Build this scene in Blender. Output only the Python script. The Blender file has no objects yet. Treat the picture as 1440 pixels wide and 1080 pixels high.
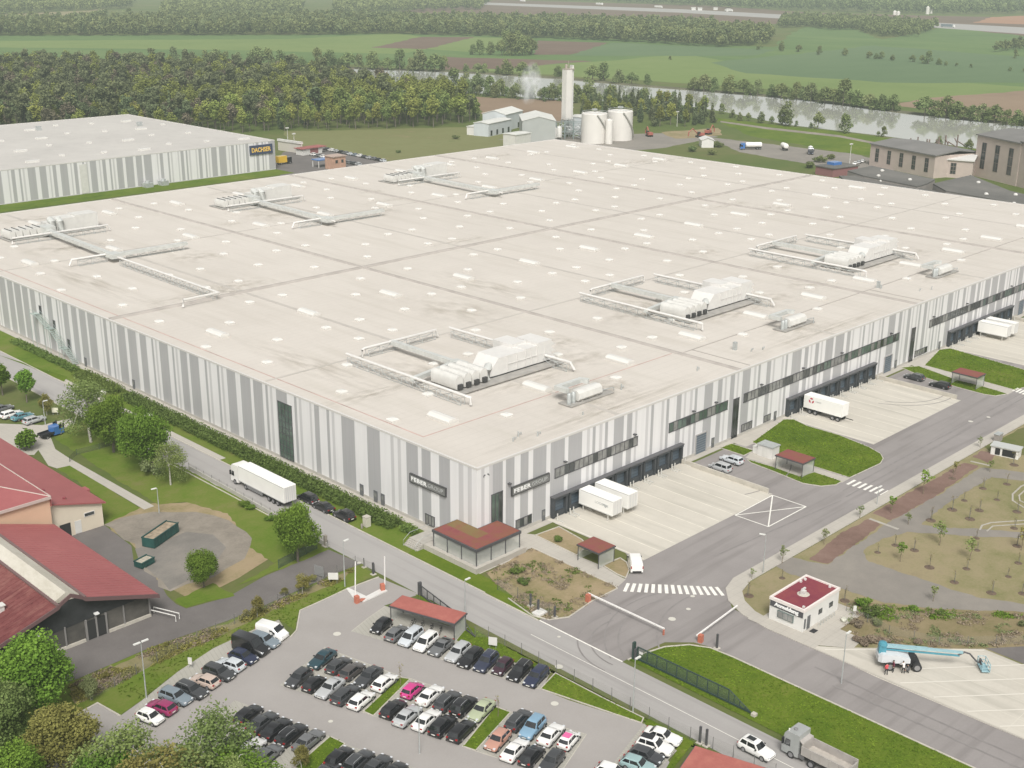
import bpy, bmesh, math, random
import numpy as np
from mathutils import Matrix, Vector
sc = bpy.context.scene
COL = sc.collection
rad = math.radians
rng = random.Random(7)
# ---------------------------------------------------------------- camera
EYE = np.array([-121.404, -127.988, 88.0])
FOC, PITCH, YAW, ROLL = 1742.9, .32973, .7818, .00744
_F = np.array([math.cos(YAW)*math.cos(PITCH), math.sin(YAW)*math.cos(PITCH), -math.sin(PITCH)])
_r = np.array([math.sin(YAW), -math.cos(YAW), 0.0]); _u = np.cross(_r, _F)
_R = math.cos(ROLL)*_r + math.sin(ROLL)*_u; _U = -math.sin(ROLL)*_r + math.cos(ROLL)*_u
cam = bpy.data.cameras.new('camera'); camo = bpy.data.objects.new('camera', cam); COL.objects.link(camo)
camo.matrix_world = Matrix(((_R[0], _U[0], -_F[0], EYE[0]), (_R[1], _U[1], -_F[1], EYE[1]), (_R[2], _U[2], -_F[2], EYE[2]), (0, 0, 0, 1)))
cam.sensor_width = 36; cam.lens = FOC/1440*36; cam.clip_start = 1; cam.clip_end = 20000
sc.camera = camo

def G(px, py, z=0.0):
    """survey helper: point of the photo -> point of the site at height z"""
    d = _F + _R*(px-720)/FOC + _U*(540-py)/FOC
    t = (z-EYE[2])/d[2]; p = EYE + t*d
    return (float(p[0]), float(p[1]))
def GP(pts, z=0.0): return [G(a, b, z) for a, b in pts]

# ---------------------------------------------------------------- materials
MATS = {}
def _mat(name):
    m = bpy.data.materials.new(name); m.use_nodes = True
    nt = m.node_tree; b = nt.nodes['Principled BSDF']; MATS[name] = m
    return m, nt, b
def plain(name, col, rough=.6, metal=0.0, spec=.5, var=.0, scale=1.0, coat=0.0, emit=None):
    if name in MATS: return MATS[name]
    m, nt, b = _mat(name)
    b.inputs['Roughness'].default_value = rough; b.inputs['Metallic'].default_value = metal
    b.inputs['Specular IOR Level'].default_value = spec; b.inputs['Coat Weight'].default_value = coat
    b.inputs['Base Color'].default_value = (*col, 1)
    if var:
        tc = nt.nodes.new('ShaderNodeTexCoord'); n = nt.nodes.new('ShaderNodeTexNoise')
        n.inputs['Scale'].default_value = scale; n.inputs['Detail'].default_value = 5
        nt.links.new(tc.outputs['Object'], n.inputs['Vector'])
        r = nt.nodes.new('ShaderNodeValToRGB'); e = r.color_ramp.elements
        e[0].position = .3; e[1].position = .7
        e[0].color = (*[c*(1-var) for c in col], 1); e[1].color = (*[min(1, c*(1+var)) for c in col], 1)
        nt.links.new(n.outputs['Fac'], r.inputs['Fac']); nt.links.new(r.outputs['Color'], b.inputs['Base Color'])
    return m
def panel_mat(name, col):
    """profiled metal cladding: fine ribs and faint vertical run-off marks"""
    m, nt, b = _mat(name); N = nt.nodes; L = nt.links; b.inputs['Roughness'].default_value = .42
    tc = N.new('ShaderNodeTexCoord'); mp = N.new('ShaderNodeMapping'); mp.inputs['Scale'].default_value = (1.1, 1.1, .07); L.new(tc.outputs['Object'], mp.inputs['Vector'])
    n = N.new('ShaderNodeTexNoise'); n.inputs['Scale'].default_value = 1; n.inputs['Detail'].default_value = 5; L.new(mp.outputs['Vector'], n.inputs['Vector'])
    r = N.new('ShaderNodeValToRGB'); e = r.color_ramp.elements; e[0].position = .3; e[1].position = .62
    e[0].color = (*[c*.945 for c in col], 1); e[1].color = (*col, 1); L.new(n.outputs['Fac'], r.inputs['Fac'])
    w1 = N.new('ShaderNodeTexWave'); w1.bands_direction = 'DIAGONAL'; w1.inputs['Scale'].default_value = 1.05
    m3 = N.new('ShaderNodeMapping'); m3.inputs['Scale'].default_value = (1, 1, 0); L.new(tc.outputs['Object'], m3.inputs['Vector']); L.new(m3.outputs['Vector'], w1.inputs['Vector'])
    bp = N.new('ShaderNodeBump'); bp.inputs['Strength'].default_value = .25; bp.inputs['Distance'].default_value = .05; L.new(w1.outputs['Fac'], bp.inputs['Height']); L.new(bp.outputs['Normal'], b.inputs['Normal'])
    L.new(r.outputs['Color'], b.inputs['Base Color']); return m
def ground_mat(name, cols, big=.02, mid=.15, fine=1.5, rough=.9, bump=.0, w=(.5, .3, .2), stretch=(1, 1), lo=.32, hi=.68, streak=None, cracks=None):
    """three octaves of world-scale noise through a colour ramp"""
    m, nt, b = _mat(name); N = nt.nodes; L = nt.links
    b.inputs['Roughness'].default_value = rough; b.inputs['Specular IOR Level'].default_value = .25
    tc = N.new('ShaderNodeTexCoord'); mp = N.new('ShaderNodeMapping'); mp.inputs['Scale'].default_value = (*stretch, 1)
    L.new(tc.outputs['Object'], mp.inputs['Vector'])
    acc = None
    for i, (s, wt) in enumerate(zip((big, mid, fine), w)):
        n = N.new('ShaderNodeTexNoise'); n.inputs['Scale'].default_value = s; n.inputs['Detail'].default_value = 6
        n.inputs['Roughness'].default_value = .6
        L.new(mp.outputs['Vector'] if i < 2 else tc.outputs['Object'], n.inputs['Vector'])
        a = N.new('ShaderNodeMath'); a.operation = 'MULTIPLY_ADD'; a.inputs[1].default_value = wt
        L.new(n.outputs['Fac'], a.inputs[0])
        if acc is None: a.inputs[2].default_value = 0
        else: L.new(acc, a.inputs[2])
        acc = a.outputs[0]
    r = N.new('ShaderNodeValToRGB'); e = r.color_ramp.elements
    while len(e) < len(cols): e.new(.5)
    for i, c in enumerate(cols):
        e[i].position = lo + (hi-lo)*i/max(1, len(cols)-1); e[i].color = (*c, 1)
    L.new(acc, r.inputs['Fac']); out = r.outputs['Color']
    if streak:   # long soft wear marks along one direction
        col, amt, sx, sy, ang = streak
        m2 = N.new('ShaderNodeMapping'); m2.inputs['Scale'].default_value = (sx, sy, 1); m2.inputs['Rotation'].default_value = (0, 0, ang)
        L.new(tc.outputs['Object'], m2.inputs['Vector'])
        n = N.new('ShaderNodeTexNoise'); n.inputs['Scale'].default_value = 1; n.inputs['Detail'].default_value = 4
        L.new(m2.outputs['Vector'], n.inputs['Vector'])
        rr = N.new('ShaderNodeValToRGB'); rr.color_ramp.elements[0].position = .5; rr.color_ramp.elements[1].position = .72
        rr.color_ramp.elements[0].color = (0, 0, 0, 1); rr.color_ramp.elements[1].color = (amt, amt, amt, 1)
        L.new(n.outputs['Fac'], rr.inputs['Fac'])
        mx = N.new('ShaderNodeMix'); mx.data_type = 'RGBA'; L.new(rr.outputs['Color'], mx.inputs['Factor'])
        L.new(out, mx.inputs['A']); mx.inputs['B'].default_value = (*col, 1); out = mx.outputs['Result']
    if cracks:   # joints: (colour, module x, module y, width, rotation, amount)
        col, cx_, cy_, wd, ang, amt = cracks
        m2 = N.new('ShaderNodeMapping'); m2.inputs['Rotation'].default_value = (0, 0, ang)
        L.new(tc.outputs['Object'], m2.inputs['Vector'])
        bk = N.new('ShaderNodeTexBrick'); bk.offset = 0; bk.inputs['Scale'].default_value = 1
        bk.inputs['Brick Width'].default_value = cx_; bk.inputs['Row Height'].default_value = cy_
        bk.inputs['Mortar Size'].default_value = wd; bk.inputs['Mortar Smooth'].default_value = .3
        L.new(m2.outputs['Vector'], bk.inputs['Vector'])
        ml = N.new('ShaderNodeMath'); ml.operation = 'MULTIPLY'; ml.inputs[1].default_value = amt
        L.new(bk.outputs['Fac'], ml.inputs[0])
        mx = N.new('ShaderNodeMix'); mx.data_type = 'RGBA'; L.new(ml.outputs[0], mx.inputs['Factor'])
        L.new(out, mx.inputs['A']); mx.inputs['B'].default_value = (*col, 1); out = mx.outputs['Result']
    L.new(out, b.inputs['Base Color'])
    if bump:
        bp = N.new('ShaderNodeBump'); bp.inputs['Strength'].default_value = bump; bp.inputs['Distance'].default_value = .3
        L.new(acc, bp.inputs['Height']); L.new(bp.outputs['Normal'], b.inputs['Normal'])
    return m
def leaf_mat(name, dark, light, trans=.25, hue=.012):
    """foliage: colour from a per-clump attribute and the tree's own random number"""
    m, nt, b = _mat(name); N = nt.nodes; L = nt.links
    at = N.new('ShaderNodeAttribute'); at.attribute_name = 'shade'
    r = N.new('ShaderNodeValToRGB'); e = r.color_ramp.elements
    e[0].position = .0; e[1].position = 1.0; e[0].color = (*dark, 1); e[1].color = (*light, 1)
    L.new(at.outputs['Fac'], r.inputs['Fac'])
    oi = N.new('ShaderNodeObjectInfo'); hs = N.new('ShaderNodeHueSaturation')
    a = N.new('ShaderNodeMapRange'); a.inputs['To Min'].default_value = .5-hue; a.inputs['To Max'].default_value = .5+hue
    L.new(oi.outputs['Random'], a.inputs['Value']); L.new(a.outputs['Result'], hs.inputs['Hue'])
    a2 = N.new('ShaderNodeMapRange'); a2.inputs['To Min'].default_value = .82; a2.inputs['To Max'].default_value = 1.2
    mu = N.new('ShaderNodeMath'); mu.operation = 'FRACT'; m7 = N.new('ShaderNodeMath'); m7.operation = 'MULTIPLY'; m7.inputs[1].default_value = 7.3
    L.new(oi.outputs['Random'], m7.inputs[0]); L.new(m7.outputs[0], mu.inputs[0]); L.new(mu.outputs[0], a2.inputs['Value'])
    L.new(a2.outputs['Result'], hs.inputs['Value']); L.new(r.outputs['Color'], hs.inputs['Color'])
    L.new(hs.outputs['Color'], b.inputs['Base Color'])
    b.inputs['Roughness'].default_value = .7; b.inputs['Specular IOR Level'].default_value = .2
    tr = N.new('ShaderNodeBsdfTranslucent'); L.new(hs.outputs['Color'], tr.inputs['Color'])
    mx = N.new('ShaderNodeMixShader'); mx.inputs['Fac'].default_value = trans
    L.new(b.outputs['BSDF'], mx.inputs[1]); L.new(tr.outputs['BSDF'], mx.inputs[2])
    L.new(mx.outputs['Shader'], N['Material Output'].inputs['Surface'])
    return m

# ---------------------------------------------------------------- mesh builder
class MB:
    def __init__(self): self.v = []; self.f = []; self.m = []
    def add(self, vs, fs, mi=0):
        o = len(self.v); self.v += [tuple(p) for p in vs]
        self.f += [tuple(i+o for i in f) for f in fs]; self.m += [mi]*len(fs)
        return self
    def box(self, x0, x1, y0, y1, z0, z1, mi=0, top=True, rz=0, c=(0, 0)):
        vs = [(x0, y0, z0), (x1, y0, z0), (x1, y1, z0), (x0, y1, z0), (x0, y0, z1), (x1, y0, z1), (x1, y1, z1), (x0, y1, z1)]
        if rz:
            cs, sn = math.cos(rz), math.sin(rz)
            vs = [(c[0]+(x-c[0])*cs-(y-c[1])*sn, c[1]+(x-c[0])*sn+(y-c[1])*cs, z) for x, y, z in vs]
        return self.add(vs, [(0, 3, 2, 1), (4, 5, 6, 7), (0, 1, 5, 4), (1, 2, 6, 5), (2, 3, 7, 6), (3, 0, 4, 7)], mi)
    def prism(self, poly, z0, z1, mi=0, mit=None):
        n = len(poly); a = sum(poly[i][0]*poly[(i+1) % n][1]-poly[(i+1) % n][0]*poly[i][1] for i in range(n))
        if a < 0: poly = poly[::-1]
        vs = [(x, y, z0) for x, y in poly]+[(x, y, z1) for x, y in poly]
        self.add(vs, [tuple(range(n, 2*n))], mi if mit is None else mit)
        o = len(self.v)-2*n
        for i in range(n):
            j = (i+1) % n; self.f.append((o+i, o+j, o+n+j, o+n+i)); self.m.append(mi)
        self.f.append(tuple(o+i for i in reversed(range(n)))); self.m.append(mi)
        return self
    def sheet(self, poly, z, mi=0):
        n = len(poly); a = sum(poly[i][0]*poly[(i+1) % n][1]-poly[(i+1) % n][0]*poly[i][1] for i in range(n))
        if a < 0: poly = poly[::-1]
        return self.add([(x, y, z) for x, y in poly], [tuple(range(n))], mi)
    def tube(self, pts, r, n=8, mi=0, caps=True):
        pts = [Vector(p) for p in pts]; rs = r if isinstance(r, (list, tuple)) else [r]*len(pts)
        o = len(self.v); up0 = None
        for i, p in enumerate(pts):
            t = (pts[min(i+1, len(pts)-1)]-pts[max(i-1, 0)]).normalized()
            a = Vector((0, 0, 1)) if abs(t.z) < .95 else Vector((1, 0, 0))
            s = t.cross(a).normalized(); u = s.cross(t)
            for k in range(n):
                q = 2*math.pi*k/n; w = p+(s*math.cos(q)+u*math.sin(q))*rs[i]; self.v.append(tuple(w))
        for i in range(len(pts)-1):
            for k in range(n):
                a = o+i*n+k; b = o+i*n+(k+1) % n; self.f.append((a, b, b+n, a+n)); self.m.append(mi)
        if caps:
            self.f.append(tuple(o+k for k in reversed(range(n)))); self.m.append(mi)
            e = o+(len(pts)-1)*n; self.f.append(tuple(e+k for k in range(n))); self.m.append(mi)
        return self
    def lathe(self, prof, c=(0, 0, 0), n=16, mi=0):
        o = len(self.v)
        for r, z in prof:
            for k in range(n):
                q = 2*math.pi*k/n; self.v.append((c[0]+r*math.cos(q), c[1]+r*math.sin(q), c[2]+z))
        for i in range(len(prof)-1):
            for k in range(n):
                a = o+i*n+k; b = o+i*n+(k+1) % n; self.f.append((a, b, b+n, a+n)); self.m.append(mi)
        self.f.append(tuple(o+k for k in reversed(range(n)))); self.m.append(mi)
        e = o+(len(prof)-1)*n; self.f.append(tuple(e+k for k in range(n))); self.m.append(mi)
        return self
    def loft(self, rings, mi=0, caps=True):
        n = len(rings[0]); o = len(self.v)
        for r in rings: self.v += [tuple(p) for p in r]
        for i in range(len(rings)-1):
            for k in range(n):
                a = o+i*n+k; b = o+i*n+(k+1) % n; self.f.append((a, b, b+n, a+n)); self.m.append(mi)
        if caps:
            self.f.append(tuple(o+k for k in reversed(range(n)))); self.m.append(mi)
            e = o+(len(rings)-1)*n; self.f.append(tuple(e+k for k in range(n))); self.m.append(mi)
        return self
    def mesh(self, name, mats, smooth=None):
        me = bpy.data.meshes.new(name); me.from_pydata(self.v, [], self.f)
        for m in (mats if isinstance(mats, (list, tuple)) else [mats]): me.materials.append(m)
        if any(self.m): me.polygons.foreach_set('material_index', self.m)
        if smooth is not None:
            me.polygons.foreach_set('use_smooth', [True]*len(me.polygons)); me.set_sharp_from_angle(angle=rad(smooth))
        bm = bmesh.new(); bm.from_mesh(me); bmesh.ops.recalc_face_normals(bm, faces=bm.faces); bm.to_mesh(me); bm.free()
        me.update(); return me
    def build(self, name, mats, parent=None, smooth=None, loc=None):
        return link(name, self.mesh(name, mats, smooth), parent, loc)
def link(name, me, parent=None, loc=None, mat=None):
    o = bpy.data.objects.new(name, me); COL.objects.link(o)
    if parent is not None: o.parent = parent
    if loc is not None: o.location = loc
    if mat is not None: o.material_slots[0].link = 'OBJECT'; o.material_slots[0].material = mat
    return o
def tag(o, label=None, cat=None, group=None, kind=None):
    if label: o['label'] = label
    if cat: o['category'] = cat
    if group: o['group'] = group
    if kind: o['kind'] = kind
    return o
def thing(name, label, cat, loc=(0, 0, 0), rz=0, group=None):
    o = bpy.data.objects.new(name, None); COL.objects.link(o); o.empty_display_size = .5
    o.location = loc; o.rotation_euler = (0, 0, rz); return tag(o, label, cat, group)
def dup(o, parent=None, loc=None, rz=None, scale=None, label=None, group=None):
    c = o.copy(); COL.objects.link(c); c.parent = parent
    if loc is not None: c.location = loc
    if rz is not None: c.rotation_euler = (0, 0, rz)
    if scale is not None: c.scale = scale
    if label: c['label'] = label
    if group: c['group'] = group
    for ch in list(o.children): dup(ch, c)
    return c
ORD = ['', 'second', 'third', 'fourth', 'fifth', 'sixth', 'seventh', 'eighth', 'ninth', 'tenth', 'eleventh', 'twelfth', 'thirteenth', 'fourteenth']
def rank(i, n, a='left', b='right'):
    if i == 0: return a+'most'
    if i == n-1: return b+'most'
    return ORD[i]+' from the '+a
def struct(name, mb, mats, label=None):
    o = mb.build(name, mats); tag(o, label, None, None, 'structure'); return o
def text_mesh(txt, size, mat, extrude=.02, bold=0.0, space=1.0):
    cu = bpy.data.curves.new('lettering', 'FONT'); cu.body = txt; cu.size = size; cu.extrude = extrude; cu.offset = bold; cu.space_character = space
    cu.resolution_u = 3
    o = bpy.data.objects.new('lettering', cu); COL.objects.link(o)
    me = bpy.data.meshes.new_from_object(o.evaluated_get(bpy.context.evaluated_depsgraph_get()))
    bpy.data.objects.remove(o); me.materials.clear(); me.materials.append(mat); me.name = 'lettering'
    return me
def fit_text(name, txt, width, height, mat, parent, loc, rot, **k):
    me = text_mesh(txt, 1.0, mat, **k); co = np.array([v.co[:] for v in me.vertices])
    w = np.ptp(co[:, 0]); h = np.ptp(co[:, 1]); o = link(name, me, parent)
    for v in me.vertices: v.co = ((v.co.x-co[:, 0].min())*width/w, (v.co.y-co[:, 1].min())*height/h, v.co.z)
    o.location = loc; o.rotation_euler = rot; return o
def pip(p, poly):
    x, y = p; c = False; n = len(poly)
    for i in range(n):
        (x1, y1), (x2, y2) = poly[i], poly[i-1]
        if (y1 > y) != (y2 > y) and x < (x2-x1)*(y-y1)/(y2-y1)+x1: c = not c
    return c
# ---------------------------------------------------------------- light
SUN_EL, SUN_AZ = rad(49), rad(226)          # direction the light comes from
w = bpy.data.worlds.new('World'); sc.world = w; w.use_nodes = True
nt = w.node_tree; bg = nt.nodes['Background']
sky = nt.nodes.new('ShaderNodeTexSky'); sky.sky_type = 'NISHITA'; sky.sun_disc = False
sky.sun_elevation = SUN_EL; sky.sun_rotation = rad(90)-SUN_AZ; sky.air_density = 1.0; sky.dust_density = 4.0; sky.ozone_density = 1.0
hs = nt.nodes.new('ShaderNodeHueSaturation'); hs.inputs['Saturation'].default_value = .12
nt.links.new(sky.outputs['Color'], hs.inputs['Color'])
wm = nt.nodes.new('ShaderNodeMix'); wm.data_type = 'RGBA'; wm.blend_type = 'MULTIPLY'; wm.inputs['Factor'].default_value = 1
wm.inputs['B'].default_value = (1.0, .985, .965, 1)          # warm overcast
nt.links.new(hs.outputs['Color'], wm.inputs['A']); nt.links.new(wm.outputs['Result'], bg.inputs['Color'])
bg.inputs['Strength'].default_value = .15
sl = bpy.data.lights.new('sun', 'SUN'); sl.energy = 2.7; sl.angle = rad(19); sl.color = (1, .975, .94)
so = bpy.data.objects.new('sun', sl); COL.objects.link(so)
so.rotation_euler = Vector((-math.cos(SUN_EL)*math.cos(SUN_AZ), -math.cos(SUN_EL)*math.sin(SUN_AZ), -math.sin(SUN_EL))).to_track_quat('-Z', 'Y').to_euler()
sc.view_settings.view_transform = 'Standard'; sc.view_settings.look = 'None'; sc.view_settings.exposure = 0; sc.view_settings.gamma = 1
cy = sc.cycles
cy.max_bounces = 5; cy.diffuse_bounces = 3; cy.glossy_bounces = 2; cy.transmission_bounces = 3; cy.transparent_max_bounces = 8; cy.volume_bounces = 0
cy.use_denoising = True
try: cy.denoiser = 'OPENIMAGEDENOISE'
except Exception: pass

# ---------------------------------------------------------------- colours of the site
M = dict(
 meadow=ground_mat('meadow', [(.085, .105, .03), (.085, .12, .026), (.12, .13, .042), (.15, .135, .065)], big=.012, mid=.08, fine=.9, bump=.3),
 lawn=ground_mat('lawn', [(.045, .085, .003), (.078, .128, .006), (.112, .155, .012), (.18, .18, .045)], big=.06, mid=.4, fine=2.2, bump=.5, lo=.33, hi=.68),
 verge=ground_mat('verge', [(.062, .110, .008), (.10, .155, .014), (.135, .165, .03), (.19, .16, .07)], big=.06, mid=.35, fine=2.2, bump=.4),
 scrub=ground_mat('scrub', [(.115, .12, .04), (.20, .165, .085), (.25, .20, .115), (.185, .15, .085)], big=.07, mid=.4, fine=3, bump=.5),
 tan=ground_mat('tan', [(.115, .135, .04), (.205, .19, .09), (.275, .23, .135), (.20, .165, .10)], big=.05, mid=.3, fine=2.5, bump=.3),
 soil=ground_mat('soil', [(.12, .135, .04), (.235, .195, .10), (.315, .245, .15), (.28, .21, .13)], big=.09, mid=.4, fine=2, bump=.3),
 mulch=ground_mat('mulch', [(.125, .08, .062), (.19, .122, .098), (.235, .16, .13)], big=.1, mid=.6, fine=3, bump=.5),
 gravel=ground_mat('gravel', [(.19, .175, .155), (.23, .21, .185), (.28, .255, .22)], big=.06, mid=.4, fine=4, bump=.2),
 pale_gravel=ground_mat('pale_gravel', [(.14, .125, .105), (.24, .212, .175), (.33, .295, .25)], big=.1, mid=.35, fine=2.5, bump=.2),
 road=ground_mat('road', [(.315, .30, .285), (.345, .33, .315), (.375, .358, .34)], big=.03, mid=.2, fine=3, streak=((.27, .255, .245), .6, .9, .02, 0)),
 yard_asphalt=ground_mat('yard_asphalt', [(.225, .207, .197), (.265, .245, .235), (.305, .282, .27)], big=.04, mid=.2, fine=4, streak=((.17, .155, .148), .65, .03, .5, 0)),
 lot_asphalt=ground_mat('lot_asphalt', [(.29, .27, .253), (.325, .304, .286), (.355, .333, .315)], big=.05, mid=.25, fine=4),
 dark_asphalt=ground_mat('dark_asphalt', [(.115, .105, .10), (.15, .137, .13), (.19, .175, .165)], big=.06, mid=.3, fine=4),
 concrete=ground_mat('concrete', [(.46, .43, .37), (.515, .483, .42), (.555, .522, .455)], big=.05, mid=.25, fine=2, streak=((.37, .35, .30), .55, .5, .05, 0), cracks=((.58, .55, .47), 3.95, 40, .07, 0, .55)),
 bay=ground_mat('bay', [(.335, .322, .282), (.385, .37, .325), (.43, .413, .365)], big=.1, mid=.5, fine=5, cracks=((.17, .16, .135), .6, .3, .04, rad(16), .35)),
 paving=ground_mat('paving', [(.38, .355, .315), (.43, .402, .355), (.475, .445, .39)], big=.08, mid=.4, fine=4, cracks=((.28, .26, .23), 1.2, 1.2, .03, 0, .4)),
 kerb=plain('kerb', (.46, .43, .37), .9, var=.1, scale=.8),
 paint=plain('road_paint', (.74, .72, .66), .8, var=.08, scale=2),
 field=ground_mat('field', [(.070, .125, .036), (.10, .162, .048), (.14, .195, .065)], big=.005, mid=.02, fine=.12, w=(.45, .35, .2), stretch=(1, .35)),
 field2=ground_mat('field2', [(.078, .13, .055), (.098, .152, .068), (.118, .17, .078)], big=.004, mid=.03, fine=.15, stretch=(.35, 1)),
 field3=ground_mat('field3', [(.12, .175, .048), (.15, .205, .06), (.175, .22, .075)], big=.006, mid=.03, fine=.15),
 plough=ground_mat('plough', [(.115, .075, .055), (.145, .098, .072), (.17, .12, .09)], big=.01, mid=.06, fine=.5),
 plough2=ground_mat('plough2', [(.20, .14, .095), (.24, .17, .115), (.26, .19, .13)], big=.01, mid=.06, fine=.5),
 red_earth=ground_mat('red_earth', [(.28, .145, .09), (.34, .18, .11), (.3, .19, .13)], big=.02, mid=.1, fine=.6),
)
# water
m, nt_, b = _mat('water'); M['water'] = m
b.inputs['Base Color'].default_value = (.42, .42, .375, 1); b.inputs['Roughness'].default_value = .05; b.inputs['IOR'].default_value = 1.9
b.inputs['Specular IOR Level'].default_value = 1.0
tc = nt_.nodes.new('ShaderNodeTexCoord'); n = nt_.nodes.new('ShaderNodeTexNoise'); n.inputs['Scale'].default_value = .25; n.inputs['Detail'].default_value = 4
nt_.links.new(tc.outputs['Object'], n.inputs['Vector']); bp = nt_.nodes.new('ShaderNodeBump'); bp.inputs['Strength'].default_value = .05; bp.inputs['Distance'].default_value = .2
nt_.links.new(n.outputs['Fac'], bp.inputs['Height']); nt_.links.new(bp.outputs['Normal'], b.inputs['Normal'])

LAYER = [0]
def ragged(poly, amt, seed):
    """break straight survey edges into the uneven outline of worn ground"""
    r = random.Random(seed); out = []
    for i in range(len(poly)):
        a, b = Vector(poly[i]), Vector(poly[(i+1) % len(poly)]); L_ = (b-a).length; n_ = max(1, min(40, int(L_/(amt*2.2)))); d = (b-a)/max(L_, 1e-6); nn = Vector((-d.y, d.x)); w_ = 0
        for k in range(n_):
            w_ = w_*.55+r.uniform(-1, 1)*amt*.6; q = a+(b-a)*(k/n_)+nn*(w_ if k else 0); out.append((q.x, q.y))
    return out
RAG = dict(gravel_circle=1.1, dirt_ring=1.5, wet_gravel=1.5, corner_plot=.15, rough_grass=3, red_ground=2, scrub_strip=.6, dry_bank=.5, gravel_path=.3, left_lawn=.35, mulch_bed=.3, bank_grass=2, plant_yard=1, red_field=3, field=6, pale_field=4, blue_green_field=8, ploughed_field=4, stubble_field=4, motorway_land=8, earthworks=8, sand_field=8, lot_verge=.2, fence_verge=.2, far_meadow=1)
def sheet(name, polys, mat, z, label=None):
    mb = MB()
    if name in RAG: polys = [ragged(p, RAG[name], i) for i, p in enumerate(polys if isinstance(polys[0][0], (list, tuple)) else [polys])]
    for p in (polys if isinstance(polys[0][0], (list, tuple)) else [polys]): LAYER[0] += 1; mb.sheet(p, z+LAYER[0]*.00025)
    return struct(name, mb, mat, label)
def R4(x0, x1, y0, y1): return [(x0, y0), (x1, y0), (x1, y1), (x0, y1)]

sheet('ground', R4(-1500, 9000, -1500, 9000), M['meadow'], 0, 'meadow and open ground around the warehouses')
# far fields, ploughed land and the river
sheet('field', GP([(-60, 50), (400, 49), (560, 47), (690, 50), (780, 52), (900, 56), (1010, 63), (1090, 66), (1130, 38), (1200, 40), (1240, 55), (1330, 38), (1500, 45), (1500, 150), (1267, 143), (1117, 128), (960, 116), (890, 110), (790, 104), (620, 96), (480, 90), (200, 84), (-60, 80)]), M['field'], .004, 'green farmland beyond the river')
sheet('pale_field', [GP([(-60, 58), (400, 55), (560, 47), (593, 52), (523, 67), (600, 69), (560, 76), (300, 70), (-60, 66)]),
                     GP([(600, 69), (667, 52), (740, 54), (690, 75)]), GP([(620, 96), (713, 95), (833, 87), (960, 76), (1100, 100), (1440, 122), (1500, 126), (1500, 132), (1265, 143), (1117, 128), (960, 117), (790, 106)])], M['field3'], .012, 'pale green crop strips')
sheet('blue_green_field', [GP([(860, 60), (1090, 70), (1060, 78), (800, 78)]), GP([(1000, 88), (1230, 64), (1500, 84), (1500, 116), (1240, 116), (1050, 103)])], M['field2'], .016, 'blue green crop fields')
sheet('ploughed_field', [GP([(523, 67), (593, 52), (667, 52), (600, 69)]), GP([(752, 77), (756, 57), (857, 60), (800, 77)]), GP([(617, 80), (833, 86), (760, 92), (713, 97), (627, 98)])], M['plough'], .02, 'brown ploughed strips among the fields')
sheet('stubble_field', GP([(1255, 148), (1300, 138), (1500, 124), (1500, 170), (1400, 165)]), M['plough2'], .02, 'tan stubble field beyond the river')
sheet('red_field', GP([(655, 136), (790, 141), (800, 172), (690, 170)]), M['plough2'], .008, 'reddish bare field behind the plant')
sheet('motorway_land', [GP([(560, 16), (700, 0), (1000, 8), (1140, 18), (1100, 34), (960, 30), (700, 26)]), GP([(1140, 18), (1300, 22), (1500, 26), (1500, 58), (1330, 38), (1200, 34)])], M['plough'], .022, 'brown land beside the motorway')
sheet('motorway', GP([(640, 2), (960, 13), (1300, 31), (1500, 42), (1500, 52), (1300, 38), (960, 18), (640, 5)]), M['road'], .03, 'motorway crossing the far fields')
sheet('earthworks', [GP([(1370, 32), (1395, 24), (1450, 22), (1500, 30), (1500, 36)])], M['red_earth'], .026, 'orange bare earth beside the motorway')
sheet('sand_field', GP([(-60, 22), (120, 15), (150, 12), (80, 26), (-60, 30)]), M['tan'], .02, 'sandy strip in front of the far wood')
river = [(120, 85), (200, 86), (480, 96), (627, 101), (790, 111), (893, 121), (960, 126), (1117, 139), (1267, 159), (1390, 172), (1500, 184), (1500, 226), (1350, 206), (1240, 191), (1103, 175), (1017, 157), (940, 145), (780, 140), (633, 128), (480, 110), (300, 99), (120, 93)]
sheet('river', GP(river), M['water'], .03, 'river reflecting the pale sky')
bk = MB()
for a, b_ in zip(river[:10], river[1:11]):
    p, q = G(*a), G(*b_); d = Vector((q[0]-p[0], q[1]-p[1])); nrm = Vector((-d.y, d.x)).normalized()*4
    if nrm.x < 0 and False: nrm = -nrm
    bk.add([(p[0]-nrm.x*.2, p[1]-nrm.y*.2, .03), (q[0]-nrm.x*.2, q[1]-nrm.y*.2, .03), (q[0]+nrm.x, q[1]+nrm.y, 1.0), (p[0]+nrm.x, p[1]+nrm.y, 1.0)], [(0, 1, 2, 3)])
struct('river_bank', bk, plain('bank_earth', (.10, .095, .055), .95, var=.3, scale=.1), 'dark far bank of the river')

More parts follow.
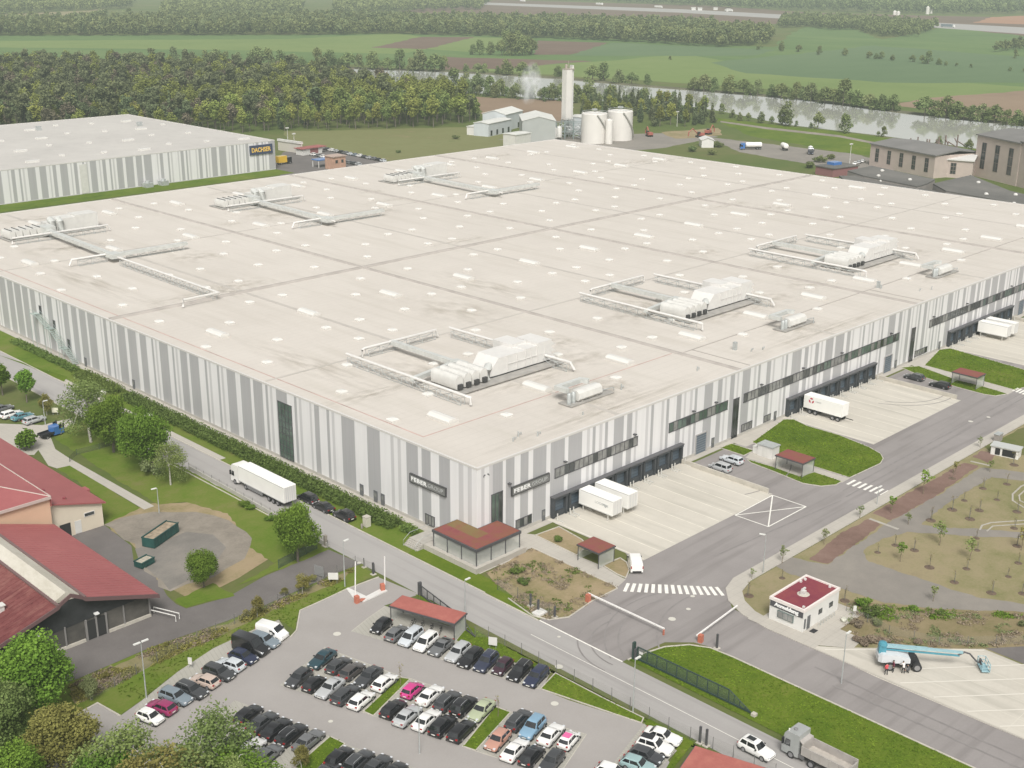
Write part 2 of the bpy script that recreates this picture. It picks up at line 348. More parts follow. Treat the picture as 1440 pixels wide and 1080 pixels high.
# rough ground behind the warehouses
sheet('rough_grass', [GP([(400, 185), (690, 178), (740, 200), (700, 210), (560, 225), (430, 235)])], ground_mat('rough_grass', [(.125, .145, .05), (.175, .18, .075), (.16, .165, .065), (.225, .185, .10)], big=.03, mid=.12, fine=.8, bump=.3), .01, 'rough yellow green grass behind the warehouse')
sheet('plant_yard', [GP([(700, 196), (960, 186), (1010, 192), (935, 208), (850, 214)]), GP([(990, 192), (1060, 200), (1200, 216), (1290, 240), (1180, 238), (1040, 214)])], M['gravel'], .012, 'grey hardstanding around the plant')
sheet('red_ground', [GP([(930, 186), (1010, 180), (1015, 190), (950, 195)]), GP([(600, 224), (700, 212), (735, 205), (720, 216), (560, 240), (540, 232)])], M['soil'], .014, 'bare reddish earth')
sheet('bank_grass', GP([(1000, 165), (1110, 178), (1240, 193), (1400, 214), (1400, 232), (1290, 225), (1180, 214), (1060, 192)]), M['lawn'], .008, 'grass strip along the river')
bp_ = [(1013, 170), (1080, 179), (1180, 190), (1262, 206), (1262, 209), (1180, 193), (1080, 182), (1013, 172)]
sheet('dry_bank', GP([(98, 966), (213, 914), (320, 878), (372, 856), (476, 809), (500, 800), (478, 818), (400, 851), (330, 884), (240, 925), (150, 968), (105, 990)]), ground_mat('dry_grass', [(.12, .125, .045), (.17, .16, .075), (.235, .20, .105), (.19, .15, .085)], big=.08, mid=.5, fine=3, bump=.5), .03, 'dry olive growth on the bank of the service road')
sheet('bank_path', GP(bp_), M['pale_gravel'], .02, 'pale track along the river')
sheet('far_lot', GP([(386, 232), (398, 214), (455, 206), (560, 232), (520, 246), (480, 250), (395, 248)]), M['dark_asphalt'], .012, 'asphalt car park behind the warehouse')

# ---- access road, verges
sheet('verge_strip', [R4(-9.0, 0, -6, 260)], M['verge'], .004, 'grass verge between road and warehouse')
sheet('access_road', [R4(-16.1, -9.0, -150, 330)], M['road'], .016, 'pale asphalt access road along the warehouse')
mb = MB()
mb.box(-9.0, -8.8, -11, 330, 0, .12); mb.box(-16.3, -16.1, 24, 330, 0, .12)
mb.box(-9.25, -9.0, -22, -11, 0, .12)
struct('kerb', mb, M['kerb'], 'kerb of the access road')
TYREM = plain('tyre_mark', (.222, .206, .198), .9, var=.12, scale=.6)
sheet('wall_footing', [R4(-1.5, -.02, 10, 246), R4(-.02, 281, -1.4, -.02)], M['paving'], .02, 'paved strip at the foot of the warehouse')
sheet('kerb_walk', [R4(-8.8, -7.4, 60, 132)], M['paving'], .02, 'pale walk beside the hedge')
# ---- yard asphalt
sheet('yard_road', [[(-9.0, -22), (-2, -22.3), (4, -21.2), (9, -22.5), (13.5, -21.2), (15.9, -17), (15.8, -2), (300, -2), (300, -33.9), (21, -33.9), (17.5, -35), (13.5, -39), (12, -46), (12, -150), (2.65, -150), (2.65, -44), (1.8, -41), (-1, -38.2), (-8.1, -37.4), (-9, -37.4)]], M['yard_asphalt'], .012, 'asphalt yard road in front of the loading docks')
sheet('dock_yard', [R4(15.9, 51.4, -20.7, -.02), R4(85.8, 122.2, -20.7, -.02), R4(155.8, 192.0, -20.7, -.02), R4(225.8, 262, -20.7, -.02)], M['concrete'], .024, 'cream concrete yard in front of the loading docks')
mb = MB()
for x in (51.4, 122.2, 192.0): mb.box(x, x+.35, -19.6, -.6, 0, .9)
struct('ramp_wall', mb, M['kerb'], 'low retaining wall beside the gate ramp')
mb = MB(); mk = M['paint']
def strip(mb, a, b_, w_, z):
    d = Vector((b_[0]-a[0], b_[1]-a[1])).normalized(); n_ = Vector((-d.y, d.x))*w_/2; z += .035
    mb.add([(a[0]-n_.x, a[1]-n_.y, z), (b_[0]-n_.x, b_[1]-n_.y, z), (b_[0]+n_.x, b_[1]+n_.y, z), (a[0]+n_.x, a[1]+n_.y, z)], [(0, 1, 2, 3)])
hx = [(51.3, -20.7), (51.4, -27.4), (40.0, -27.4), (39.8, -20.95)]
for i in range(4): strip(mb, hx[i], hx[(i+1) % 4], .22, .03)
strip(mb, hx[0], hx[2], .22, .034); strip(mb, hx[1], hx[3], .22, .038)
struct('hatched_box', mb, mk, 'white crossed box painted on the yard road')
mb = MB()
for i in range(15):
    t = i/14; p0 = G(877+135*t, 821+9*(t if t > .5 else t*.4)+2.0*(t), 0); 
    px = 881+131*t; py = 826.5+ (5.5*t)
    c = G(px, py); d = (math.cos(rad(28+30*t)), math.sin(rad(28+30*t)))
    strip(mb, (c[0]-d[0]*1.35, c[1]-d[1]*1.35), (c[0]+d[0]*1.35, c[1]+d[1]*1.35), .52, .03)
for i in range(7):
    c = G(1197+i*7.9, 678.6+i*2.5); strip(mb, (c[0]-1.4, c[1]), (c[0]+1.4, c[1]), .5, .03)
for i in range(5):
    c = G(1428+i*4.5, 548+i*1.6); strip(mb, (c[0]-1.4, c[1]), (c[0]+1.4, c[1]), .5, .03)
struct('crosswalk', mb, mk, 'white zebra stripes on the yard road')
mb = MB()
for px, py, r_ in ((945, 871, .55), (968, 857, .35), (974, 839, .35), (1365, 593, .5), (1390, 587, .4), (474, 892, .55), (780, 990, .5), (786, 938, .55), (786, 896, .25), (1055, 868, .2), (505, 792, .35), (465, 1015, .3)):
    c = G(px, py); mb.sheet([(c[0]+r_*math.cos(k*.524), c[1]+r_*math.sin(k*.524)) for k in range(12)], .072)
struct('manhole_cover', mb, plain('manhole', (.55, .53, .47), .8), 'pale round manhole covers')
mb = MB()
strip(mb, (-9.0, -22.2), (-9.0, -37.4), .25, .034)
strip(mb, (-12.6, -24), (-12.4, -90), .1, .03)
struct('road_line', mb, mk, 'thin pale line between road and yard')
mb = MB()
for c_, r_, a0, a1 in ((G(1010, 905), 15.5, 62, 150), (G(1010, 905), 13.6, 66, 150), (G(905, 905), 9.0, 70, 185), (G(905, 905), 7.2, 75, 185), (G(1100, 905), 17, 85, 165), (G(1250, 540), 14, 200, 300), (G(1250, 540), 12.2, 205, 300), (G(960, 640), 20, 250, 320)):
    q = [(c_[0]+r_*math.cos(rad(a0+(a1-a0)*k/16)), c_[1]+r_*math.sin(rad(a0+(a1-a0)*k/16))) for k in range(17)]
    for k in range(16): strip(mb, q[k], q[k+1], .22, .012+(k % 2)*.0006)
for a_, b_ in (((60, -30), (150, -29.2)), ((62, -28.2), (160, -27.6)), ((25, -27.5), (58, -30.2)), ((6, -60), (6.4, -100)), ((8.2, -56), (8.3, -100))): strip(mb, a_, b_, .28, .0135)
struct('tyre_marks', mb, TYREM, 'faint dark tyre marks on the yard road')
mb = MB()
for k in range(3):
    for i in range(10): x = 16.3+70*k+i*3.93; strip(mb, (x, -3.2), (x, -20.4), .16, .012)
struct('dock_bay_line', mb, plain('pale_joint', (.66, .625, .54), .9, var=.12, scale=.5), 'pale lines between the dock bays')
# plots in front of the corner
plot1 = GP([(684, 806), (700, 798), (749, 771), (864, 824), (868, 828), (832, 846), (800, 868), (772, 872), (748, 866), (715, 842)])
plot2 = GP([(753, 753), (786, 741), (818, 759), (826, 768), (811, 781)])
plot3 = GP([(847, 795), (872, 785), (881, 791), (885, 802), (880, 813), (868, 808)])
sheet('corner_plot', [plot1, plot2, plot3], M['soil'], .018, 'bare planted plots in front of the corner')
sheet('corner_verge', GP([(573, 778), (590, 768), (660, 800), (690, 815), (752, 862), (748, 869), (682, 833), (640, 811)]), M['lawn'], .022, 'grass strip below the entrance canopy')
sheet('footpath', [GP([(735, 750), (753, 752), (811, 781), (847, 796), (868, 809), (880, 815), (868, 826), (749, 770), (690, 800), (684, 790)]), [(-7.2, 4), (-1, 4), (-1, -6.2), (-7.2, -6.2)], [(-1, -6.4), (4.6, -6.4), (4.6, 0), (-1, 0)]], M['paving'], .014, 'paved footpaths around the entrance')
mb = MB()
def kerbline(mb, pts, w_=.18, h_=.12, closed=False):
    n_ = len(pts)
    for i in range(n_ if closed else n_-1):
        a, b_ = Vector(pts[i]), Vector(pts[(i+1) % n_]); d = (b_-a)
        if d.length < 1e-6: continue
        d.normalize(); nn = Vector((-d.y, d.x))*w_/2; a = a-d*w_*.3; b_ = b_+d*w_*.3
        mb.prism([(a.x-nn.x, a.y-nn.y), (b_.x-nn.x, b_.y-nn.y), (b_.x+nn.x, b_.y+nn.y), (a.x+nn.x, a.y+nn.y)], -.02, h_+.002*(i % 3))
kerbline(mb, plot1[2:10]); kerbline(mb, plot2, closed=True); kerbline(mb, plot3, closed=True)
struct('plot_kerb', mb, M['kerb'], 'kerbs of the corner plots')
# lawns between the dock yards, pavement
L1 = GP([(1102, 590), (1116, 590), (1135, 599), (1180, 612), (1222, 629), (1238, 638), (1242, 645), (1238, 652), (1195, 672), (1140, 655), (1098, 642), (1058, 622)])
L2 = GP([(1050, 646), (1085, 656), (1124, 670), (1145, 664), (1184, 677), (1176, 682), (1155, 684), (1129, 680), (1090, 664), (1056, 651)])
L3 = GP([(1013, 630), (1029, 624), (1060, 634), (1046, 641)])
off = Vector((70, 0))
L4 = GP([(1321, 492), (1336, 490), (1440, 520), (1480, 532), (1470, 540), (1440, 545), (1428, 549), (1300, 514)])
L5 = GP([(1267, 517), (1292, 515), (1347, 535), (1380, 543), (1417, 554), (1400, 557), (1385, 555), (1347, 545), (1300, 531)])
sheet('lawn', [L1, L2, L3, L4, L5], M['lawn'], .03, 'green lawns between the dock yards')
sheet('entrance_walk', [R4(67, 85.6, -4.2, -.02), GP([(1040, 628), (1062, 632), (1098, 643), (1140, 656), (1195, 673), (1184, 679), (1145, 663), (1124, 669), (1085, 655), (1048, 644), (1056, 636)]), R4(137, 155.6, -4.2, -.02), GP([(1288, 512), (1300, 514), (1428, 549), (1417, 555), (1380, 544), (1347, 536)])], M['paving'], .02, 'paved walks between lawn and docks')
mb = MB(); [kerbline(mb, l_, .15, .1, True) for l_ in (L1, L2, L3, L4, L5)]
struct('lawn_kerb', mb, M['kerb'], 'kerbs around the lawns')
# pavement along the yard road with rounded corner
pin = [(300, -33.9), (21, -33.9), (17.5, -35), (14.8, -37.4), (12.9, -41), (12.0, -46), (12.0, -150)]
pout = [(300, -36.2), (22.2, -36.2), (18.6, -37.2), (16.4, -39.2), (14.9, -42), (14.2, -46), (14.2, -150)]
mb = MB()
for i in range(len(pin)-1):
    a, b_, c, d = pin[i], pin[i+1], pout[i+1], pout[i]
    if i < 5: mb.prism([a, b_, c, d], -.02, .12)
mb.prism([(12.0, -46), (12.0, -53.4), (14.2, -53.4), (14.2, -46)], -.02, .12)
mb.prism([(12.0, -53.4), (12.0, -150), (12.25, -150), (12.25, -53.4)], -.02, .1)
struct('pavement', mb, M['paving'], 'pale pavement along the yard road')
# median with lawn
med = [(-8.0, -37.6), (-6, -37.9), (-2, -39.0), (.8, -41), (2.2, -43.5), (2.45, -47), (2.45, -150), (-7.8, -150)]
sheet('median_lawn', [med], M['lawn'], .06, 'grass island between access road and yard road')
mb = MB(); kerbline(mb, med, .25, .12); struct('median_kerb', mb, M['kerb'], 'pale kerb around the grass island')

# right hand plots
tanp = [(22.2, -36.3), (400, -36.3), (400, -150), (30, -150), (14.3, -47), (14.9, -42), (16.4, -39.2), (18.6, -37.2)]
sheet('dry_plot', [tanp], M['tan'], .004, 'dry yellow planted land beside the yard road')
sheet('far_meadow', GP([(1383, 628), (1500, 572), (1500, 650), (1440, 640), (1400, 640)]), M['meadow'], .008, 'grass beyond the kiosk')
sheet('mulch_bed', [GP([(1138, 787), (1180, 752), (1224, 729), (1238, 738), (1215, 757), (1164, 793)]), GP([(1227, 722), (1290, 686), (1356, 651), (1376, 655), (1320, 695), (1253, 732)]), GP([(1368, 643), (1380, 634), (1403, 638), (1389, 651)])], M['mulch'], .014, 'red brown mulch beds along the pavement')
sheet('gravel_path', [GP([(1253, 733), (1320, 697), (1378, 658), (1408, 660), (1500, 674), (1500, 688), (1440, 676), (1394, 671), (1331, 709), (1296, 738), (1330, 742), (1378, 744), (1440, 749), (1500, 750), (1500, 762), (1440, 757), (1375, 755), (1276, 748), (1242, 757), (1218, 771), (1214, 777), (1222, 790), (1313, 820), (1373, 840), (1440, 850), (1500, 854), (1500, 866), (1440, 861), (1320, 856), (1244, 848), (1187, 829), (1112, 808), (1080, 792), (1100, 781), (1138, 790), (1164, 794), (1220, 755)])], M['gravel'], .018, 'grey gravel paths through the planted land')
mb = MB()
kerbline(mb, GP([(1378, 745), (1381, 739), (1394, 735), (1440, 732), (1500, 731)]), .3, .05); kerbline(mb, GP([(1388, 747), (1396, 740), (1440, 737), (1500, 736)]), .25, .06)
kerbline(mb, GP([(1450, 678), (1436, 684), (1424, 695), (1424, 704), (1440, 714), (1470, 724)]), .3, .05); kerbline(mb, GP([(1456, 683), (1442, 689), (1433, 697), (1434, 704), (1450, 712)]), .25, .06)
kerbline(mb, GP([(1224, 730), (1262, 744)]), .6, .05); kerbline(mb, GP([(1366, 649), (1392, 655)]), .5, .05)
struct('path_edging', mb, plain('edging_stone', (.37, .345, .30), .9, var=.1, scale=.8), 'pale stone edging of the gravel paths')
sheet('scrub_strip', GP([(1190, 845), (1244, 849), (1320, 857), (1440, 862), (1500, 866), (1500, 906), (1440, 912), (1384, 912), (1250, 915), (1180, 885)]), M['scrub'], .012, 'weedy brown strip beside the concrete yard')
sheet('guard_apron', [[(12.3, -42.5), (14.3, -42.5), (14.3, -43.6), (25.5, -43.6), (25.5, -53.2), (12.3, -53.2)]], M['paving'], .09, 'pale apron around the gatehouse')
sheet('side_apron', GP([(1140, 907), (1172, 881), (1214, 899), (1200, 912)]), M['paving'], .03, 'pale paved ramp beside the gatehouse')
sheet('lift_yard', GP([(1138, 908), (1185, 911), (1384, 913), (1440, 936), (1560, 980), (1620, 1160), (1440, 1041), (1231, 952)]), M['concrete'], .026, 'cream concrete yard under the boom lift')
sheet('yard_corner', GP([(1386, 912), (1500, 906), (1560, 975), (1440, 934)]), M['dark_asphalt'], .022, 'dark asphalt beside the concrete yard')
mb = MB()
for a, b_ in (((1290, 941), (1500, 933)), ((1266, 961), (1500, 953)), ((1313, 981), (1500, 974)), ((1360, 1001), (1500, 996)), ((1406, 1022), (1500, 1019)), ((1160, 914), (1384, 915))): strip(mb, G(*a), G(*b_), .22, .034)
struct('bay_line', mb, plain('faded_paint', (.62, .59, .52), .8), 'pale bay lines on the concrete yard')
# ---- parking lot
lot = GP([(590, 836), (532, 812), (487, 829), (464, 840), (422, 859), (417, 887), (409, 896), (392, 872), (360, 884), (300, 912), (250, 945), (200, 985), (169, 1007), (137, 989), (104, 1007), (60, 1060), (-40, 1180), (860, 1260), (960, 1100), (905, 1018), (860, 1004), (800, 985), (762, 970), (775, 944), (658, 882), (630, 880), (540, 852)])
sheet('parking_lot', [lot], M['lot_asphalt'], .02, 'grey asphalt of the staff car park')
def bays(px): return GP(px)
A1 = GP([(393, 964), (456, 911), (567, 953), (511, 1002)]); A2 = GP([(524, 1007), (578, 955), (697, 994), (651, 1050)])
A3 = GP([(669, 1056), (719, 1002), (824, 1033), (791, 1082), (700, 1066)]); A4 = GP([(495, 888), (520, 868), (542, 853), (640, 884), (658, 882), (775, 944), (758, 969), (620, 927)])
A5 = GP([(330, 985), (464, 1035), (436, 1064), (400, 1098), (250, 1060)]); A6 = GP([(486, 1047), (640, 1100), (590, 1160), (430, 1110)])
A7 = GP([(409, 896), (392, 872), (360, 884), (300, 912), (250, 945), (200, 985), (188, 1002), (225, 1020), (300, 960)])
A8 = GP([(906, 1018), (952, 1056), (900, 1110), (850, 1090)])
sheet('parking_bays', [A1, A2, A3, A4, A5, A6, A7, A8], M['bay'], .026, 'paler paved parking bays')
S1 = GP([(562, 953), (577, 955), (525, 1007), (511, 1001)]); S2 = GP([(696, 994), (718, 1002), (669, 1056), (651, 1050)]); S3 = GP([(464, 1036), (485, 1046), (440, 1088), (414, 1080)])
S4 = GP([(642, 901), (658, 882), (775, 944), (766, 950), (700, 922)]); S5 = GP([(760, 969), (781, 947), (852, 984), (905, 1010), (902, 1017), (860, 1003)]); S6 = GP([(906, 1018), (912, 1011), (976, 1044), (940, 1090), (925, 1100), (952, 1056)])
sheet('grass_island', [S1, S2, S3, S4, S5, S6], M['lawn'], .05, 'grass islands between the parking bays')
mb = MB(); [kerbline(mb, s_, .15, .1, True) for s_ in (S1, S2, S3, S5)]
kerbline(mb, GP([(532, 812), (487, 829), (464, 840), (422, 859), (417, 887), (409, 896)])); kerbline(mb, GP([(409, 896), (300, 960), (225, 1020)]), .2, .03); kerbline(mb, GP([(169, 1007), (137, 989), (104, 1007)]))
for q in (A1, A2, A3): kerbline(mb, q, .2, .035, True)
kerbline(mb, GP([(640, 884), (542, 853), (520, 868), (495, 888), (620, 927), (758, 969)]), .2, .035)
struct('lot_kerb', mb, M['kerb'], 'pale kerbs of the car park')
# bay dividing lines
mb = MB()
def dividers(a, b_, n_, ln):
    A, B = Vector(G(*a)), Vector(G(*b_)); d = (B-A).normalized(); u = Vector((-d.y, d.x))
    if u.x < 0: u = -u
    for i in range(1, n_):
        p = A+(B-A)*i/n_; strip(mb, p, p+u*ln, .09, .032)
dividers((393, 964), (511, 1002), 5, 8.4); dividers((524, 1007), (651, 1050), 5, 8.4); dividers((669, 1056), (791, 1092), 5, 8.4); dividers((495, 888), (758, 969), 11, 4.3)
struct('bay_marking', mb, plain('faded_line', (.40, .385, .34), .9), 'faint lines between the parking bays')
sheet('lot_verge', GP([(509, 793), (527, 809), (487, 828), (464, 839), (421, 858), (414, 886), (392, 871), (300, 911), (250, 944), (200, 984), (169, 1006), (137, 988), (100, 1006), (30, 1080), (-60, 1100), (-60, 1010), (111, 955), (213, 911), (320, 875), (371, 853), (475, 806)]), M['verge'], .008, 'rough grass bank west of the car park')
sheet('fence_verge', GP([(584, 836), (610, 846), (658, 880), (700, 905), (853, 984), (900, 1012), (1010, 1066), (1080, 1100), (960, 1120), (975, 1046), (905, 1010), (781, 947), (658, 882), (600, 850)]), M['lawn'], .03, 'grass strip along the car park fence')
# ---- service road, gravel circle and lawns on the left
sheet('service_road', [GP([(462, 773), (371, 811), (320, 840), (262, 856), (248, 850), (235, 838), (222, 815), (205, 800), (188, 790), (185, 768), (145, 737), (60, 760), (-60, 900), (-60, 1010), (111, 954), (213, 910), (320, 873), (371, 852), (475, 805), (509, 793)])], M['dark_asphalt'], .012, 'dark asphalt service road by the timber shed')
sheet('gravel_circle', GP([(146, 738), (172, 728), (215, 720), (275, 720), (322, 732), (346, 748), (352, 768), (344, 786), (318, 800), (300, 812), (262, 822), (240, 832), (222, 814), (198, 790), (190, 765)]), M['pale_gravel'], .02, 'gravel turning circle with the containers')
sheet('wet_gravel', GP([(190, 772), (222, 766), (262, 748), (300, 752), (318, 770), (300, 796), (262, 818), (238, 830), (214, 806), (196, 790)]), ground_mat('wet_gravel', [(.15, .14, .125), (.20, .185, .165), (.27, .245, .21)], big=.12, mid=.4, fine=3), .022, 'darker damp gravel around the containers')
sheet('dirt_ring', GP([(150, 730), (215, 708), (290, 704), (350, 722), (388, 746), (392, 772), (356, 800), (310, 826), (262, 840), (244, 830), (220, 795), (180, 760)]), M['soil'], .016, 'bare orange earth around the gravel')
sheet('left_lawn', [GP([(68, 610), (105, 590), (150, 600), (270, 665), (330, 695), (395, 735), (440, 762), (385, 792), (350, 770), (320, 722), (260, 706), (222, 710), (160, 672)]), GP([(80, 658), (98, 654), (198, 714), (146, 738), (140, 700)]), GP([(245, 845), (300, 820), (330, 838), (262, 855)]), GP([(330, 825), (400, 785), (446, 766), (462, 773), (371, 810)])], M['verge'], .018, 'lawn below the roadside trees')
sheet('lawn_path', [GP([(47, 622), (70, 612), (78, 632), (98, 645), (217, 712), (203, 717), (98, 655), (80, 659), (68, 655)]), GP([(-60, 590), (0, 596), (60, 598), (100, 588), (108, 594), (72, 612), (48, 640), (20, 640), (-60, 610)])], M['paving'], .024, 'paved path and yard by the red roofed house')
sheet('upper_verge', GP([(-60, 470), (0, 500), (95, 530), (90, 537), (40, 515), (-60, 478)]), M['lawn'], .02, 'bright grass strip under the steel stair')
# ---------------------------------------------------------------- the big warehouse
WX, WY, WH = 280.5, 245.8, 13.65
LIGHT = panel_mat('panel_light', (.725, .715, .71)); MID = panel_mat('panel_mid', (.55, .54, .54)); DARK = panel_mat('panel_dark', (.40, .396, .40))
GLASS = plain('dark_glass', (.05, .055, .055), .12, spec=.6, var=.5, scale=.35); GLASS_G = plain('green_glass', (.09, .125, .105), .12, spec=.6, var=.35, scale=.4); GLASS_L = plain('grey_glass', (.22, .22, .21), .18, var=.35, scale=.6)
FRAME = plain('dark_frame', (.075, .075, .08), .5); DOCKD = plain('dock_dark', (.045, .05, .055), .7, var=.2, scale=.6); DOOR_B = plain('dock_door', (.075, .10, .125), .5, var=.15, scale=1)
GALV = plain('galvanised', (.46, .48, .47), .45, metal=.35, var=.1, scale=1.5); WHITE = plain('white_metal', (.64, .625, .595), .45, var=.04, scale=.8); OFFW = plain('off_white', (.60, .59, .555), .5, var=.06, scale=.8)
DUCT = plain('duct_grey', (.58, .59, .56), .45, metal=.2, var=.08, scale=.8)
ROOFM = ground_mat('roof_membrane', [(.48, .444, .398), (.525, .488, .44), (.555, .517, .467), (.58, .542, .492)], big=.02, mid=.12, fine=1.2, w=(.45, .3, .25), rough=.85, lo=.28, hi=.66, streak=((.46, .425, .37), .5, .30, .035, 0), cracks=((.43, .40, .355), 11.7, 1.95, .04, 0, .6))
wh = thing('warehouse', 'huge flat roofed warehouse clad in vertical white and grey stripes', 'warehouse')
def stripes(seed, length, spec=None):
    r = random.Random(seed); out = []; x = 0
    while x < length:
        k = r.random()
        if k < .42: seq = [(r.choice([2.6, 3.0, 3.4]), 2), (r.choice([.9, 1.2, 1.6]), 0)]
        elif k < .75: seq = [(.75, 1), (.7, 0), (.75, 2), (r.choice([1.0, 1.6, 2.2]), 0)]
        else: seq = [(1.4, 2), (.8, 0), (.6, 1), (r.choice([1.2, 2.4]), 0)]
        for w_, c in seq:
            out.append((x, min(length, x+w_), c)); x += w_
            if x >= length: break
    return out
mb = MB()
z0 = .55
def face(mb, axis, const, a, b_, za, zb, mi):
    if axis == 'x': vs = [(a, const, za), (b_, const, za), (b_, const, zb), (a, const, zb)]
    else: vs = [(const, a, za), (const, b_, za), (const, b_, zb), (const, a, zb)]
    mb.add(vs, [(0, 1, 2, 3)], mi)
near_r = [(0, .9, 0), (.9, 1.6, 1), (1.6, 2.6, 0), (2.6, 3.4, 1), (3.4, 5.6, 2), (5.6, 6.3, 0), (6.3, 8.2, 2), (8.2, 9.6, 0), (9.6, 11.4, 2), (11.4, 12.5, 0), (12.5, 15.6, 2), (15.6, 16.6, 0)]
for a, b_, c in near_r+[(16.6+a, 16.6+b_, c) for a, b_, c in stripes(3, WX-16.6)]: face(mb, 'x', 0, a, b_, z0, WH, c)
near_l = [(0, 1.2, 0), (1.2, 2.1, 1), (2.1, 3.1, 0), (3.1, 4.2, 1), (4.2, 6.2, 0), (6.2, 8.8, 2), (8.8, 10.8, 0), (10.8, 13.0, 2), (13.0, 13.9, 0), (13.9, 16.8, 2), (16.8, 18.2, 0), (18.2, 19.0, 1), (19.0, 20.0, 0), (20, 20.8, 1), (20.8, 23.6, 0), (23.6, 27, 2), (27, 30.4, 0), (30.4, 34, 2), (34, 36, 0)]
for a, b_, c in near_l+[(36+a, 36+b_, c) for a, b_, c in stripes(11, WY-36)]: face(mb, 'y', 0, a, b_, z0, WH, c)
for a, b_, c in stripes(5, WX): face(mb, 'x', WY, a, b_, z0, WH, c)
for a, b_, c in stripes(6, WY): face(mb, 'y', WX, a, b_, z0, WH, c)
mb.box(-.06, WX+.06, -.06, WY+.06, -.1, z0, 3)
mb.build('wall', [LIGHT, MID, DARK, plain('plinth', (.42, .40, .36), .85, var=.08, scale=.6)], wh)
mb = MB(); mb.sheet(R4(0, WX, 0, WY), WH-.05)
for a in ((-.05, .35, -.05, WY+.05), (WX-.35, WX+.05, -.05, WY+.05), (.35, WX-.35, -.05, .35), (.35, WX-.35, WY-.35, WY+.05)): mb.box(*a, WH-.12, WH+.22, 1)
roof = mb.build('roof', [ROOFM, plain('parapet', (.58, .56, .53), .6)], wh)
SEAM = plain('roof_joint', (.36, .33, .30), .9, var=.12, scale=.3)
for x in (70.3, 140.3, 210.4):
    mb = MB(); mb.loft([[(x-.55, y, WH-.04), (x-.22, y, WH+.28), (x+.22, y, WH+.28), (x+.55, y, WH-.04)] for y in (.4, WY-.4)]); mb.build('roof_joint', SEAM, roof)
mb = MB(); mb.loft([[(x, 115.4, WH-.04), (x, 115.75, WH+.38), (x, 116.35, WH+.38), (x, 116.7, WH-.04)] for x in (.4, WX-.4)]); mb.build('roof_joint', SEAM, roof)
# faint membrane laps along the bays and pale patches
mb = MB()
for x in (34.6, 105, 175.6, 246): mb.box(x-.5, x+.5, 1, 115, WH-.046, WH-.02); mb.box(x-.5, x+.5, 117, 244, WH-.046, WH-.02)
for y in (58, 175): 
    for a in (1, 71, 141, 211.5): mb.box(a, a+68.5, y-.3, y+.3, WH-.045, WH-.012)
mb.build('membrane_lap', plain('membrane_lap', (.44, .41, .37), .85, var=.08, scale=.3), roof)
RED = plain('safety_red', (.46, .31, .275), .8, var=.25, scale=.25)
mb = MB(); mb.box(3.2, 3.45, 16.45, 240, WH-.043, WH-.03); mb.box(3.2, 69.3, 16.2, 16.45, WH-.041, WH-.028); mb.build('safety_line', RED, roof)
mb = MB()
for a in (71.5, 141.5, 211.5): mb.box(a, a+68, 14.9, 15.15, WH-.042, WH+.02)
for a in (71.5, 141.5): mb.box(a+2.6, a+2.85, 1, 14.8, WH-.04, WH+.02)
mb.build('safety_line', SEAM, roof)
# skylights : real positions repeat in every 70 m bay and mirror about its middle
m_near = [(4.4, 25.5), (4.2, 83.6), (7.1, 43), (7.3, 66.7), (7, 106.6), (17.4, 31.1), (17.4, 54.7), (17.4, 77.8), (17.4, 95.4), (30, 43.6), (30, 66.9), (30, 78), (30, 106.7), (20, 13.7)]
m_far = [(8, 124.1), (7.9, 164.7), (4.2, 146.1), (16.5, 152.5), (16.7, 175.3), (16.5, 198.5), (16.9, 135.9), (8, 188), (8, 212), (5.5, 228.6), (30, 142), (30, 188), (30, 221), (30, 125)]
sq = []
for k in range(4):
    for x, y in m_near+m_far:
        for xx in (x, 69-x): sq.append((k*70.05+xx, y))
lg = [(11.1+23.35*k, y) for k in range(12) for y in (20.2, 90.2, 177.4, 224)]
SKY = plain('skylight_dome', (.66, .645, .605), .25, spec=.6); SKYF = plain('skylight_curb', (.60, .58, .54), .6)
def sky_sq(mb, x, y, s=.85):
    mb.box(x-s, x+s, y-s, y+s, WH-.04, WH+.3, 1)
    mb.loft([[(x-q, y-q, z), (x+q, y-q, z), (x+q, y+q, z), (x-q, y+q, z)] for q, z in ((s*.95, WH+.3), (s*.82, WH+.48), (s*.45, WH+.6))], 0)
def sky_lg(mb, x, y):
    mb.box(x-1.15, x+1.15, y-2.9, y+2.9, WH-.04, WH+.4, 1)
    mb.loft([[(x+1.1*c, yy, WH+.4+.45*s) for c, s in [(-1, 0), (-.8, .55), (-.35, .95), (.35, .95), (.8, .55), (1, 0)]] for yy in (y-2.85, y+2.85)], 0)
occupied = lambda x, y: False
allsky = [(x, y, 0) for x, y in sq]+[(x, y, 1) for x, y in lg]
allsky = [s for s in allsky if s[0] < WX-2]
allsky.sort(key=lambda s: (s[0]-EYE[0])**2+(s[1]-EYE[1])**2-(9000 if s[2] else 0))
rest = MB()
for i, (x, y, k) in enumerate(allsky):
    if i < 99:
        mb = MB(); (sky_lg if k else sky_sq)(mb, x, y); mb.build('skylight', [SKY, SKYF], roof)
    else: (sky_lg if k else sky_sq)(rest, x, y)
o = rest.build('skylight', [SKY, SKYF], roof); o['kind'] = 'stuff'
m, nt_, b = _mat('roof_stain'); N_ = nt_.nodes; L__ = nt_.links; b.inputs['Base Color'].default_value = (.36, .315, .24, 1); b.inputs['Roughness'].default_value = .8
tc = N_.new('ShaderNodeTexCoord'); gr = N_.new('ShaderNodeTexGradient'); gr.gradient_type = 'SPHERICAL'; L__.new(tc.outputs['Object'], gr.inputs['Vector'])
ns = N_.new('ShaderNodeTexNoise'); ns.inputs['Scale'].default_value = 3; ns.inputs['Detail'].default_value = 7; L__.new(tc.outputs['Object'], ns.inputs['Vector'])
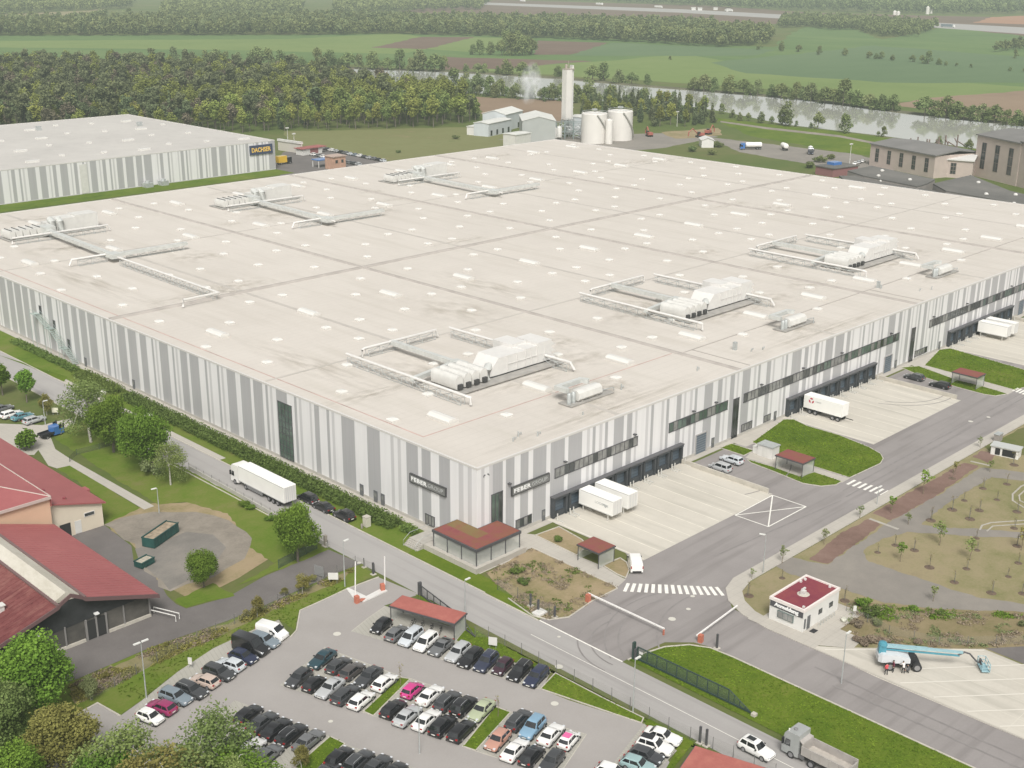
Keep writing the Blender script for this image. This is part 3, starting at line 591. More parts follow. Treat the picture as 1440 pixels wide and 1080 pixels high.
mr = N_.new('ShaderNodeMapRange'); mr.inputs['From Min'].default_value = .42; mr.inputs['From Max'].default_value = .72; mr.inputs['To Max'].default_value = .42; L__.new(ns.outputs['Fac'], mr.inputs['Value'])
mu = N_.new('ShaderNodeMath'); mu.operation = 'MULTIPLY'; L__.new(gr.outputs['Fac'], mu.inputs[0]); L__.new(mr.outputs['Result'], mu.inputs[1]); L__.new(mu.outputs[0], b.inputs['Alpha'])
sm = MB(); sm.sheet(R4(-1, 1, -1, 1), 0); sm = sm.mesh('stain', m)
r2 = random.Random(77)
for i, (x, y, sx, sy) in enumerate([(52, 27, 12, 7), (35, 24, 13, 4), (36, 9, 11, 8), (45, 12, 7, 7), (104, 25, 14, 5), (120, 27, 10, 7), (103, 9, 11, 7), (172, 25, 14, 5), (188, 28, 10, 7), (170, 9, 11, 7), (24, 44, 7, 14), (92, 44, 7, 14), (25, 190, 12, 12), (93, 190, 12, 12), (13, 60, 5, 26), (13, 150, 5, 34), (35, 4, 34, 3), (105, 4, 34, 3), (60, 70, 10, 18), (80, 80, 6, 22)]+[(r2.uniform(8, 270), r2.uniform(20, 235), r2.uniform(4, 14), r2.uniform(3, 9)) for k in range(26)]):
    o = link('stain', sm, roof, (x, y, WH-.0485+.0001*i)); o.scale = (sx, sy, 1)
# small vents and lightning rods on the roof
mb = MB()
for x, y in ((12.5, 4.6), (14.6, 5.5), (17, 3.4), (30, 5), (82, 6), (84.5, 5), (109, 8.5), (152, 6), (155, 4.5), (64, 6), (45, 9), (147, 13.5)):
    mb.tube([(x, y, WH-.1), (x, y, WH+rng.uniform(.5, 1.1))], .13, 8)
    if rng.random() < .5: mb.tube([(x, y, WH+.4), (x+1, y+.3, WH+.4), (x+1, y+.3, WH)], .07, 6)
mb.build('vent_pipe', GALV, roof)
mb = MB()
for x, y in ((80.5, 9), (147.5, 14.5)): mb.box(x-.35, x+.35, y-.35, y+.35, WH-.1, WH+1.6)
mb.build('flue', GALV, roof)

# ---- right hand facade (dock side, plane y=0)
def win_r(x0, x1, za, zb, n, mats, name='window', fr=.1, parent=wh):
    f = MB(); f.box(x0-fr, x1+fr, -.12, -.0, za-fr, za); f.box(x0-fr, x1+fr, -.12, -.0, zb, zb+fr)
    for i in range(n+1):
        x = x0+(x1-x0)*i/n; f.box(x-.05, x+.05, -.115, -.0, za, zb)
    fo = f.build(name, FRAME, parent); p = MB(); r = random.Random(int(x0*10))
    for i in range(n):
        a = x0+(x1-x0)*i/n; b_ = x0+(x1-x0)*(i+1)/n
        p.add([(a+.05, -.06, za), (b_-.05, -.06, za), (b_-.05, -.06, zb), (a+.05, -.06, zb)], [(0, 1, 2, 3)], mats[min(len(mats)-1, int(r.random()*len(mats)))])
    p.build('pane', [GLASS, GLASS_L, GLASS_G], fo); return fo
def win_l(y0, y1, za, zb, n, nz, mats, name='window', fr=.1):
    f = MB(); f.box(-.12, 0, y0-fr, y1+fr, za-fr, za); f.box(-.12, 0, y0-fr, y1+fr, zb, zb+fr)
    for i in range(n+1):
        y = y0+(y1-y0)*i/n; f.box(-.115, 0, y-.05, y+.05, za, zb)
    for k in range(1, nz): z = za+(zb-za)*k/nz; f.box(-.1, 0, y0, y1, z-.06, z+.06)
    fo = f.build(name, FRAME, wh); p = MB(); p.add([(-.06, y0, za), (-.06, y1, za), (-.06, y1, zb), (-.06, y0, zb)], [(0, 1, 2, 3)], mats)
    p.build('pane', [GLASS, GLASS_L, GLASS_G], fo); return fo
win_r(17.7, 39, 7.0, 8.6, 18, [1, 1, 0, 1]); win_r(48, 66, 6.9, 8.6, 14, [2, 2, 0, 2, 1])
win_r(71.4, 96, 6.9, 8.6, 20, [1, 1, 0]); win_r(96.2, 132, 6.9, 8.6, 26, [2, 0, 2, 1])
win_r(146.5, 170, 6.9, 8.6, 18, [1, 0, 0]); win_r(170.2, 206, 6.9, 8.6, 26, [2, 0, 2, 1])
win_r(8.6, 12.2, .8, 2.2, 4, [0, 1]); win_r(71.3, 74.8, .8, 2.2, 4, [1, 0]); win_r(79.1, 81.3, .8, 2.0, 2, [0, 1]); win_r(140.8, 146.7, .9, 2.2, 5, [1, 0])
for x0 in (68.0, 138.0): win_r(x0, x0+1.8, .3, 8.3, 2, [2, 0])
win_r(3.1, 5.5, .3, 8.4, 3, [2, 0, 1])
for k in range(3):
    ox = 70*k
    if k == 2: n_d = 9
    # loading docks
    xs = [16.75+ox+3.93*i for i in range(9)]
    for x in xs:
        d = MB(); d.box(x, x+.45, -.75, -.004, .1, 3.4); d.box(x+3.05, x+3.5, -.75, -.004, .1, 3.4); d.box(x, x+3.5, -.9, -.004, 3.4, 3.75)
        do = d.build('dock_shelter', DOCKD, wh)
        e = MB(); e.box(x+.45, x+3.05, -.14, -.004, 1.05, 3.4, 0); e.box(x+.45, x+3.05, -.5, -.004, .1, 1.05, 1)
        for z in (1.6, 2.2, 2.8): e.box(x+.45, x+3.05, -.16, -.14, z-.02, z+.02, 1)
        e.build('dock_door', [DOOR_B, DOCKD], do)
        for gx_ in (x+.2, x+3.3): b_ = MB(); b_.tube([(gx_, -1.5, 0), (gx_, -1.5, 1.25)], .11, 8); b_.box(gx_-.1, gx_+.1, -2.9, -1.45, .0, .25); b_.build('wheel_guide', plain('pale_steel', (.52, .51, .47), .5), do)
    f = MB(); f.box(xs[0]-.1, xs[-1]+3.6, -.95, -.004, 3.76, 3.95); f.build('dock_fascia', plain('dock_fascia', (.10, .10, .105), .6), wh)
    # gate, doors
    g = MB(); g.box(56.3+ox, 56.5+ox, -.2, 0, .1, 4.1, 1); g.box(59.6+ox, 59.8+ox, -.2, 0, .1, 4.1, 1); g.box(56.5+ox, 59.6+ox, -.2, 0, 3.95, 4.15, 1)
    g.box(56.5+ox, 59.6+ox, -.08, 0, .12, 3.95, 0)
    for i in range(1, 8): g.box(56.5+ox, 59.6+ox, -.1, -.08, .12+i*.48-.02, .12+i*.48+.02, 1)
    g.build('gate', [plain('gate_blue', (.105, .135, .165), .5, var=.1, scale=1), plain('gate_frame', (.34, .33, .32), .6)], wh)
    for dx in ((61.5, 62.4), (82.6-70 if k == 0 else 82.6-70, 83.5-70)):
        if k == 0 and dx[0] < 20: dx = (14.7, 15.5)
        p = MB(); p.box(dx[0]+ox, dx[1]+ox, -.09, 0, .1, 2.1, 0); p.box(dx[0]+ox+.15, dx[1]+ox-.15, -.12, -.09, 1.1, 1.8, 1)
        p.build('door', [plain('door_grey', (.115, .12, .125), .5), GLASS_L], wh)
    r_ = MB(); r_.prism([(52.0+ox, -.05), (66+ox, -.05), (66+ox, -1.2), (52+ox, -12)], .03, .1); 
# wall lamps
mb = MB()
for x in (20, 38, 55, 62, 77, 92, 107, 128, 148, 165, 190, 6.9): mb.box(x-.25, x+.25, -.55, -.0, 9.2, 9.4); 
mb.build('wall_lamp', FRAME, wh)
# ---- left facade (plane x=0)
win_l(48.7, 52.9, .5, 11.3, 4, 9, 2)
for y in (28.4, 24.6, 22.7, 106.5, 128.1): 
    p = MB(); p.box(-.09, 0, y, y+1.0, .1, 2.2, 0); p.box(-.12, -.09, y+.2, y+.8, 1.1, 1.8, 1); p.build('door', [MATS['door_grey'], GLASS_L], wh)
win_l(10, 12.2, .5, 2.2, 3, 1, 1); win_l(148.6, 149.6, 8.4, 10.2, 1, 1, 0); win_l(142, 143, 6.3, 8.0, 1, 1, 0); win_l(135.5, 136.5, 2.9, 4.8, 1, 1, 0)
# signs: dark framed boxes with white bold and grey thin letters
SIGNB = plain('sign_board', (.185, .185, .18), .5); SIGNF = plain('sign_frame', (.06, .06, .06), .5); SW = plain('sign_white', (.82, .82, .80), .5); SG = plain('sign_grey', (.42, .43, .42), .5)
def sign(cx_, cy_, rz, width, zlo, zhi):
    h_ = zhi-zlo; s = MB(); s.box(0, width, -.3, -.004, 0, h_, 0)
    for a in ((-.06, width+.06, -.06, .1), (-.06, width+.06, h_-.1, h_+.06)): s.box(a[0], a[1], -.34, -.002, a[2], a[3], 1)
    for a in (-.06, width-.08): s.box(a, a+.14, -.34, -.002, .1, h_-.1, 1)
    so_ = s.build('sign_panel', [SIGNB, SIGNF], wh); so_.location = (cx_, cy_, zlo); so_.rotation_euler = (0, 0, rz)
    fit_text('lettering', 'FEBER', width*.44, h_*.5, SW, so_, (width*.05, -.33, h_*.25), (rad(90), 0, 0), bold=.03, space=1.15)
    fit_text('lettering', 'GROUP', width*.42, h_*.46, SG, so_, (width*.52, -.33, h_*.27), (rad(90), 0, 0), space=1.05)
sign(7.45, 0, 0, 8.65, 7.0, 8.42); sign(0, 15.72, rad(-90), 8.67, 6.9, 8.35)
# small round mark near the corner
mb = MB()
for s_ in (-1, 1): mb.tube([(1.95+.35*s_+.22*math.cos(a), -.06, 12.0+.3*math.sin(a)) for a in [rad(x) for x in range(0 if s_ > 0 else 60, 200 if s_ < 0 else 140, 20)]], .07, 6)
mb.build('wall_emblem', FRAME, wh)

# ---- entrance canopy: L shaped glazed porch with red planted roof
REDROOF = ground_mat('sedum_red', [(.16, .05, .045), (.225, .068, .068), (.21, .09, .055), (.25, .08, .085)], big=.25, mid=.8, fine=4, lo=.3, hi=.7, bump=.3)
OLIVE = ground_mat('sedum_olive', [(.22, .085, .06), (.19, .13, .055), (.16, .14, .055)], big=.3, mid=.9, fine=4, bump=.3)
cn = thing('entrance_canopy', 'glazed corner canopy with an L shaped red planted roof at the warehouse corner', 'canopy')
Lp = [(-5.4, 4.6), (-.1, 4.6), (-.1, -.1), (4.3, -.1), (4.3, -5.5), (-5.4, -5.5)]
mb = MB(); mb.prism(Lp, 3.3, 3.75); mb.build('roof_frame', FRAME, cn)
Lq = [(-5.2, 4.4), (-.1, 4.4), (-.1, -.3), (4.1, -.3), (4.1, -5.3), (-5.2, -5.3)]
mb = MB(); mb.prism([(-5.2, 4.4), (-2.6, 4.4), (-2.6, -2.7), (4.1, -2.7), (4.1, -5.3), (-5.2, -5.3)], 3.5, 3.8, 0); mb.prism([(-2.6, 4.4), (-.1, 4.4), (-.1, -2.7), (-2.6, -2.7)], 3.5, 3.8, 1); mb.prism([(-.1, -.3), (4.1, -.3), (4.1, -2.7), (-.1, -2.7)], 3.5, 3.8, 0)
mb.build('planted_roof', [REDROOF, OLIVE], cn)
m, nt_, b = _mat('clear_glass'); b.inputs['Base Color'].default_value = (.62, .64, .60, 1); b.inputs['Roughness'].default_value = .08; b.inputs['Alpha'].default_value = .42; b.inputs['Specular IOR Level'].default_value = .6
CLEAR = m
mb = MB()
for a, b_ in (((-5.2, 4.4), (-5.2, -5.3)), ((-5.2, -5.3), (4.1, -5.3)), ((4.1, -5.3), (4.1, -2.5))):
    mb.add([(*a, .9), (*b_, .9), (*b_, 3.3), (*a, 3.3)], [(0, 1, 2, 3)])
mb.build('glazing', CLEAR, cn)
for p in [(-5.2, 4.4), (-5.2, 1.2), (-5.2, -2), (-5.2, -5.3), (-2.1, -5.3), (1, -5.3), (4.1, -5.3), (4.1, -2.5)]:
    mb = MB(); mb.box(p[0]-.07, p[0]+.07, p[1]-.07, p[1]+.07, .3, 3.35); mb.build('post', FRAME, cn)
mb = MB(); mb.prism([(-5.9, 6), (-.06, 6), (-.06, -.06), (4.9, -.06), (4.9, -6), (-5.9, -6)], -.05, .9); mb.build('base', M['paving'], cn)
mb = MB()
for q in range(5): mb.box(-7.2+.0, -5.9, 6.2+q*.0, 8.6, 0, .05)
mb = MB()
for i in range(5): mb.box(-6.0-.3*(i+1), -6.0-.3*i, 6.1, 9.4, 0, .9-.18*(i+1)+.0)
mb.prism([(-6, 6.1), (-.1, 6.1), (-.1, 9.4), (-6, 9.4)], -.05, .9); mb.build('steps', plain('step_stone', (.38, .36, .32), .9, var=.1, scale=1), cn)
mb = MB()
for y in (6.3, 9.2): mb.tube([(-7.4, y, .0), (-7.4, y, 1.0), (-6, y, 1.9), (-2, y, 1.9), (-2, y, .9)], .035, 6)
mb.build('handrail', GALV, cn)
# ---- steel escape stair on the long left wall
st = thing('escape_stair', 'green grey steel zigzag escape stair on the long left wall', 'stair')
GST = plain('green_steel', (.34, .40, .37), .5)
lev = [(150.5, 8.3), (143.5, 6.2), (137, 2.8), (131, .1)]
mb = MB()
for (ya, za), (yb, zb_) in zip(lev[:-1], lev[1:]):
    n_ = 10
    for i in range(n_):
        t = i/n_; y = ya-1.2+(yb-ya+1.2)*t; z = za+(zb_-za)*t; mb.box(-1.5, -.4, y-.25, y+.15, z-.06, z)
    for x in (-1.55, -.35): mb.tube([(x, ya-1.2, za), (x, yb, zb_)], .06, 6); mb.tube([(x, ya-1.2, za+1), (x, yb, zb_+1)], .035, 6)
mb.build('flight', GST, st)
mb = MB()
for y, z in lev[:-1]:
    mb.box(-1.7, -.1, y-1.3, y+.9, z-.08, z)
    for p in ((-1.7, y-1.3), (-1.7, y+.9)): mb.tube([(*p, 0), (*p, z+1.05)], .06, 6)
    mb.tube([(-1.7, y-1.3, z+1), (-1.7, y+.9, z+1)], .035, 6)
mb.build('landing', GST, st)
# ---- roof plant: three sets on the dock side, three on the far side
def rect_duct(mb, pts, w_, h_, z, mi=0):
    for k_, (a, b_) in enumerate(zip(pts[:-1], pts[1:])):
        a, b_ = Vector(a), Vector(b_); d = (b_-a).normalized(); n_ = Vector((-d.y, d.x))*w_/2; a2 = a-d*w_/2*.98; b2 = b_+d*w_/2*.98
        mb.prism([tuple(a2-n_), tuple(b2-n_), tuple(b2+n_), tuple(a2+n_)], z+k_*.003, z+h_+k_*.003, mi)
def trestle(mb, a, b_, z, step=3.0, wd=.9):
    a, b_ = Vector(a), Vector(b_); L = (b_-a).length; d = (b_-a)/L; n_ = Vector((-d.y, d.x))*wd/2; k = int(L/step)
    for i in range(k+1):
        p = a+d*(L*i/max(1, k))
        for s in (-1, 1): q = p+n_*s; mb.tube([(q.x, q.y, 0), (q.x, q.y, z)], .06, 4)
        if i < k:
            p2 = a+d*(L*(i+1)/k); q = p+n_; q2 = p2+n_
            mb.tube([(q.x, q.y, .15), (q2.x, q2.y, z-.05)], .045, 4); q = p-n_; q2 = p2-n_; mb.tube([(q.x, q.y, z-.05), (q2.x, q2.y, .15)], .045, 4)
    for s in (-1, 1): q = a+n_*s; r = b_+n_*s; mb.tube([(q.x, q.y, z*.98), (r.x, r.y, z*.98)], .05, 4); mb.tube([(q.x, q.y, .12), (r.x, r.y, .12)], .05, 4)
SOOT = plain('platform_steel', (.33, .315, .29), .7, var=.15, scale=.7); BLACK = plain('black_gap', (.05, .05, .05), .7)
def air_plant(ox, lab):
    t = thing('rooftop_plant', lab, 'air handler', (ox, 0, WH-.05), 0, 'rooftop air handlers along the dock side')
    P = MB()
    for pts in ([(18.6, 56.3, 1.9), (18.4, 22.0, 1.9), (18.9, 21.6, 1.7), (19.0, 21.6, .3)], [(22.6, 56.6, .4), (22.6, 56.6, 1.8), (23.4, 56.7, 1.9), (42, 56.6, 1.9), (42.5, 56.6, .6)], [(45.2, 55.8, 1.9), (45.9, 22.4, 1.9), (46.3, 21.8, .5)]):
        q = MB(); q.tube(pts, .27, 10); q.build('pipe', WHITE, t, 40)
    for a_, b_ in (((18.6, 55.5), (18.4, 23)), ((24, 56.7), (41.5, 56.6)), ((45.2, 55), (45.9, 23))): T = MB(); trestle(T, a_, b_, 1.5); T.build('trestle', GALV, t)
    D = MB(); rect_duct(D, [(30.4, 56.6), (30.4, 38.4), (30.2, 35.8)], 1.0, .9, 1.2); rect_duct(D, [(30.4, 38.2), (18.5, 36.4)], .9, .8, 1.206)
    D.box(29.5, 31.3, 35.2, 38.5, 1.0, 2.3); D.build('duct', DUCT, t)
    S = MB(); S.box(21.4, 48.6, 26.6, 36.2, .25, .45)
    for x in range(22, 49, 4):
        for y in (27, 31.5, 36): S.box(x-.15, x+.15, y-.15, y+.15, 0, .25)
    S.build('platform', SOOT, t)
    for i in range(4):
        x = 22.6+i*2.05; q = MB(); prof = [(-.78, .25), (.78, .25), (.9, .8), (.9, 1.9), (.72, 2.45), (.3, 2.75), (-.3, 2.75), (-.72, 2.45), (-.9, 1.9), (-.9, .8)]
        q.loft([[(x+a, y, .45+b_) for a, b_ in prof] for y in (28.4, 35.2)], 0); q.box(x-.5, x+.5, 27.9, 28.4, .7, 1.6, 1); q.box(x-.06, x+.06, 28.6, 35, 3.2, 3.24, 0)
        q.build('filter_tank', [OFFW, BLACK], t, 40)
    B = MB(); B.tube([(30.2, 29.2, .5), (30.2, 29.2, 2.4), (30.9, 29.6, 2.6), (31.6, 30.2, 2.6)], .75, 12); B.box(29.8, 31.3, 30.2, 34.8, .5, 2.2); B.build('fan_housing', DUCT, t, 40)
    A = MB(); zz = .75
    A.loft([[(31.2, y0, zz), (31.2, y1, zz), (31.2, y1, z1), (31.2, y0, z1)] for y0, y1, z1 in ((29.3, 34.4, zz+.9),)]+[[(33.2, 29.1, zz), (33.2, 34.6, zz), (33.2, 34.6, zz+3.3), (33.2, 29.1, zz+3.3)], [(40.4, 29.1, zz), (40.4, 34.6, zz), (40.4, 34.6, zz+3.3), (40.4, 29.1, zz+3.3)]])
    A.box(40.4, 43.6, 29.1, 34.6, zz, zz+3.5); A.box(43.6, 47.6, 29.0, 34.8, zz, zz+4.0)
    A.box(39.6, 43.5, 32, 37.2, zz+.3, zz+3.9)
    for i in range(3): A.loft([[(47.6, 29.2, zz+.3+i*1.25), (47.6, 34.6, zz+.3+i*1.25), (47.6, 34.6, zz+1.2+i*1.25), (47.6, 29.2, zz+1.2+i*1.25)], [(48.9, 29.2, zz+.15+i*1.25), (48.9, 34.6, zz+.15+i*1.25), (48.9, 34.6, zz+.35+i*1.25), (48.9, 29.2, zz+.35+i*1.25)]])
    A.build('housing', WHITE, t)
    K = MB(); 
    for x in (35.5, 38, 40.4, 42, 43.6, 45.6): K.box(x-.03, x+.03, 28.94, 29.1, zz+.1, zz+3.2)
    K.box(35.5, 45.6, 28.95, 29.1, zz+1.6, zz+1.65); K.build('panel_joint', plain('joint_grey', (.60, .585, .56), .6), t)
    L = MB(); L.box(31.5, 47.6, 29.2, 34.4, .45, .75); L.build('base_frame', BLACK, t)
    return t
sets = [(0, 'white rooftop air handler with four filter tanks nearest the red line and the corner'), (67.5, 'middle one of the three white air handlers along the dock side of the roof'), (135, 'farthest white air handler on the right of the roof near the dock side')]
plant = [air_plant(*s) for s in sets]
def chiller(ox, lab):
    t = thing('rooftop_chiller', lab, 'chiller', (ox, 0, WH-.05), 0, 'small chillers at the dock side roof edge')
    mb = MB(); prof = [(9.3, .5), (11.3, .5), (11.6, .9), (11.4, 1.9), (10.9, 2.3), (9.7, 2.3), (9.2, 1.9), (9.0, .9)]
    mb.loft([[(x, y, z) for y, z in prof] for x in (33.6, 39.8)]); mb.build('housing', OFFW, t, 40)
    mb = MB(); rect_duct(mb, [(32.3, 11.2), (32.3, 13.2), (38.4, 13.2), (38.9, 12.2)], .9, .8, 2.0); mb.build('duct', DUCT, t)
    mb = MB()
    for p in ((31.8, 9.9), (32.9, 9.9)): mb.lathe([(.4, 0.1), (.42, .2), (.42, 2.1), (.25, 2.3)], (*p, 0), 10)
    mb.build('silencer', GALV, t, 40)
    mb = MB(); mb.box(31, 42.5, 8.6, 11.8, .1, .3)
    for x in (34.5, 36.5, 38.5): mb.box(x-.1, x+.1, 9, 11.6, .3, .5)
    mb.build('platform', SOOT, t)
    mb = MB(); mb.tube([(39.8, 10.2, .7), (43.6, 9.6, .7), (43.6, 9.6, .1)], .09, 6); mb.build('pipe', GALV, t)
chiller(0, 'grey cylindrical chiller with a bent duct at the roof edge nearest the corner'); chiller(67.3, 'middle one of the three grey chillers at the dock side roof edge'); chiller(134.9, 'farthest grey chiller on the right of the dock side roof edge')
def far_plant(ox, lab):
    t = thing('rooftop_plant', lab, 'air handler', (ox, 0, WH-.05), 0, 'rooftop air handlers on the far half of the roof')
    P = MB()
    for pts in ([(17.4, 201.6, .5), (17.4, 201.6, 1.9), (45, 200.6, 1.9), (45.6, 200.6, .4)], [(28, 166.6, 1.9), (17.3, 166.9, 1.9), (16.6, 166.9, .5)], [(27.2, 161.5, 1.9), (26.2, 113.4 if ox == 0 else 121, 1.9), (17.0, 113.3 if ox == 0 else 121, 1.9), (16.8, 113.3 if ox == 0 else 121, .4)] if ox == 0 else [(27.2, 162, 1.9), (27.2, 160.5, 1.9)]): q = MB(); q.tube(pts, .28, 10); q.build('pipe', WHITE, t, 40)
    for a_, b_, h_ in [((18.5, 201.6), (44, 200.6), 1.5), ((19, 166.8), (26.5, 166.6), 1.5), ((32, 166), (48, 165.2), 1.3)]+([((27.2, 160), (26.2, 115), 1.5)] if ox == 0 else []): T = MB(); trestle(T, a_, b_, h_); T.build('trestle', GALV, t)
    D = MB(); rect_duct(D, [(29.4, 206.8), (27.6, 164.6)], 1.4, 1.0, 1.2); rect_duct(D, [(28.4, 165.6), (48.6, 165.0)], 1.1, .9, 1.206); D.box(26.4, 29.4, 163.3, 167.0, 1.15, 2.3); D.box(28.0, 31.4, 204.5, 209, .6, 2.9); D.build('duct', DUCT, t)
    for i in range(5):
        x = 19.8+i*2.0; q = MB(); prof = [(-.7, .25), (.7, .25), (.85, .8), (.85, 1.8), (.6, 2.4), (-.6, 2.4), (-.85, 1.8), (-.85, .8)]
        q.loft([[(x+a, y, .3+b_) for a, b_ in prof] for y in (206.4, 211.6)]); q.box(x-.06, x+.06, 206.6, 211.4, 2.7, 2.9, 1); q.build('filter_tank', [OFFW, BLACK], t, 40)
    A = MB(); A.box(33.5, 39.4, 208.4, 213.6, .5, 3.9); A.box(39.4, 46.2, 208.4, 213.6, .5, 4.3); A.box(31.0, 33.5, 209, 213, .5, 3.0); A.build('housing', OFFW, t)
    B = MB(); B.tube([(32.4, 208.2, .4), (32.4, 208.2, 3.4), (32.4, 210, 3.9)], .9, 12); B.tube([(34.6, 208, .4), (34.6, 208, 3.2), (34.6, 209.5, 3.7)], .9, 12); B.build('fan_housing', DUCT, t, 40)
    S = MB(); S.box(18.4, 47, 205.6, 214, .1, .3); S.build('platform', SOOT, t)
far_plant(0, 'far half air handler nearest the left roof edge, with a long thin pipe'); far_plant(68.2, 'middle air handler on the far half of the roof'); far_plant(136.8, 'air handler on the far half of the roof, farthest back near the chemical plant')
# ---------------------------------------------------------------- cars
def carpaint(name, col, rough=.28): return plain('paint_'+name, col, rough, spec=.5, coat=.6)
CP = {k: carpaint(k, c) for k, c in dict(white=(.78, .77, .74), black=(.016, .016, .018), dgrey=(.05, .052, .055), grey=(.14, .143, .145), silver=(.42, .43, .43), lsilver=(.52, .55, .57), dblue=(.024, .03, .062), navy=(.032, .038, .065), teal=(.022, .055, .07), magenta=(.55, .045, .22), dmag=(.28, .03, .11), green=(.38, .42, .28), lblue=(.20, .33, .44), salmon=(.46, .25, .19), beige=(.50, .40, .34), bluegrey=(.19, .23, .26), maroon=(.045, .02, .03), lteal=(.28, .40, .40), cream=(.68, .66, .56), tealc=(.10, .24, .28), brown=(.075, .068, .065), pink=(.70, .13, .33), yellow=(.65, .42, .04), blue=(.05, .16, .42), red=(.45, .05, .05)).items()}
CGL = plain('car_glass', (.018, .02, .022), .06, spec=.9); TYRE = plain('tyre', (.025, .025, .026), .85); RIM = plain('rim', (.34, .34, .35), .35, metal=.6); LAMP = plain('headlamp', (.62, .64, .66), .15); TAIL = plain('tail_lamp', (.30, .02, .02), .25); PLATE = plain('number_plate', (.72, .71, .66), .5); RAIL = plain('roof_rail', (.50, .51, .52), .3, metal=.5); TRIM = plain('black_trim', (.02, .02, .022), .6)
KIND = dict(  # L, W, H, belt, cowl x, roof front x, roof rear x, rear base x, deck height
 hatch=(4.15, 1.78, 1.47, .93, .82, .12, -1.38, -1.93, .93), sedan=(4.62, 1.82, 1.44, .93, .85, .12, -.98, -1.68, .97), estate=(4.62, 1.82, 1.50, .94, .88, .18, -1.78, -2.18, .94),
 suv=(4.45, 1.86, 1.68, 1.02, .78, .10, -1.68, -2.06, 1.02), mpv=(4.4, 1.82, 1.66, .98, 1.28, .48, -1.72, -2.06, .98), small=(3.62, 1.66, 1.49, .93, .92, .26, -1.22, -1.66, .93), coupe=(4.45, 1.82, 1.34, .88, .72, -.08, -.85, -1.85, .92))
CACHE = {}
def car_meshes(kind):
    if kind in CACHE: return CACHE[kind]
    L, W, H, zb, cw, rf, rr, rb, dk = KIND[kind]; h = L/2; w = W/2; out = {}
    st = [(-h, .40, .72, .80), (-h+.10, .27, dk-.10, .92), (-h+.30, .22, dk, .97), (rb+.25, .2, zb if dk == zb else dk, 1.0), (-h*.35, .19, zb-.01, 1.0), (0, .19, zb-.02, 1.0), (cw, .19, zb-.03, 1.0), (h*.72, .2, zb-.13, .985), (h-.28, .22, zb-.23, .93), (h-.08, .28, .62, .84), (h, .38, .54, .74)]
    rings = []
    for x, z0_, z1_, f in st:
        a = w*f; dz = z1_-z0_
        half = [(a*.86, z0_), (a*.97, z0_+dz*.16), (a, z0_+dz*.45), (a*.985, z0_+dz*.72), (a*.93, z1_-dz*.07), (a*.80, z1_), (a*.35, z1_+.015)]
        rings.append([(x, y, z) for y, z in half]+[(x, -y, z) for y, z in reversed(half)])
    mb = MB(); mb.loft(rings)
    b = [(rb, w*.80), (cw, w*.84)]
    def ring(z, xr, xf, ya, yf): return [(xr, -ya, z), (xf, -yf, z), (xf+.06, 0, z), (xf, yf, z), (xr, ya, z), (xr-.05, 0, z)]
    R0 = ring(zb-.06, rb, cw, w*.86, w*.88); R1 = ring(H-.13, rr-.08, rf+.12, w*.70, w*.70); R2 = ring(H-.03, rr+.08, rf-.12, w*.60, w*.62); R3 = ring(H, rr+.35, rf-.4, w*.44, w*.46)
    mb.loft([R0, R1, R2, R3])
    out['body'] = mb.mesh('body', CP['white'], 38)
    def quad(A, B, C, D, e, ins=(.06, .06, .08, .04)):
        A, B, C, D = map(Vector, (A, B, C, D)); n = (B-A).cross(D-A).normalized()
        def P(u, v): return (A*(1-u)+B*u)*(1-v)+(D*(1-u)+C*u)*v
        u0, u1, v0, v1 = ins[0], 1-ins[1], ins[2], 1-ins[3]
        return [tuple(P(*q)+n*e) for q in ((u0, v0), (u1, v0), (u1, v1), (u0, v1))]
    def glass(a, b_, e=.012, ins=(.06, .06, .1, .03)):
        q = quad(R0[a], R0[b_], R1[b_], R1[a], e, ins); return q
    g = MB(); 
    for a, b_, s in ((1, 2, (.07, -.0, .12, .03)), (2, 3, (-.0, .07, .12, .03))): g.add(glass(a, b_, .015, s), [(0, 1, 2, 3)])
    out['windscreen'] = g.mesh('windscreen', CGL)
    g = MB()
    for a, b_, s in ((4, 5, (.09, 0, .2, .05)), (5, 0, (0, .09, .2, .05))): g.add(glass(a, b_, .015, s), [(0, 1, 2, 3)])
    out['rear_window'] = g.mesh('rear_window', CGL)
    for nm, a, b_ in (('sw_r', 0, 1), ('sw_l', 3, 4)):
        g = MB(); 
        lo, hi = (.07, .40), (.44, .90)
        if a == 3: spans = ((.10, .56), (.60, .93))
        else: spans = ((.07, .40), (.44, .90))
        for u0, u1 in spans: g.add(quad(R0[a], R0[b_], R1[b_], R1[a], .014, (u0, 1-u1, .16, .06)), [(0, 1, 2, 3)])
        out[nm] = g.mesh('side_window', CGL)
    r_ = .325 if kind not in ('suv',) else .36
    y0, y1 = -.11, .11
    t = MB(); t.loft([[(rr_*math.cos(q), yy, rr_*math.sin(q)) for q in [k*math.pi/7 for k in range(14)]] for rr_, yy in ((r_*.8, -.11), (r_, -.085), (r_, .085), (r_*.8, .11))]); out['tyre'] = t.mesh('wheel', TYRE, 40)
    t = MB(); t.loft([[(rr_*math.cos(q), yy, rr_*math.sin(q)) for q in [k*math.pi/5 for k in range(10)]] for rr_, yy in ((r_*.64, -.116), (r_*.60, .0), (r_*.64, .116))]); out['rim'] = t.mesh('rim', RIM)
    out['wheels'] = [(sx*L*.295+(.06 if sx < 0 else .02), sy*(w-.095), r_) for sx in (1, -1) for sy in (1, -1)]
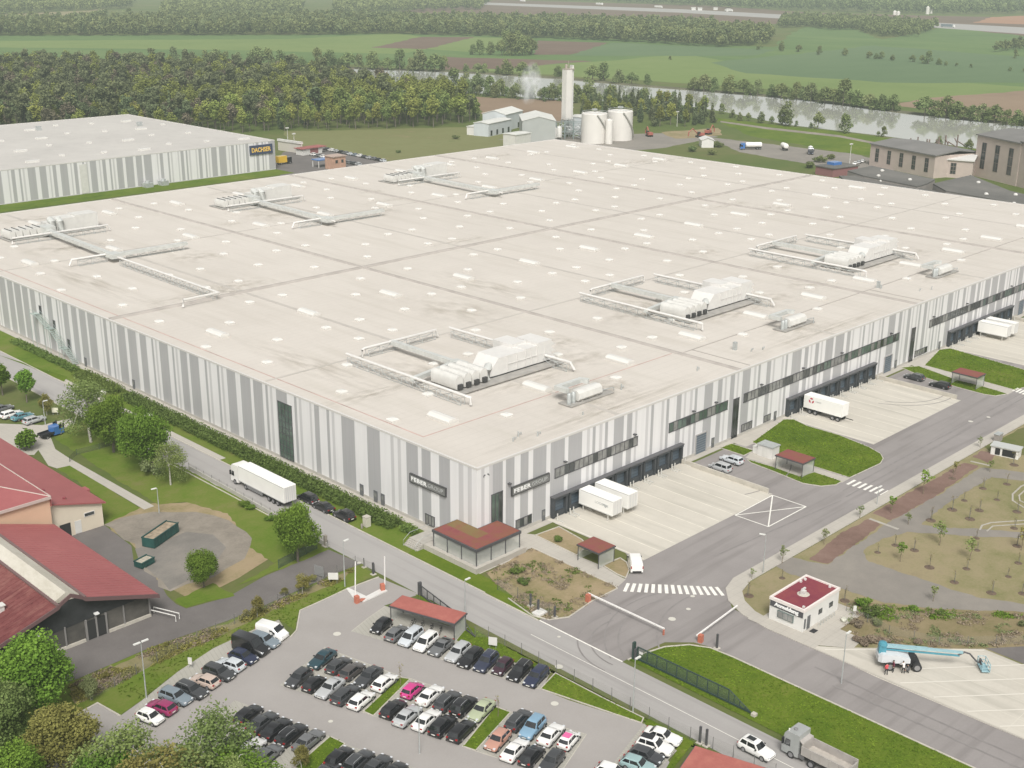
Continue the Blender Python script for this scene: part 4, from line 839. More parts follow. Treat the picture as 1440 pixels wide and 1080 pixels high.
    for s, nm in ((1, 'hl_l'), (-1, 'hl_r')):
        t = MB(); t.box(h-.34, h-.06, s*w*.52, s*w*.83, .60, .70) if s > 0 else t.box(h-.34, h-.06, s*w*.83, s*w*.52, .60, .70)
        out[nm] = t.mesh('headlight', LAMP)
        t = MB(); ya, yb = sorted((s*w*.56, s*w*.86)); t.box(-h-.005, -h+.25, ya, yb, .70, .86); out[nm.replace('h', 't', 1)] = t.mesh('tail_light', TAIL)
        t = MB(); ya, yb = sorted((s*w*.93, s*(w+.12))); t.box(cw-.42, cw-.26, ya, yb, zb, zb+.13); out['mir_'+nm[-1]] = t.mesh('mirror', TRIM)
        t = MB(); yy = s*w*.60; t.tube([(rr+.1, yy, H-.05), (rr+.3, yy, H+.04), (rf-.5, yy, H+.04), (rf-.2, yy, H-.04)], .025, 5); out['rail_'+nm[-1]] = t.mesh('roof_rail', RAIL)
    t = MB(); t.box(h-.01, h+.012, -.26, .26, .40, .52); out['pf'] = t.mesh('number_plate', PLATE)
    t = MB(); t.box(-h-.015, -h+.01, -.26, .26, .52, .64); out['pr'] = t.mesh('number_plate', PLATE)
    t = MB(); t.box(-h*.92, h*.92, -w*1.004, w*1.004, .15, .30); out['trim'] = t.mesh('lower_trim', TRIM)  # black sill trim, also added to deepen the contact shadow under the car
    t = MB(); t.box(h-.12, h-.005, -w*.5, w*.5, .46, .60); out['grille'] = t.mesh('grille', TRIM)
    t = MB(); t.sheet([(rr+.4, -w*.42), (rf-.35, -w*.42), (rf-.35, w*.42), (rr+.4, w*.42)], H+.012); out['sun'] = t.mesh('sunroof', CGL)
    CACHE[kind] = out; return out
def make_car(kind, col, label, group, xy, ang, rails=False, sun=None, roof=None, name='parked_car'):
    c = car_meshes(kind); t = thing(name, label, 'car', (*xy, ROADZ), rad(ang), group)
    b = link('body', c['body'], t, mat=CP[col])
    for k, n in (('windscreen', 'windscreen'), ('rear_window', 'rear_window'), ('sw_r', 'side_window'), ('sw_l', 'side_window')): link(n, c[k], t)
    for p in c['wheels']: wl = link('wheel', c['tyre'], t, p); link('rim', c['rim'], wl)
    for k in ('hl_l', 'hl_r'): link('headlight', c[k], t)
    for k in ('tl_l', 'tl_r'): link('tail_light', c[k], t)
    for k in ('mir_l', 'mir_r'): link('mirror', c[k], t)
    for k in ('pf', 'pr'): link('number_plate', c[k], t)
    link('grille', c['grille'], t); link('lower_trim', c['trim'], t)
    if rails: link('roof_rail', c['rail_l'], t); link('roof_rail', c['rail_r'], t)
    if sun: link('sunroof', c['sun'], t)
    if roof:
        o = link('roof_panel', c['sun'], t, mat=CP[roof]); o.scale = (1.45, 1.38, 1); o.location = (.18, 0, -.0)
    return t
ROADZ = .032
def C(px, py): return G(px, py, .62)
NAMES = dict(white='white', black='black', dgrey='dark grey', grey='grey', silver='silver', lsilver='pale silver blue', dblue='dark blue', navy='navy blue', teal='dark teal', magenta='bright magenta', dmag='dark magenta', green='pale green', lblue='light blue', salmon='salmon coloured', beige='rosy beige', bluegrey='blue grey', maroon='dark maroon', lteal='pale teal', cream='cream white', tealc='teal', brown='brownish grey', blue='blue', yellow='yellow', red='red')
KN = dict(hatch='hatchback', sedan='saloon', estate='estate car', suv='SUV', mpv='people carrier', small='small car', coupe='coupe')
def row(desc, cars, a, b):
    n = len(cars)
    for i, c in enumerate(cars):
        px, py, kind, col, ang = c[:5]; o = c[5] if len(c) > 5 else {}
        extra = ' with roof rails' if o.get('rails') else (' with pink roof' if o.get('roof') == 'pink' else (' with black roof' if o.get('roof') == 'black' else ''))
        lab = f"{NAMES[col]} {KN[kind]}{extra}, {rank(i, n, a, b)}, {desc}"
        make_car(kind, col, lab, 'cars in the staff car park', C(px, py), ang, o.get('rails'), o.get('sun'), o.get('roof'))
F_, B_ = 196, 16          # nose towards the camera / away from it
R_ = dict(rails=True)
row('row at red shelter', [(536, 880, 'small', 'black', F_), (558, 890, 'hatch', 'grey', B_), (578, 896, 'mpv', 'lsilver', F_), (599, 903, 'mpv', 'white', F_), (620, 909, 'coupe', 'grey', F_), (644, 917, 'estate', 'silver', F_), (662, 925, 'estate', 'black', F_), (684, 931, 'suv', 'navy', F_, R_), (707, 937, 'small', 'maroon', F_), (731, 943, 'estate', 'black', F_, R_), (754, 951, 'estate', 'dblue', F_)], 'left', 'right')
row('back row of left block', [(453, 926, 'sedan', 'teal', F_), (476, 935, 'hatch', 'dgrey', B_), (495, 943, 'hatch', 'brown', B_), (518, 951, 'sedan', 'dgrey', F_), (541, 959, 'hatch', 'white', B_)], 'left', 'right')
row('front row of left block', [(420, 953, 'hatch', 'dgrey', F_), (442, 961, 'small', 'black', B_), (464, 967, 'sedan', 'silver', F_), (486, 976, 'estate', 'dgrey', B_), (508, 984, 'hatch', 'white', B_)], 'left', 'right')
row('back row of middle block', [(580, 970, 'small', 'magenta', B_), (605, 977, 'sedan', 'white', B_), (629, 985, 'estate', 'dgrey', B_, R_), (652, 992, 'suv', 'black', B_, R_), (677, 998, 'sedan', 'green', F_)], 'left', 'right')
row('front row of middle block', [(553, 996, 'hatch', 'black', B_), (573, 1006, 'sedan', 'silver', B_), (600, 1012, 'sedan', 'white', B_), (623, 1020, 'suv', 'black', B_), (649, 1027, 'estate', 'black', B_)], 'left', 'right')
row('back row of right block', [(729, 1012, 'estate', 'dgrey', B_, R_), (749, 1023, 'suv', 'lblue', F_), (775, 1032, 'sedan', 'white', B_), (800, 1040, 'small', 'white', B_, dict(roof='pink'))], 'left', 'right')
row('front row of right block', [(700, 1040, 'hatch', 'salmon', F_), (724, 1054, 'sedan', 'white', B_), (748, 1062, 'hatch', 'black', B_), (776, 1070, 'hatch', 'dgrey', F_)], 'left', 'right')
row('row left of bottom grass island', [(349, 1004, 'hatch', 'black', B_), (369, 1015, 'sedan', 'dgrey', B_), (388, 1024, 'sedan', 'black', B_), (410, 1032, 'estate', 'black', B_, R_), (434, 1041, 'sedan', 'grey', B_)], 'left', 'right')
row('short row beside bottom tree', [(330, 1044, 'estate', 'black', B_), (351, 1053, 'sedan', 'white', B_), (375, 1062, 'estate', 'grey', B_)], 'left', 'right')
row('row cut by bottom edge', [(477, 1064, 'hatch', 'black', B_), (504, 1070, 'estate', 'dgrey', B_, R_), (529, 1077, 'sedan', 'dgrey', B_), (553, 1086, 'hatch', 'black', B_), (458, 1086, 'hatch', 'dgrey', B_)], 'left', 'right')
D_, U_ = -74, 106
row('row below grass bank', [(372, 900, 'estate', 'bluegrey', D_), (342, 923, 'hatch', 'dblue', D_), (324, 934, 'hatch', 'lsilver', U_), (308, 945, 'estate', 'dgrey', D_), (288, 957, 'hatch', 'beige', U_), (269, 970, 'estate', 'dgrey', D_, R_), (247, 979, 'estate', 'bluegrey', D_), (227, 994, 'hatch', 'dmag', U_), (211, 1008, 'small', 'white', D_)], 'right', 'left')
row('row beside bottom red shelter', [(932, 1035, 'sedan', 'white', D_), (921, 1049, 'suv', 'white', D_, dict(roof='black')), (909, 1062, 'hatch', 'dgrey', D_), (897, 1075, 'hatch', 'lteal', D_)], 'top', 'bottom')
make_car('hatch', 'white', 'white hatchback at the bottom edge, left of the pale teal car', 'cars in the staff car park', C(862, 1086), D_)
# moving and kerbside cars on the access road, cars at the gates
ROADZ = .02
make_car('suv', 'white', 'white SUV with glass sunroof driving towards the bottom on the access road', None, C(1064, 1053), -90, sun=True, rails=True, name='white_car')
make_car('mpv', 'black', 'black people carrier parked directly behind the white articulated truck', 'cars parked along the access road', G(433, 699, .8), 90)
make_car('sedan', 'black', 'black saloon parked second behind the white articulated truck', 'cars parked along the access road', C(455, 712), 90)
make_car('suv', 'black', 'black SUV with red tail lamps, last in the line behind the white truck', 'cars parked along the access road', C(484, 724), 90)
make_car('mpv', 'silver', 'silver people carrier parked on the ramp before the first gate', 'cars parked before the gates', C(1013, 657), 90)
make_car('estate', 'lsilver', 'pale silver estate car parked beside the silver people carrier', 'cars parked before the gates', C(1029, 646), 90, rails=True)
make_car('estate', 'dgrey', 'dark grey estate car nearest the second gate', 'cars parked before the gates', C(1286, 530), 90, rails=True)
make_car('estate', 'black', 'black estate car beside the second smoking shelter', 'cars parked before the gates', C(1322, 541), 90)
row_l = [(3, 574, 'sedan', 'grey'), (16, 582, 'estate', 'white'), (31, 585, 'sedan', 'tealc'), (48, 590, 'estate', 'silver')]
for i, (px, py, k, c_) in enumerate(row_l):
    make_car(k, c_, f"{NAMES[c_]} {KN[k]}, {rank(i, 4)} of four cars parked by the red roofed house", 'cars by the red roofed house', C(px, py), 8)
# far car park, tiny in the photo
def tiny(px, py, kind, col, label, group, ang, z=.6):
    c = car_meshes(kind); t = thing('parked_car', label, 'car', (*G(px, py, z), .02), rad(ang), group)
    link('body', c['body'], t, mat=CP[col]); link('windscreen', c['windscreen'], t); link('rear_window', c['rear_window'], t)
    for k in ('sw_r', 'sw_l'): link('side_window', c[k], t)
    for p in c['wheels']: link('wheel', c['tyre'], t, p)
cols = ['dgrey', 'white', 'silver', 'black', 'grey', 'lsilver', 'bluegrey', 'white', 'dgrey', 'silver', 'grey', 'black', 'lsilver', 'dgrey']
for i in range(13):
    tiny(459+i*6.6, 209.5+i*1.35, ['hatch', 'estate', 'sedan'][i % 3], cols[i], f"tiny {NAMES[cols[i]]} {KN[['hatch','estate','sedan'][i%3]]}, {rank(i, 13)} far car park back row", 'cars in the far car park', 85)
for i in range(7):
    c_ = cols[(i*3+1) % 14]; tiny(440+i*6.8, 217+i*1.5, 'hatch', c_, f"tiny {NAMES[c_]} hatchback, {rank(i, 7)} far car park front row", 'cars in the far car park', 85)
for i in range(4):
    c_ = ['white', 'grey', 'dgrey', 'silver'][i]; tiny(482+i*7, 227+i*1.2, 'estate', c_, f"tiny {NAMES[c_]} estate car, {rank(i, 4)} far car park row at roof edge", 'cars in the far car park', 85)
for i in range(3):
    tiny(1203+i*5.2, 229.5-i*1.6, 'sedan', ['white', 'silver', 'white'][i], f"tiny {['white','silver','white'][i]} saloon, {rank(i, 3)} of three beside the long brick hall", 'cars beside the brick office', 15)

# ---------------------------------------------------------------- vans and trucks
def wheel_on(t, x, y, r, wd=.28, rim=True):
    me = MB(); me.loft([[(rr*math.cos(q), yy, rr*math.sin(q)) for q in [k*math.pi/8 for k in range(16)]] for rr, yy in ((r*.82, -wd/2), (r, -wd*.4), (r, wd*.4), (r*.82, wd/2))])
    key = ('w', r, wd)
    if key not in CACHE:
        k2 = MB(); k2.loft([[(rr*math.cos(q), yy, rr*math.sin(q)) for q in [k*math.pi/6 for k in range(12)]] for rr, yy in ((r*.6, -wd/2-.006), (r*.5, 0), (r*.6, wd/2+.006))])
        CACHE[key] = (me.mesh('wheel', TYRE, 40), k2.mesh('rim', RIM))
    o = link('wheel', CACHE[key][0], t, (x, y, r))
    if rim: link('rim', CACHE[key][1], o)
def van(label, group, xy, ang, col, L=4.9, W=1.9, H=1.95, name='van'):
    t = thing(name, label, 'van', (*xy, .032), rad(ang), group); h = L/2; w = W/2
    def ring(x, z0_, z1_, f, g): return [(x, -w*f, z0_), (x, -w*f, z0_+(z1_-z0_)*.55), (x, -w*g, z1_-.12), (x, -w*g*.85, z1_), (x, w*g*.85, z1_), (x, w*g, z1_-.12), (x, w*f, z0_+(z1_-z0_)*.55), (x, w*f, z0_)]
    mb = MB(); mb.loft([ring(-h, .35, H-.08, .95, .84), ring(-h+.12, .24, H-.02, .99, .88), ring(-.2, .22, H, 1, .90), ring(.65, .22, H-.04, 1, .88), ring(1.35, .22, 1.18, 1, .93), ring(h-.35, .22, .98, .96, .9), ring(h-.05, .3, .78, .84, .8), ring(h, .4, .62, .76, .72)])
    mb.build('body', CP[col], t, 35)
    g = MB(); z1_ = H-.13; g.add([(1.33, -w*.84, 1.22), (1.33, w*.84, 1.22), (.72, w*.76, z1_), (.72, -w*.76, z1_)], [(0, 1, 2, 3)]); 
    for v in range(4): g.v[v] = (g.v[v][0]+.03, g.v[v][1], g.v[v][2]+.03)
    g.build('windscreen', CGL, t)
    for s in (-1, 1):
        g = MB(); g.add([(1.1, s*(w+.004), 1.08), (.15, s*(w+.006), 1.08), (.15, s*(w*.93+.012), H-.45), (.62, s*(w*.93+.012), H-.45)], [(0, 1, 2, 3)]); g.build('side_window', CGL, t)
        g = MB(); ya, yb = sorted((s*w*.5, s*w*.82)); g.box(h-.3, h-.04, ya, yb, .68, .84); g.build('headlight', LAMP, t)
        g = MB(); ya, yb = sorted((s*w*.82, s*w*.97)); g.box(-h-.01, -h+.06, ya, yb, .9, 1.35); g.build('tail_light', TAIL, t)
        g = MB(); ya, yb = sorted((s*w, s*(w+.2))); g.box(.95, 1.1, ya, yb, 1.1, 1.32); g.build('mirror', TRIM, t)
        for x in (h-.95, -h+.95): wheel_on(t, x, s*(w-.1), .33, .24)
    g = MB(); g.box(-h-.02, -h, -w*.7, w*.7, .32, .55); g.build('bumper', TRIM, t)
    return t
van('white rounded panel van at the top of the kerbside row', None, G(383, 886, 1.0), -72, 'white', 4.5, 1.85, 1.9, 'panel_van')
van('tall black panel van between the blue grey estate and the dark blue hatchback', None, G(353, 906, 1.1), -74, 'black', 5.2, 2.0, 2.3, 'panel_van')
van('white van driving away on the concrete beside the small red roofed shelter', None, G(893, 789, 1.0), 47, 'white', 5.0, 1.95, 2.0, 'panel_van')

TARP = plain('trailer_white', (.80, .79, .75), .5, var=.03, scale=.5)
def truck_cab(t, x0, w, h_, col, zf=.5):
    """cab with its front at x0, 2.2 long"""
    b = MB(); prof = [(x0-2.25, zf), (x0-.05, zf), (x0, zf+.5), (x0-.02, zf+1.1), (x0-.32, h_-.35), (x0-.6, h_-.03), (x0-1.2, h_), (x0-2.25, h_)]
    b.loft([[(x, y*k, z) for x, z in prof] for y, k in ((-w, .985), (-w*.93, 1), (w*.93, 1), (w, .985))]); c = b.build('cab', col, t, 30)
    g = MB(); g.add([(x0-.02, -w*.86, zf+1.18), (x0-.02, w*.86, zf+1.18), (x0-.29, w*.82, h_-.5), (x0-.29, -w*.82, h_-.5)], [(0, 1, 2, 3)]); 
    for i in range(4): g.v[i] = (g.v[i][0]+.04, g.v[i][1], g.v[i][2])
    g.build('windscreen', CGL, c)
    for s in (-1, 1):
        g = MB(); g.add([(x0-.35, s*(w+.008), zf+1.05), (x0-1.15, s*(w+.008), zf+1.05), (x0-1.15, s*(w+.008), zf+1.95), (x0-.55, s*(w+.008), zf+1.95)], [(0, 1, 2, 3)]); g.build('side_window', CGL, c)
        g = MB(); ya, yb = sorted((s*(w+.02), s*(w+.3))); g.box(x0-.35, x0-.15, ya, yb, zf+1.2, zf+2.0); g.build('mirror', TRIM, c)
        g = MB(); ya, yb = sorted((s*w*.6, s*w*.92)); g.box(x0-.03, x0+.03, ya, yb, zf+.2, zf+.42); g.build('headlight', LAMP, c)
    g = MB(); g.box(x0-.04, x0+.02, -w*.75, w*.75, zf+.55, zf+1.0); g.build('grille', TRIM, c)
# white articulated truck, nose up the road
tx, ty = -11.7, 41.5
t = thing('articulated_truck', 'white articulated truck standing on the access road with its cab up the road', 'truck', (tx, ty, .02), rad(90))
truck_cab(t, 8.2, 1.23, 3.7, CP['white'])
mb = MB(); mb.box(-8.0, 5.6, -1.27, 1.27, 1.15, 3.95); b = mb.build('trailer_box', TARP, t)
mb = MB()
for y in (-1.29, 1.29): mb.box(-8.0, 5.6, min(y, y*.98), max(y, y*.98), 3.82, 3.97); mb.box(-8, 5.6, min(y, y*.98), max(y, y*.98), 1.12, 1.28)
mb.build('side_rail', plain('rail_grey', (.55, .55, .53), .5), b)
mb = MB(); mb.box(-8.05, -8.0, -1.2, 1.2, 1.2, 3.9, 0)
for y in (-.8, -.4, .4, .8): mb.box(-8.09, -8.05, y-.025, y+.025, 1.25, 3.85, 1)
mb.box(-8.08, -8.05, -.02, .02, 1.25, 3.85, 1); mb.build('rear_door', [plain('door_pale', (.62, .61, .58), .5), RAIL], b)
mb = MB(); mb.box(-8, 7.9, -.45, .45, .75, 1.15); mb.build('chassis', TRIM, t)
mb = MB(); mb.box(-1.5, 4.0, -1.22, -1.16, .45, 1.1); mb.box(-1.5, 4.0, 1.16, 1.22, .45, 1.1); mb.build('side_guard', plain('guard_grey', (.20, .20, .20), .6), t)
for s in (-1, 1):
    for x in (6.9, 3.6, -3.4, -4.7, -6.0): wheel_on(t, x, s*1.08, .5, .34)
# swap bodies and trailers at the docks
def swap_body(label, x, y0, L=7.4, name='swap_body', stripe=None, H=3.75):
    t = thing(name, label, 'swap body', (x, y0, .03), 0, 'white swap bodies standing at the docks')
    mb = MB(); mb.box(-1.26, 1.26, -L, 0, 1.15, H); b = mb.build('box_body', TARP, t)
    mb = MB()
    for q in (-1.28, 1.23): mb.box(q, q+.05, -L, 0, 1.12, 1.26); mb.box(q, q+.05, -L, 0, H-.12, H+.02)
    mb.build('edge_rail', MATS['rail_grey'], b)
    mb = MB(); mb.box(-1.15, 1.15, -L-.04, -L, 1.22, H-.06, 0)
    for q in (-.7, -.02, .66): mb.box(q, q+.04, -L-.07, -L-.04, 1.25, H-.1, 1)
    mb.build('rear_door', [MATS['door_pale'], RAIL], b)
    for sx in (-1.12, 1.12):
        for yy in (-.9, -L+1.0): g = MB(); g.box(sx-.07, sx+.07, yy-.07, yy+.07, 0, 1.15); g.build('leg', MATS['pale_steel'], t)
    return t, b
t, b = swap_body('white swap body on legs with faint lettering, front one at the near docks', 24.0, -1.0)
fit_text('lettering', 'LOGISTIK', 2.9, .42, SG, b, (-1.275, -3.6, 2.4), (rad(90), 0, rad(-90)))
mb = MB(); mb.add([(-1.272, -5.9, 2.15), (-1.272, -6.5, 2.75), (-1.272, -5.2, 2.75)], [(0, 1, 2)]); mb.build('emblem', SG, b)
swap_body('white swap body with dark gap straps, behind the lettered one at the near docks', 28.0, -1.0)
swap_body('white swap body on legs, left one of the pair at the farthest docks', 172.3, -1.0)
swap_body('plain white swap body, right one of the pair at the farthest docks', 176.3, -1.0)
TRX, TRL = 92.9, 8.9
t = thing('semi_trailer', 'white box trailer with a round red emblem backed onto the middle docks', 'trailer', (TRX, -1.2, .03))
mb = MB(); mb.box(-1.26, 1.26, -TRL, 0, 1.15, 3.85); b = mb.build('trailer_box', TARP, t)
mb = MB(); mb.box(-.45, .45, -TRL+.2, 0, .75, 1.15); mb.build('chassis', TRIM, t)
for s in (-1, 1):
    for y in (-1.5, -2.8, -TRL+2.1, -TRL+.9): 
        g = MB(); key = ('w', .48, .34)
        o = None
        wheel_on(t, 0, 0, .48, .34); o = t.children[-1]; o.location = (s*1.05, y, .48); o.rotation_euler = (0, 0, rad(90))
mb = MB(); mb.box(-.06, .06, -TRL-1.9, -TRL, .75, .87); mb.build('drawbar', TRIM, t)
LOGO = plain('logo_red', (.45, .045, .08), .5)
for k in range(3):
    mb = MB(); a0 = rad(90+120*k); c = (-1.272, -1.75, 2.95)
    pts = [(c[0], c[1]+.62*math.cos(a0+q)*r_, c[2]+.62*math.sin(a0+q)*r_) for q, r_ in ((-.75, 1), (0, 1.05), (.75, 1), (.6, .5), (-.6, .5))]
    mb.add(pts, [(0, 1, 2, 3, 4)]); mb.build('emblem', LOGO, b)
fit_text('lettering', 'CARGO', 1.3, .3, SG, b, (-1.274, -2.75, 2.85), (rad(90), 0, rad(-90)))
# grey tipper truck on the access road, nose up the road
TG = plain('tipper_grey', (.33, .34, .33), .4, var=.08, scale=.9); SKIP = plain('tipper_body', (.36, .335, .31), .6, var=.15, scale=.8)
t = thing('tipper_truck', 'grey tipper truck with an open sand coloured body at the bottom of the access road', 'truck', (*G(1140, 1058, 1.2), .02), rad(90))
truck_cab(t, 3.2, 1.22, 3.45, TG)
mb = MB(); mb.lathe([(.2, 3.45), (.24, 3.5), (.24, 3.6), (.15, 3.66)], (2.0, .3, 0), 10); mb.build('roof_vent', MATS['guard_grey'], t)
mb = MB(); mb.lathe([(.07, 3.4), (.09, 3.5), (.09, 3.62), (.03, 3.68)], (2.5, .9, 0), 8); mb.build('beacon', PLATE, t)
mb = MB(); o_ = [(-5.4, -1.25), (.55, -1.25), (.55, 1.25), (-5.4, 1.25)]
mb.box(-5.4, .5, -1.12, 1.12, 1.2, 1.35, 1); mb.box(-5.4, .55, -1.25, -1.12, 1.2, 2.35, 0); mb.box(-5.4, .55, 1.12, 1.25, 1.2, 2.35, 0); mb.box(.42, .6, -1.12, 1.12, 1.2, 2.55, 0); mb.box(-5.45, -5.3, -1.12, 1.12, 1.2, 2.1, 0)
for x in (-4.4, -3.2, -2.0, -.8): mb.box(x-.05, x+.05, -1.3, -1.25, 1.2, 2.3, 0); mb.box(x-.05, x+.05, 1.25, 1.3, 1.2, 2.3, 0)
mb.loft([[(.45, -1.2, 2.5), (.45, 1.2, 2.5), (.45, 1.2, 2.62), (.45, -1.2, 2.62)], [(1.0, -1.0, 2.75), (1.0, 1.0, 2.75), (1.0, 1.0, 2.82), (1.0, -1.0, 2.82)]])
mb.build('tipper_body', [SKIP, plain('sand_load', (.42, .385, .34), .95, var=.15, scale=1.2)], t)
mb = MB(); mb.box(-5.2, 2.8, -.45, .45, .7, 1.18); mb.box(.2, 1.0, -1.15, 1.15, .55, 1.05); mb.build('chassis', plain('chassis_grey', (.12, .12, .12), .7), t)
for s in (-1, 1):
    for x in (1.9, -.8, -2.9, -4.2): wheel_on(t, x, s*1.05, .5, .34)
# blue pickup truck by the red roofed house
t = thing('pickup_truck', 'small blue flatbed pickup with a dark open bed by the red roofed house', 'truck', (*G(72, 608, .8), .03), rad(10))
truck_cab(t, 2.3, .95, 1.95, CP['blue'], .35)
mb = MB(); mb.box(-2.4, .1, -.95, .95, .7, .8); mb.box(-2.4, .1, -.95, -.88, .8, 1.15); mb.box(-2.4, .1, .88, .95, .8, 1.15); mb.box(-2.45, -2.38, -.95, .95, .7, 1.15); mb.build('bed', TRIM, t)
mb = MB(); mb.box(-2.3, 2.0, -.35, .35, .4, .7); mb.build('chassis', TRIM, t)
for s in (-1, 1):
    for x in (1.5, -1.5): wheel_on(t, x, s*.82, .33, .22)
# tankers behind the warehouse
def tanker(label, px, py, ang, L, cab, col, name='tank_truck'):
    t = thing(name, label, 'tanker', (*G(px, py, 1.5), .02), rad(ang), 'tankers behind the warehouse'); h = L/2
    if cab: truck_cab(t, h, 1.23, 3.3, CP[col])
    e = h-2.6 if cab else h
    mb = MB(); n = 14; prof = [(-h, .5), (-h+.25, 1.15), (-h+.5, 1.25), (e-.5, 1.25), (e-.25, 1.15), (e, .5)]
    mb.loft([[(x, r*math.cos(2*math.pi*k/n), 2.35+r*math.sin(2*math.pi*k/n)) for k in range(n)] for x, r in prof]); mb.build('tank', TARP, t, 40)
    mb = MB(); mb.box(-h+.2, h-1, -.5, .5, .75, 1.2); mb.build('chassis', TRIM, t)
    for s in (-1, 1):
        for x in ([h-1.3] if cab else [])+[-h+1.2, -h+2.5]: wheel_on(t, x, s*1.05, .5, .34)
tanker('long white tanker truck with a blue cab on the track behind the warehouse', 1056, 206, 140, 11, True, 'blue')
tanker('short white tank trailer without cab between the two tanker trucks', 1103, 207, 55, 5.5, False, 'white')
tanker('short white tanker with a dark blue cab, rightmost of the tankers', 1140, 212, 215, 7, True, 'navy')
# yellow and dark swap truck by the far warehouse
t = thing('delivery_truck', 'yellow fronted box truck parked beside the dark signed warehouse', 'truck', (*G(399, 226, 1.5), .02), rad(180))
mb = MB(); mb.box(-1, 3.5, -1.25, 1.25, .9, 3.8); mb.build('box_body', CP['yellow'], t); mb = MB(); mb.box(-3.6, -1, -1.2, 1.2, .5, 3.0); mb.build('cab', CP['black'], t)
for s in (-1, 1):
    for x in (-2.6, 2.2): wheel_on(t, x, s*1.05, .5, .34)
# motorway traffic
def lorry(px, py, ang, L, H, col, label, cat='truck', name='motorway_lorry'):
    t = thing(name, label, cat, (*G(px, py, 1.5), .04), rad(ang), 'traffic on the motorway'); h = L/2
    mb = MB(); mb.box(-h, h-2.6, -1.3, 1.3, 1, H); mb.build('box_body', CP[col], t); mb = MB(); mb.loft([[(x, -1.2, .5), (x, 1.2, .5), (x, 1.2, z), (x, -1.2, z)] for x, z in ((h-2.4, H-.3), (h-.4, H-.4), (h, 1.6))]); mb.build('cab', CP['white'], t)
    for s in (-1, 1):
        for x in (h-1.2, -h+1.5): wheel_on(t, x, s*1.1, .5, .3, False)
mv = rad(0)
a, b_ = G(700, 4), G(1300, 34); MA = math.degrees(math.atan2(b_[1]-a[1], b_[0]-a[0]))
lorry(1333, 37, MA, 22, 4.5, 'bluegrey', 'grey blue lorry on the right part of the far motorway'); lorry(843, 6, MA, 20, 4.5, 'white', 'white lorry on the far motorway above the round copse'); lorry(926, 10, MA, 20, 4.5, 'white', 'white lorry on the far motorway right of centre')
lorry(735, 1.5, MA, 16, 4.5, 'white', 'leftmost white lorry on the far motorway'); lorry(1025, 15, MA, 18, 4, 'white', 'white lorry on the motorway above the wooded bank')
# ---------------------------------------------------------------- neighbouring buildings
# second striped warehouse on the left
w2x0, w2x1, w2y0 = -140.0, 193.0, 331.6
H2 = 12.6
br = G(388, 193, H2); bk_ = G(253, 174, H2); D2 = 128
w2 = thing('striped_warehouse', 'second striped warehouse with a dark blue sign, left behind the big one', 'warehouse', (w2x1, w2y0, 0))
mb = MB()
for a, b_, c in stripes(21, 333): face(mb, 'x', 0, -a, -b_, .3, H2, c)
for a, b_, c in stripes(22, D2): face(mb, 'y', 0, a, b_, .3, H2, c)
for a, b_, c in stripes(23, 333): face(mb, 'x', D2, -a, -b_, .3, H2, c)
mb.box(-333, .05, -.05, D2, -.1, .3, 1); mb.build('wall', [LIGHT, MID, DARK], w2)
mb = MB(); mb.sheet(R4(-333, 0, 0, D2), H2-.1, 0)
for a in ((-333, .05, -.05, .35), (-.35, .05, .35, D2), (-333, -.35, D2-.35, D2)): mb.box(*a, H2-.15, H2+.2, 1)
rf2 = mb.build('roof', [ground_mat('roof_grey', [(.40, .385, .36), (.47, .45, .42), (.52, .50, .465)], big=.03, mid=.15, fine=1, rough=.85), MATS['parapet']], w2)
for i in range(40):
    x = -8-(i % 10)*16-((i//10) % 2)*7; y = 12+(i//10)*30+(i % 3)*4; s = .9
    mb = MB(); (mb.box(x-2.4, x+2.4, y-1, y+1, H2-.1, H2+.7) if i % 3 == 0 else mb.box(x-s, x+s, y-s, y+s, H2-.1, H2+.6)); mb.build('skylight', SKY, rf2)
mb = MB()
for x, y in ((-60, 100), (-18, 84)): mb.box(x-1, x+1, y-1, y+1, H2-.1, H2+1.8)
mb.build('vent', GALV, rf2)
mb = MB(); mb.box(-13.2, -1.6, -.5, -.06, H2-5.2, H2-1.2); s2 = mb.build('sign_panel', plain('sign_navy', (.045, .06, .11), .5), w2)
fit_text('lettering', 'DACHSER', 9.8, 2.0, plain('sign_yellow', (.80, .52, .12), .5), s2, (-12.3, -.53, H2-4.2), (rad(90), 0, 0), bold=.03, extrude=.03)
mb = MB(); mb.box(-91, -88, -.2, -.06, .3, H2-1); mb.build('stair_window', OFFW, w2)
for x in (-64, -57): 
    mb = MB(); mb.box(x-1.6, x+1.6, -4.5, -1, 0, 1.9); mb.lathe([(1.0, 1.9), (1.0, 2.5), (.6, 2.7)], (x, -2.8, 0), 10); mb.build('cooling_unit', GALV, w2)
for x in (-170, -158):
    mb = MB(); mb.box(x-1.6, x+1.6, -4.2, -1, 0, 2.2); mb.build('cooling_unit', plain('unit_dark', (.10, .13, .17), .5), w2)
sheet('bank_strip', [R4(-200, 193, 318, 331.4)], M['lawn'], .03, 'grass bank before the second warehouse'); 
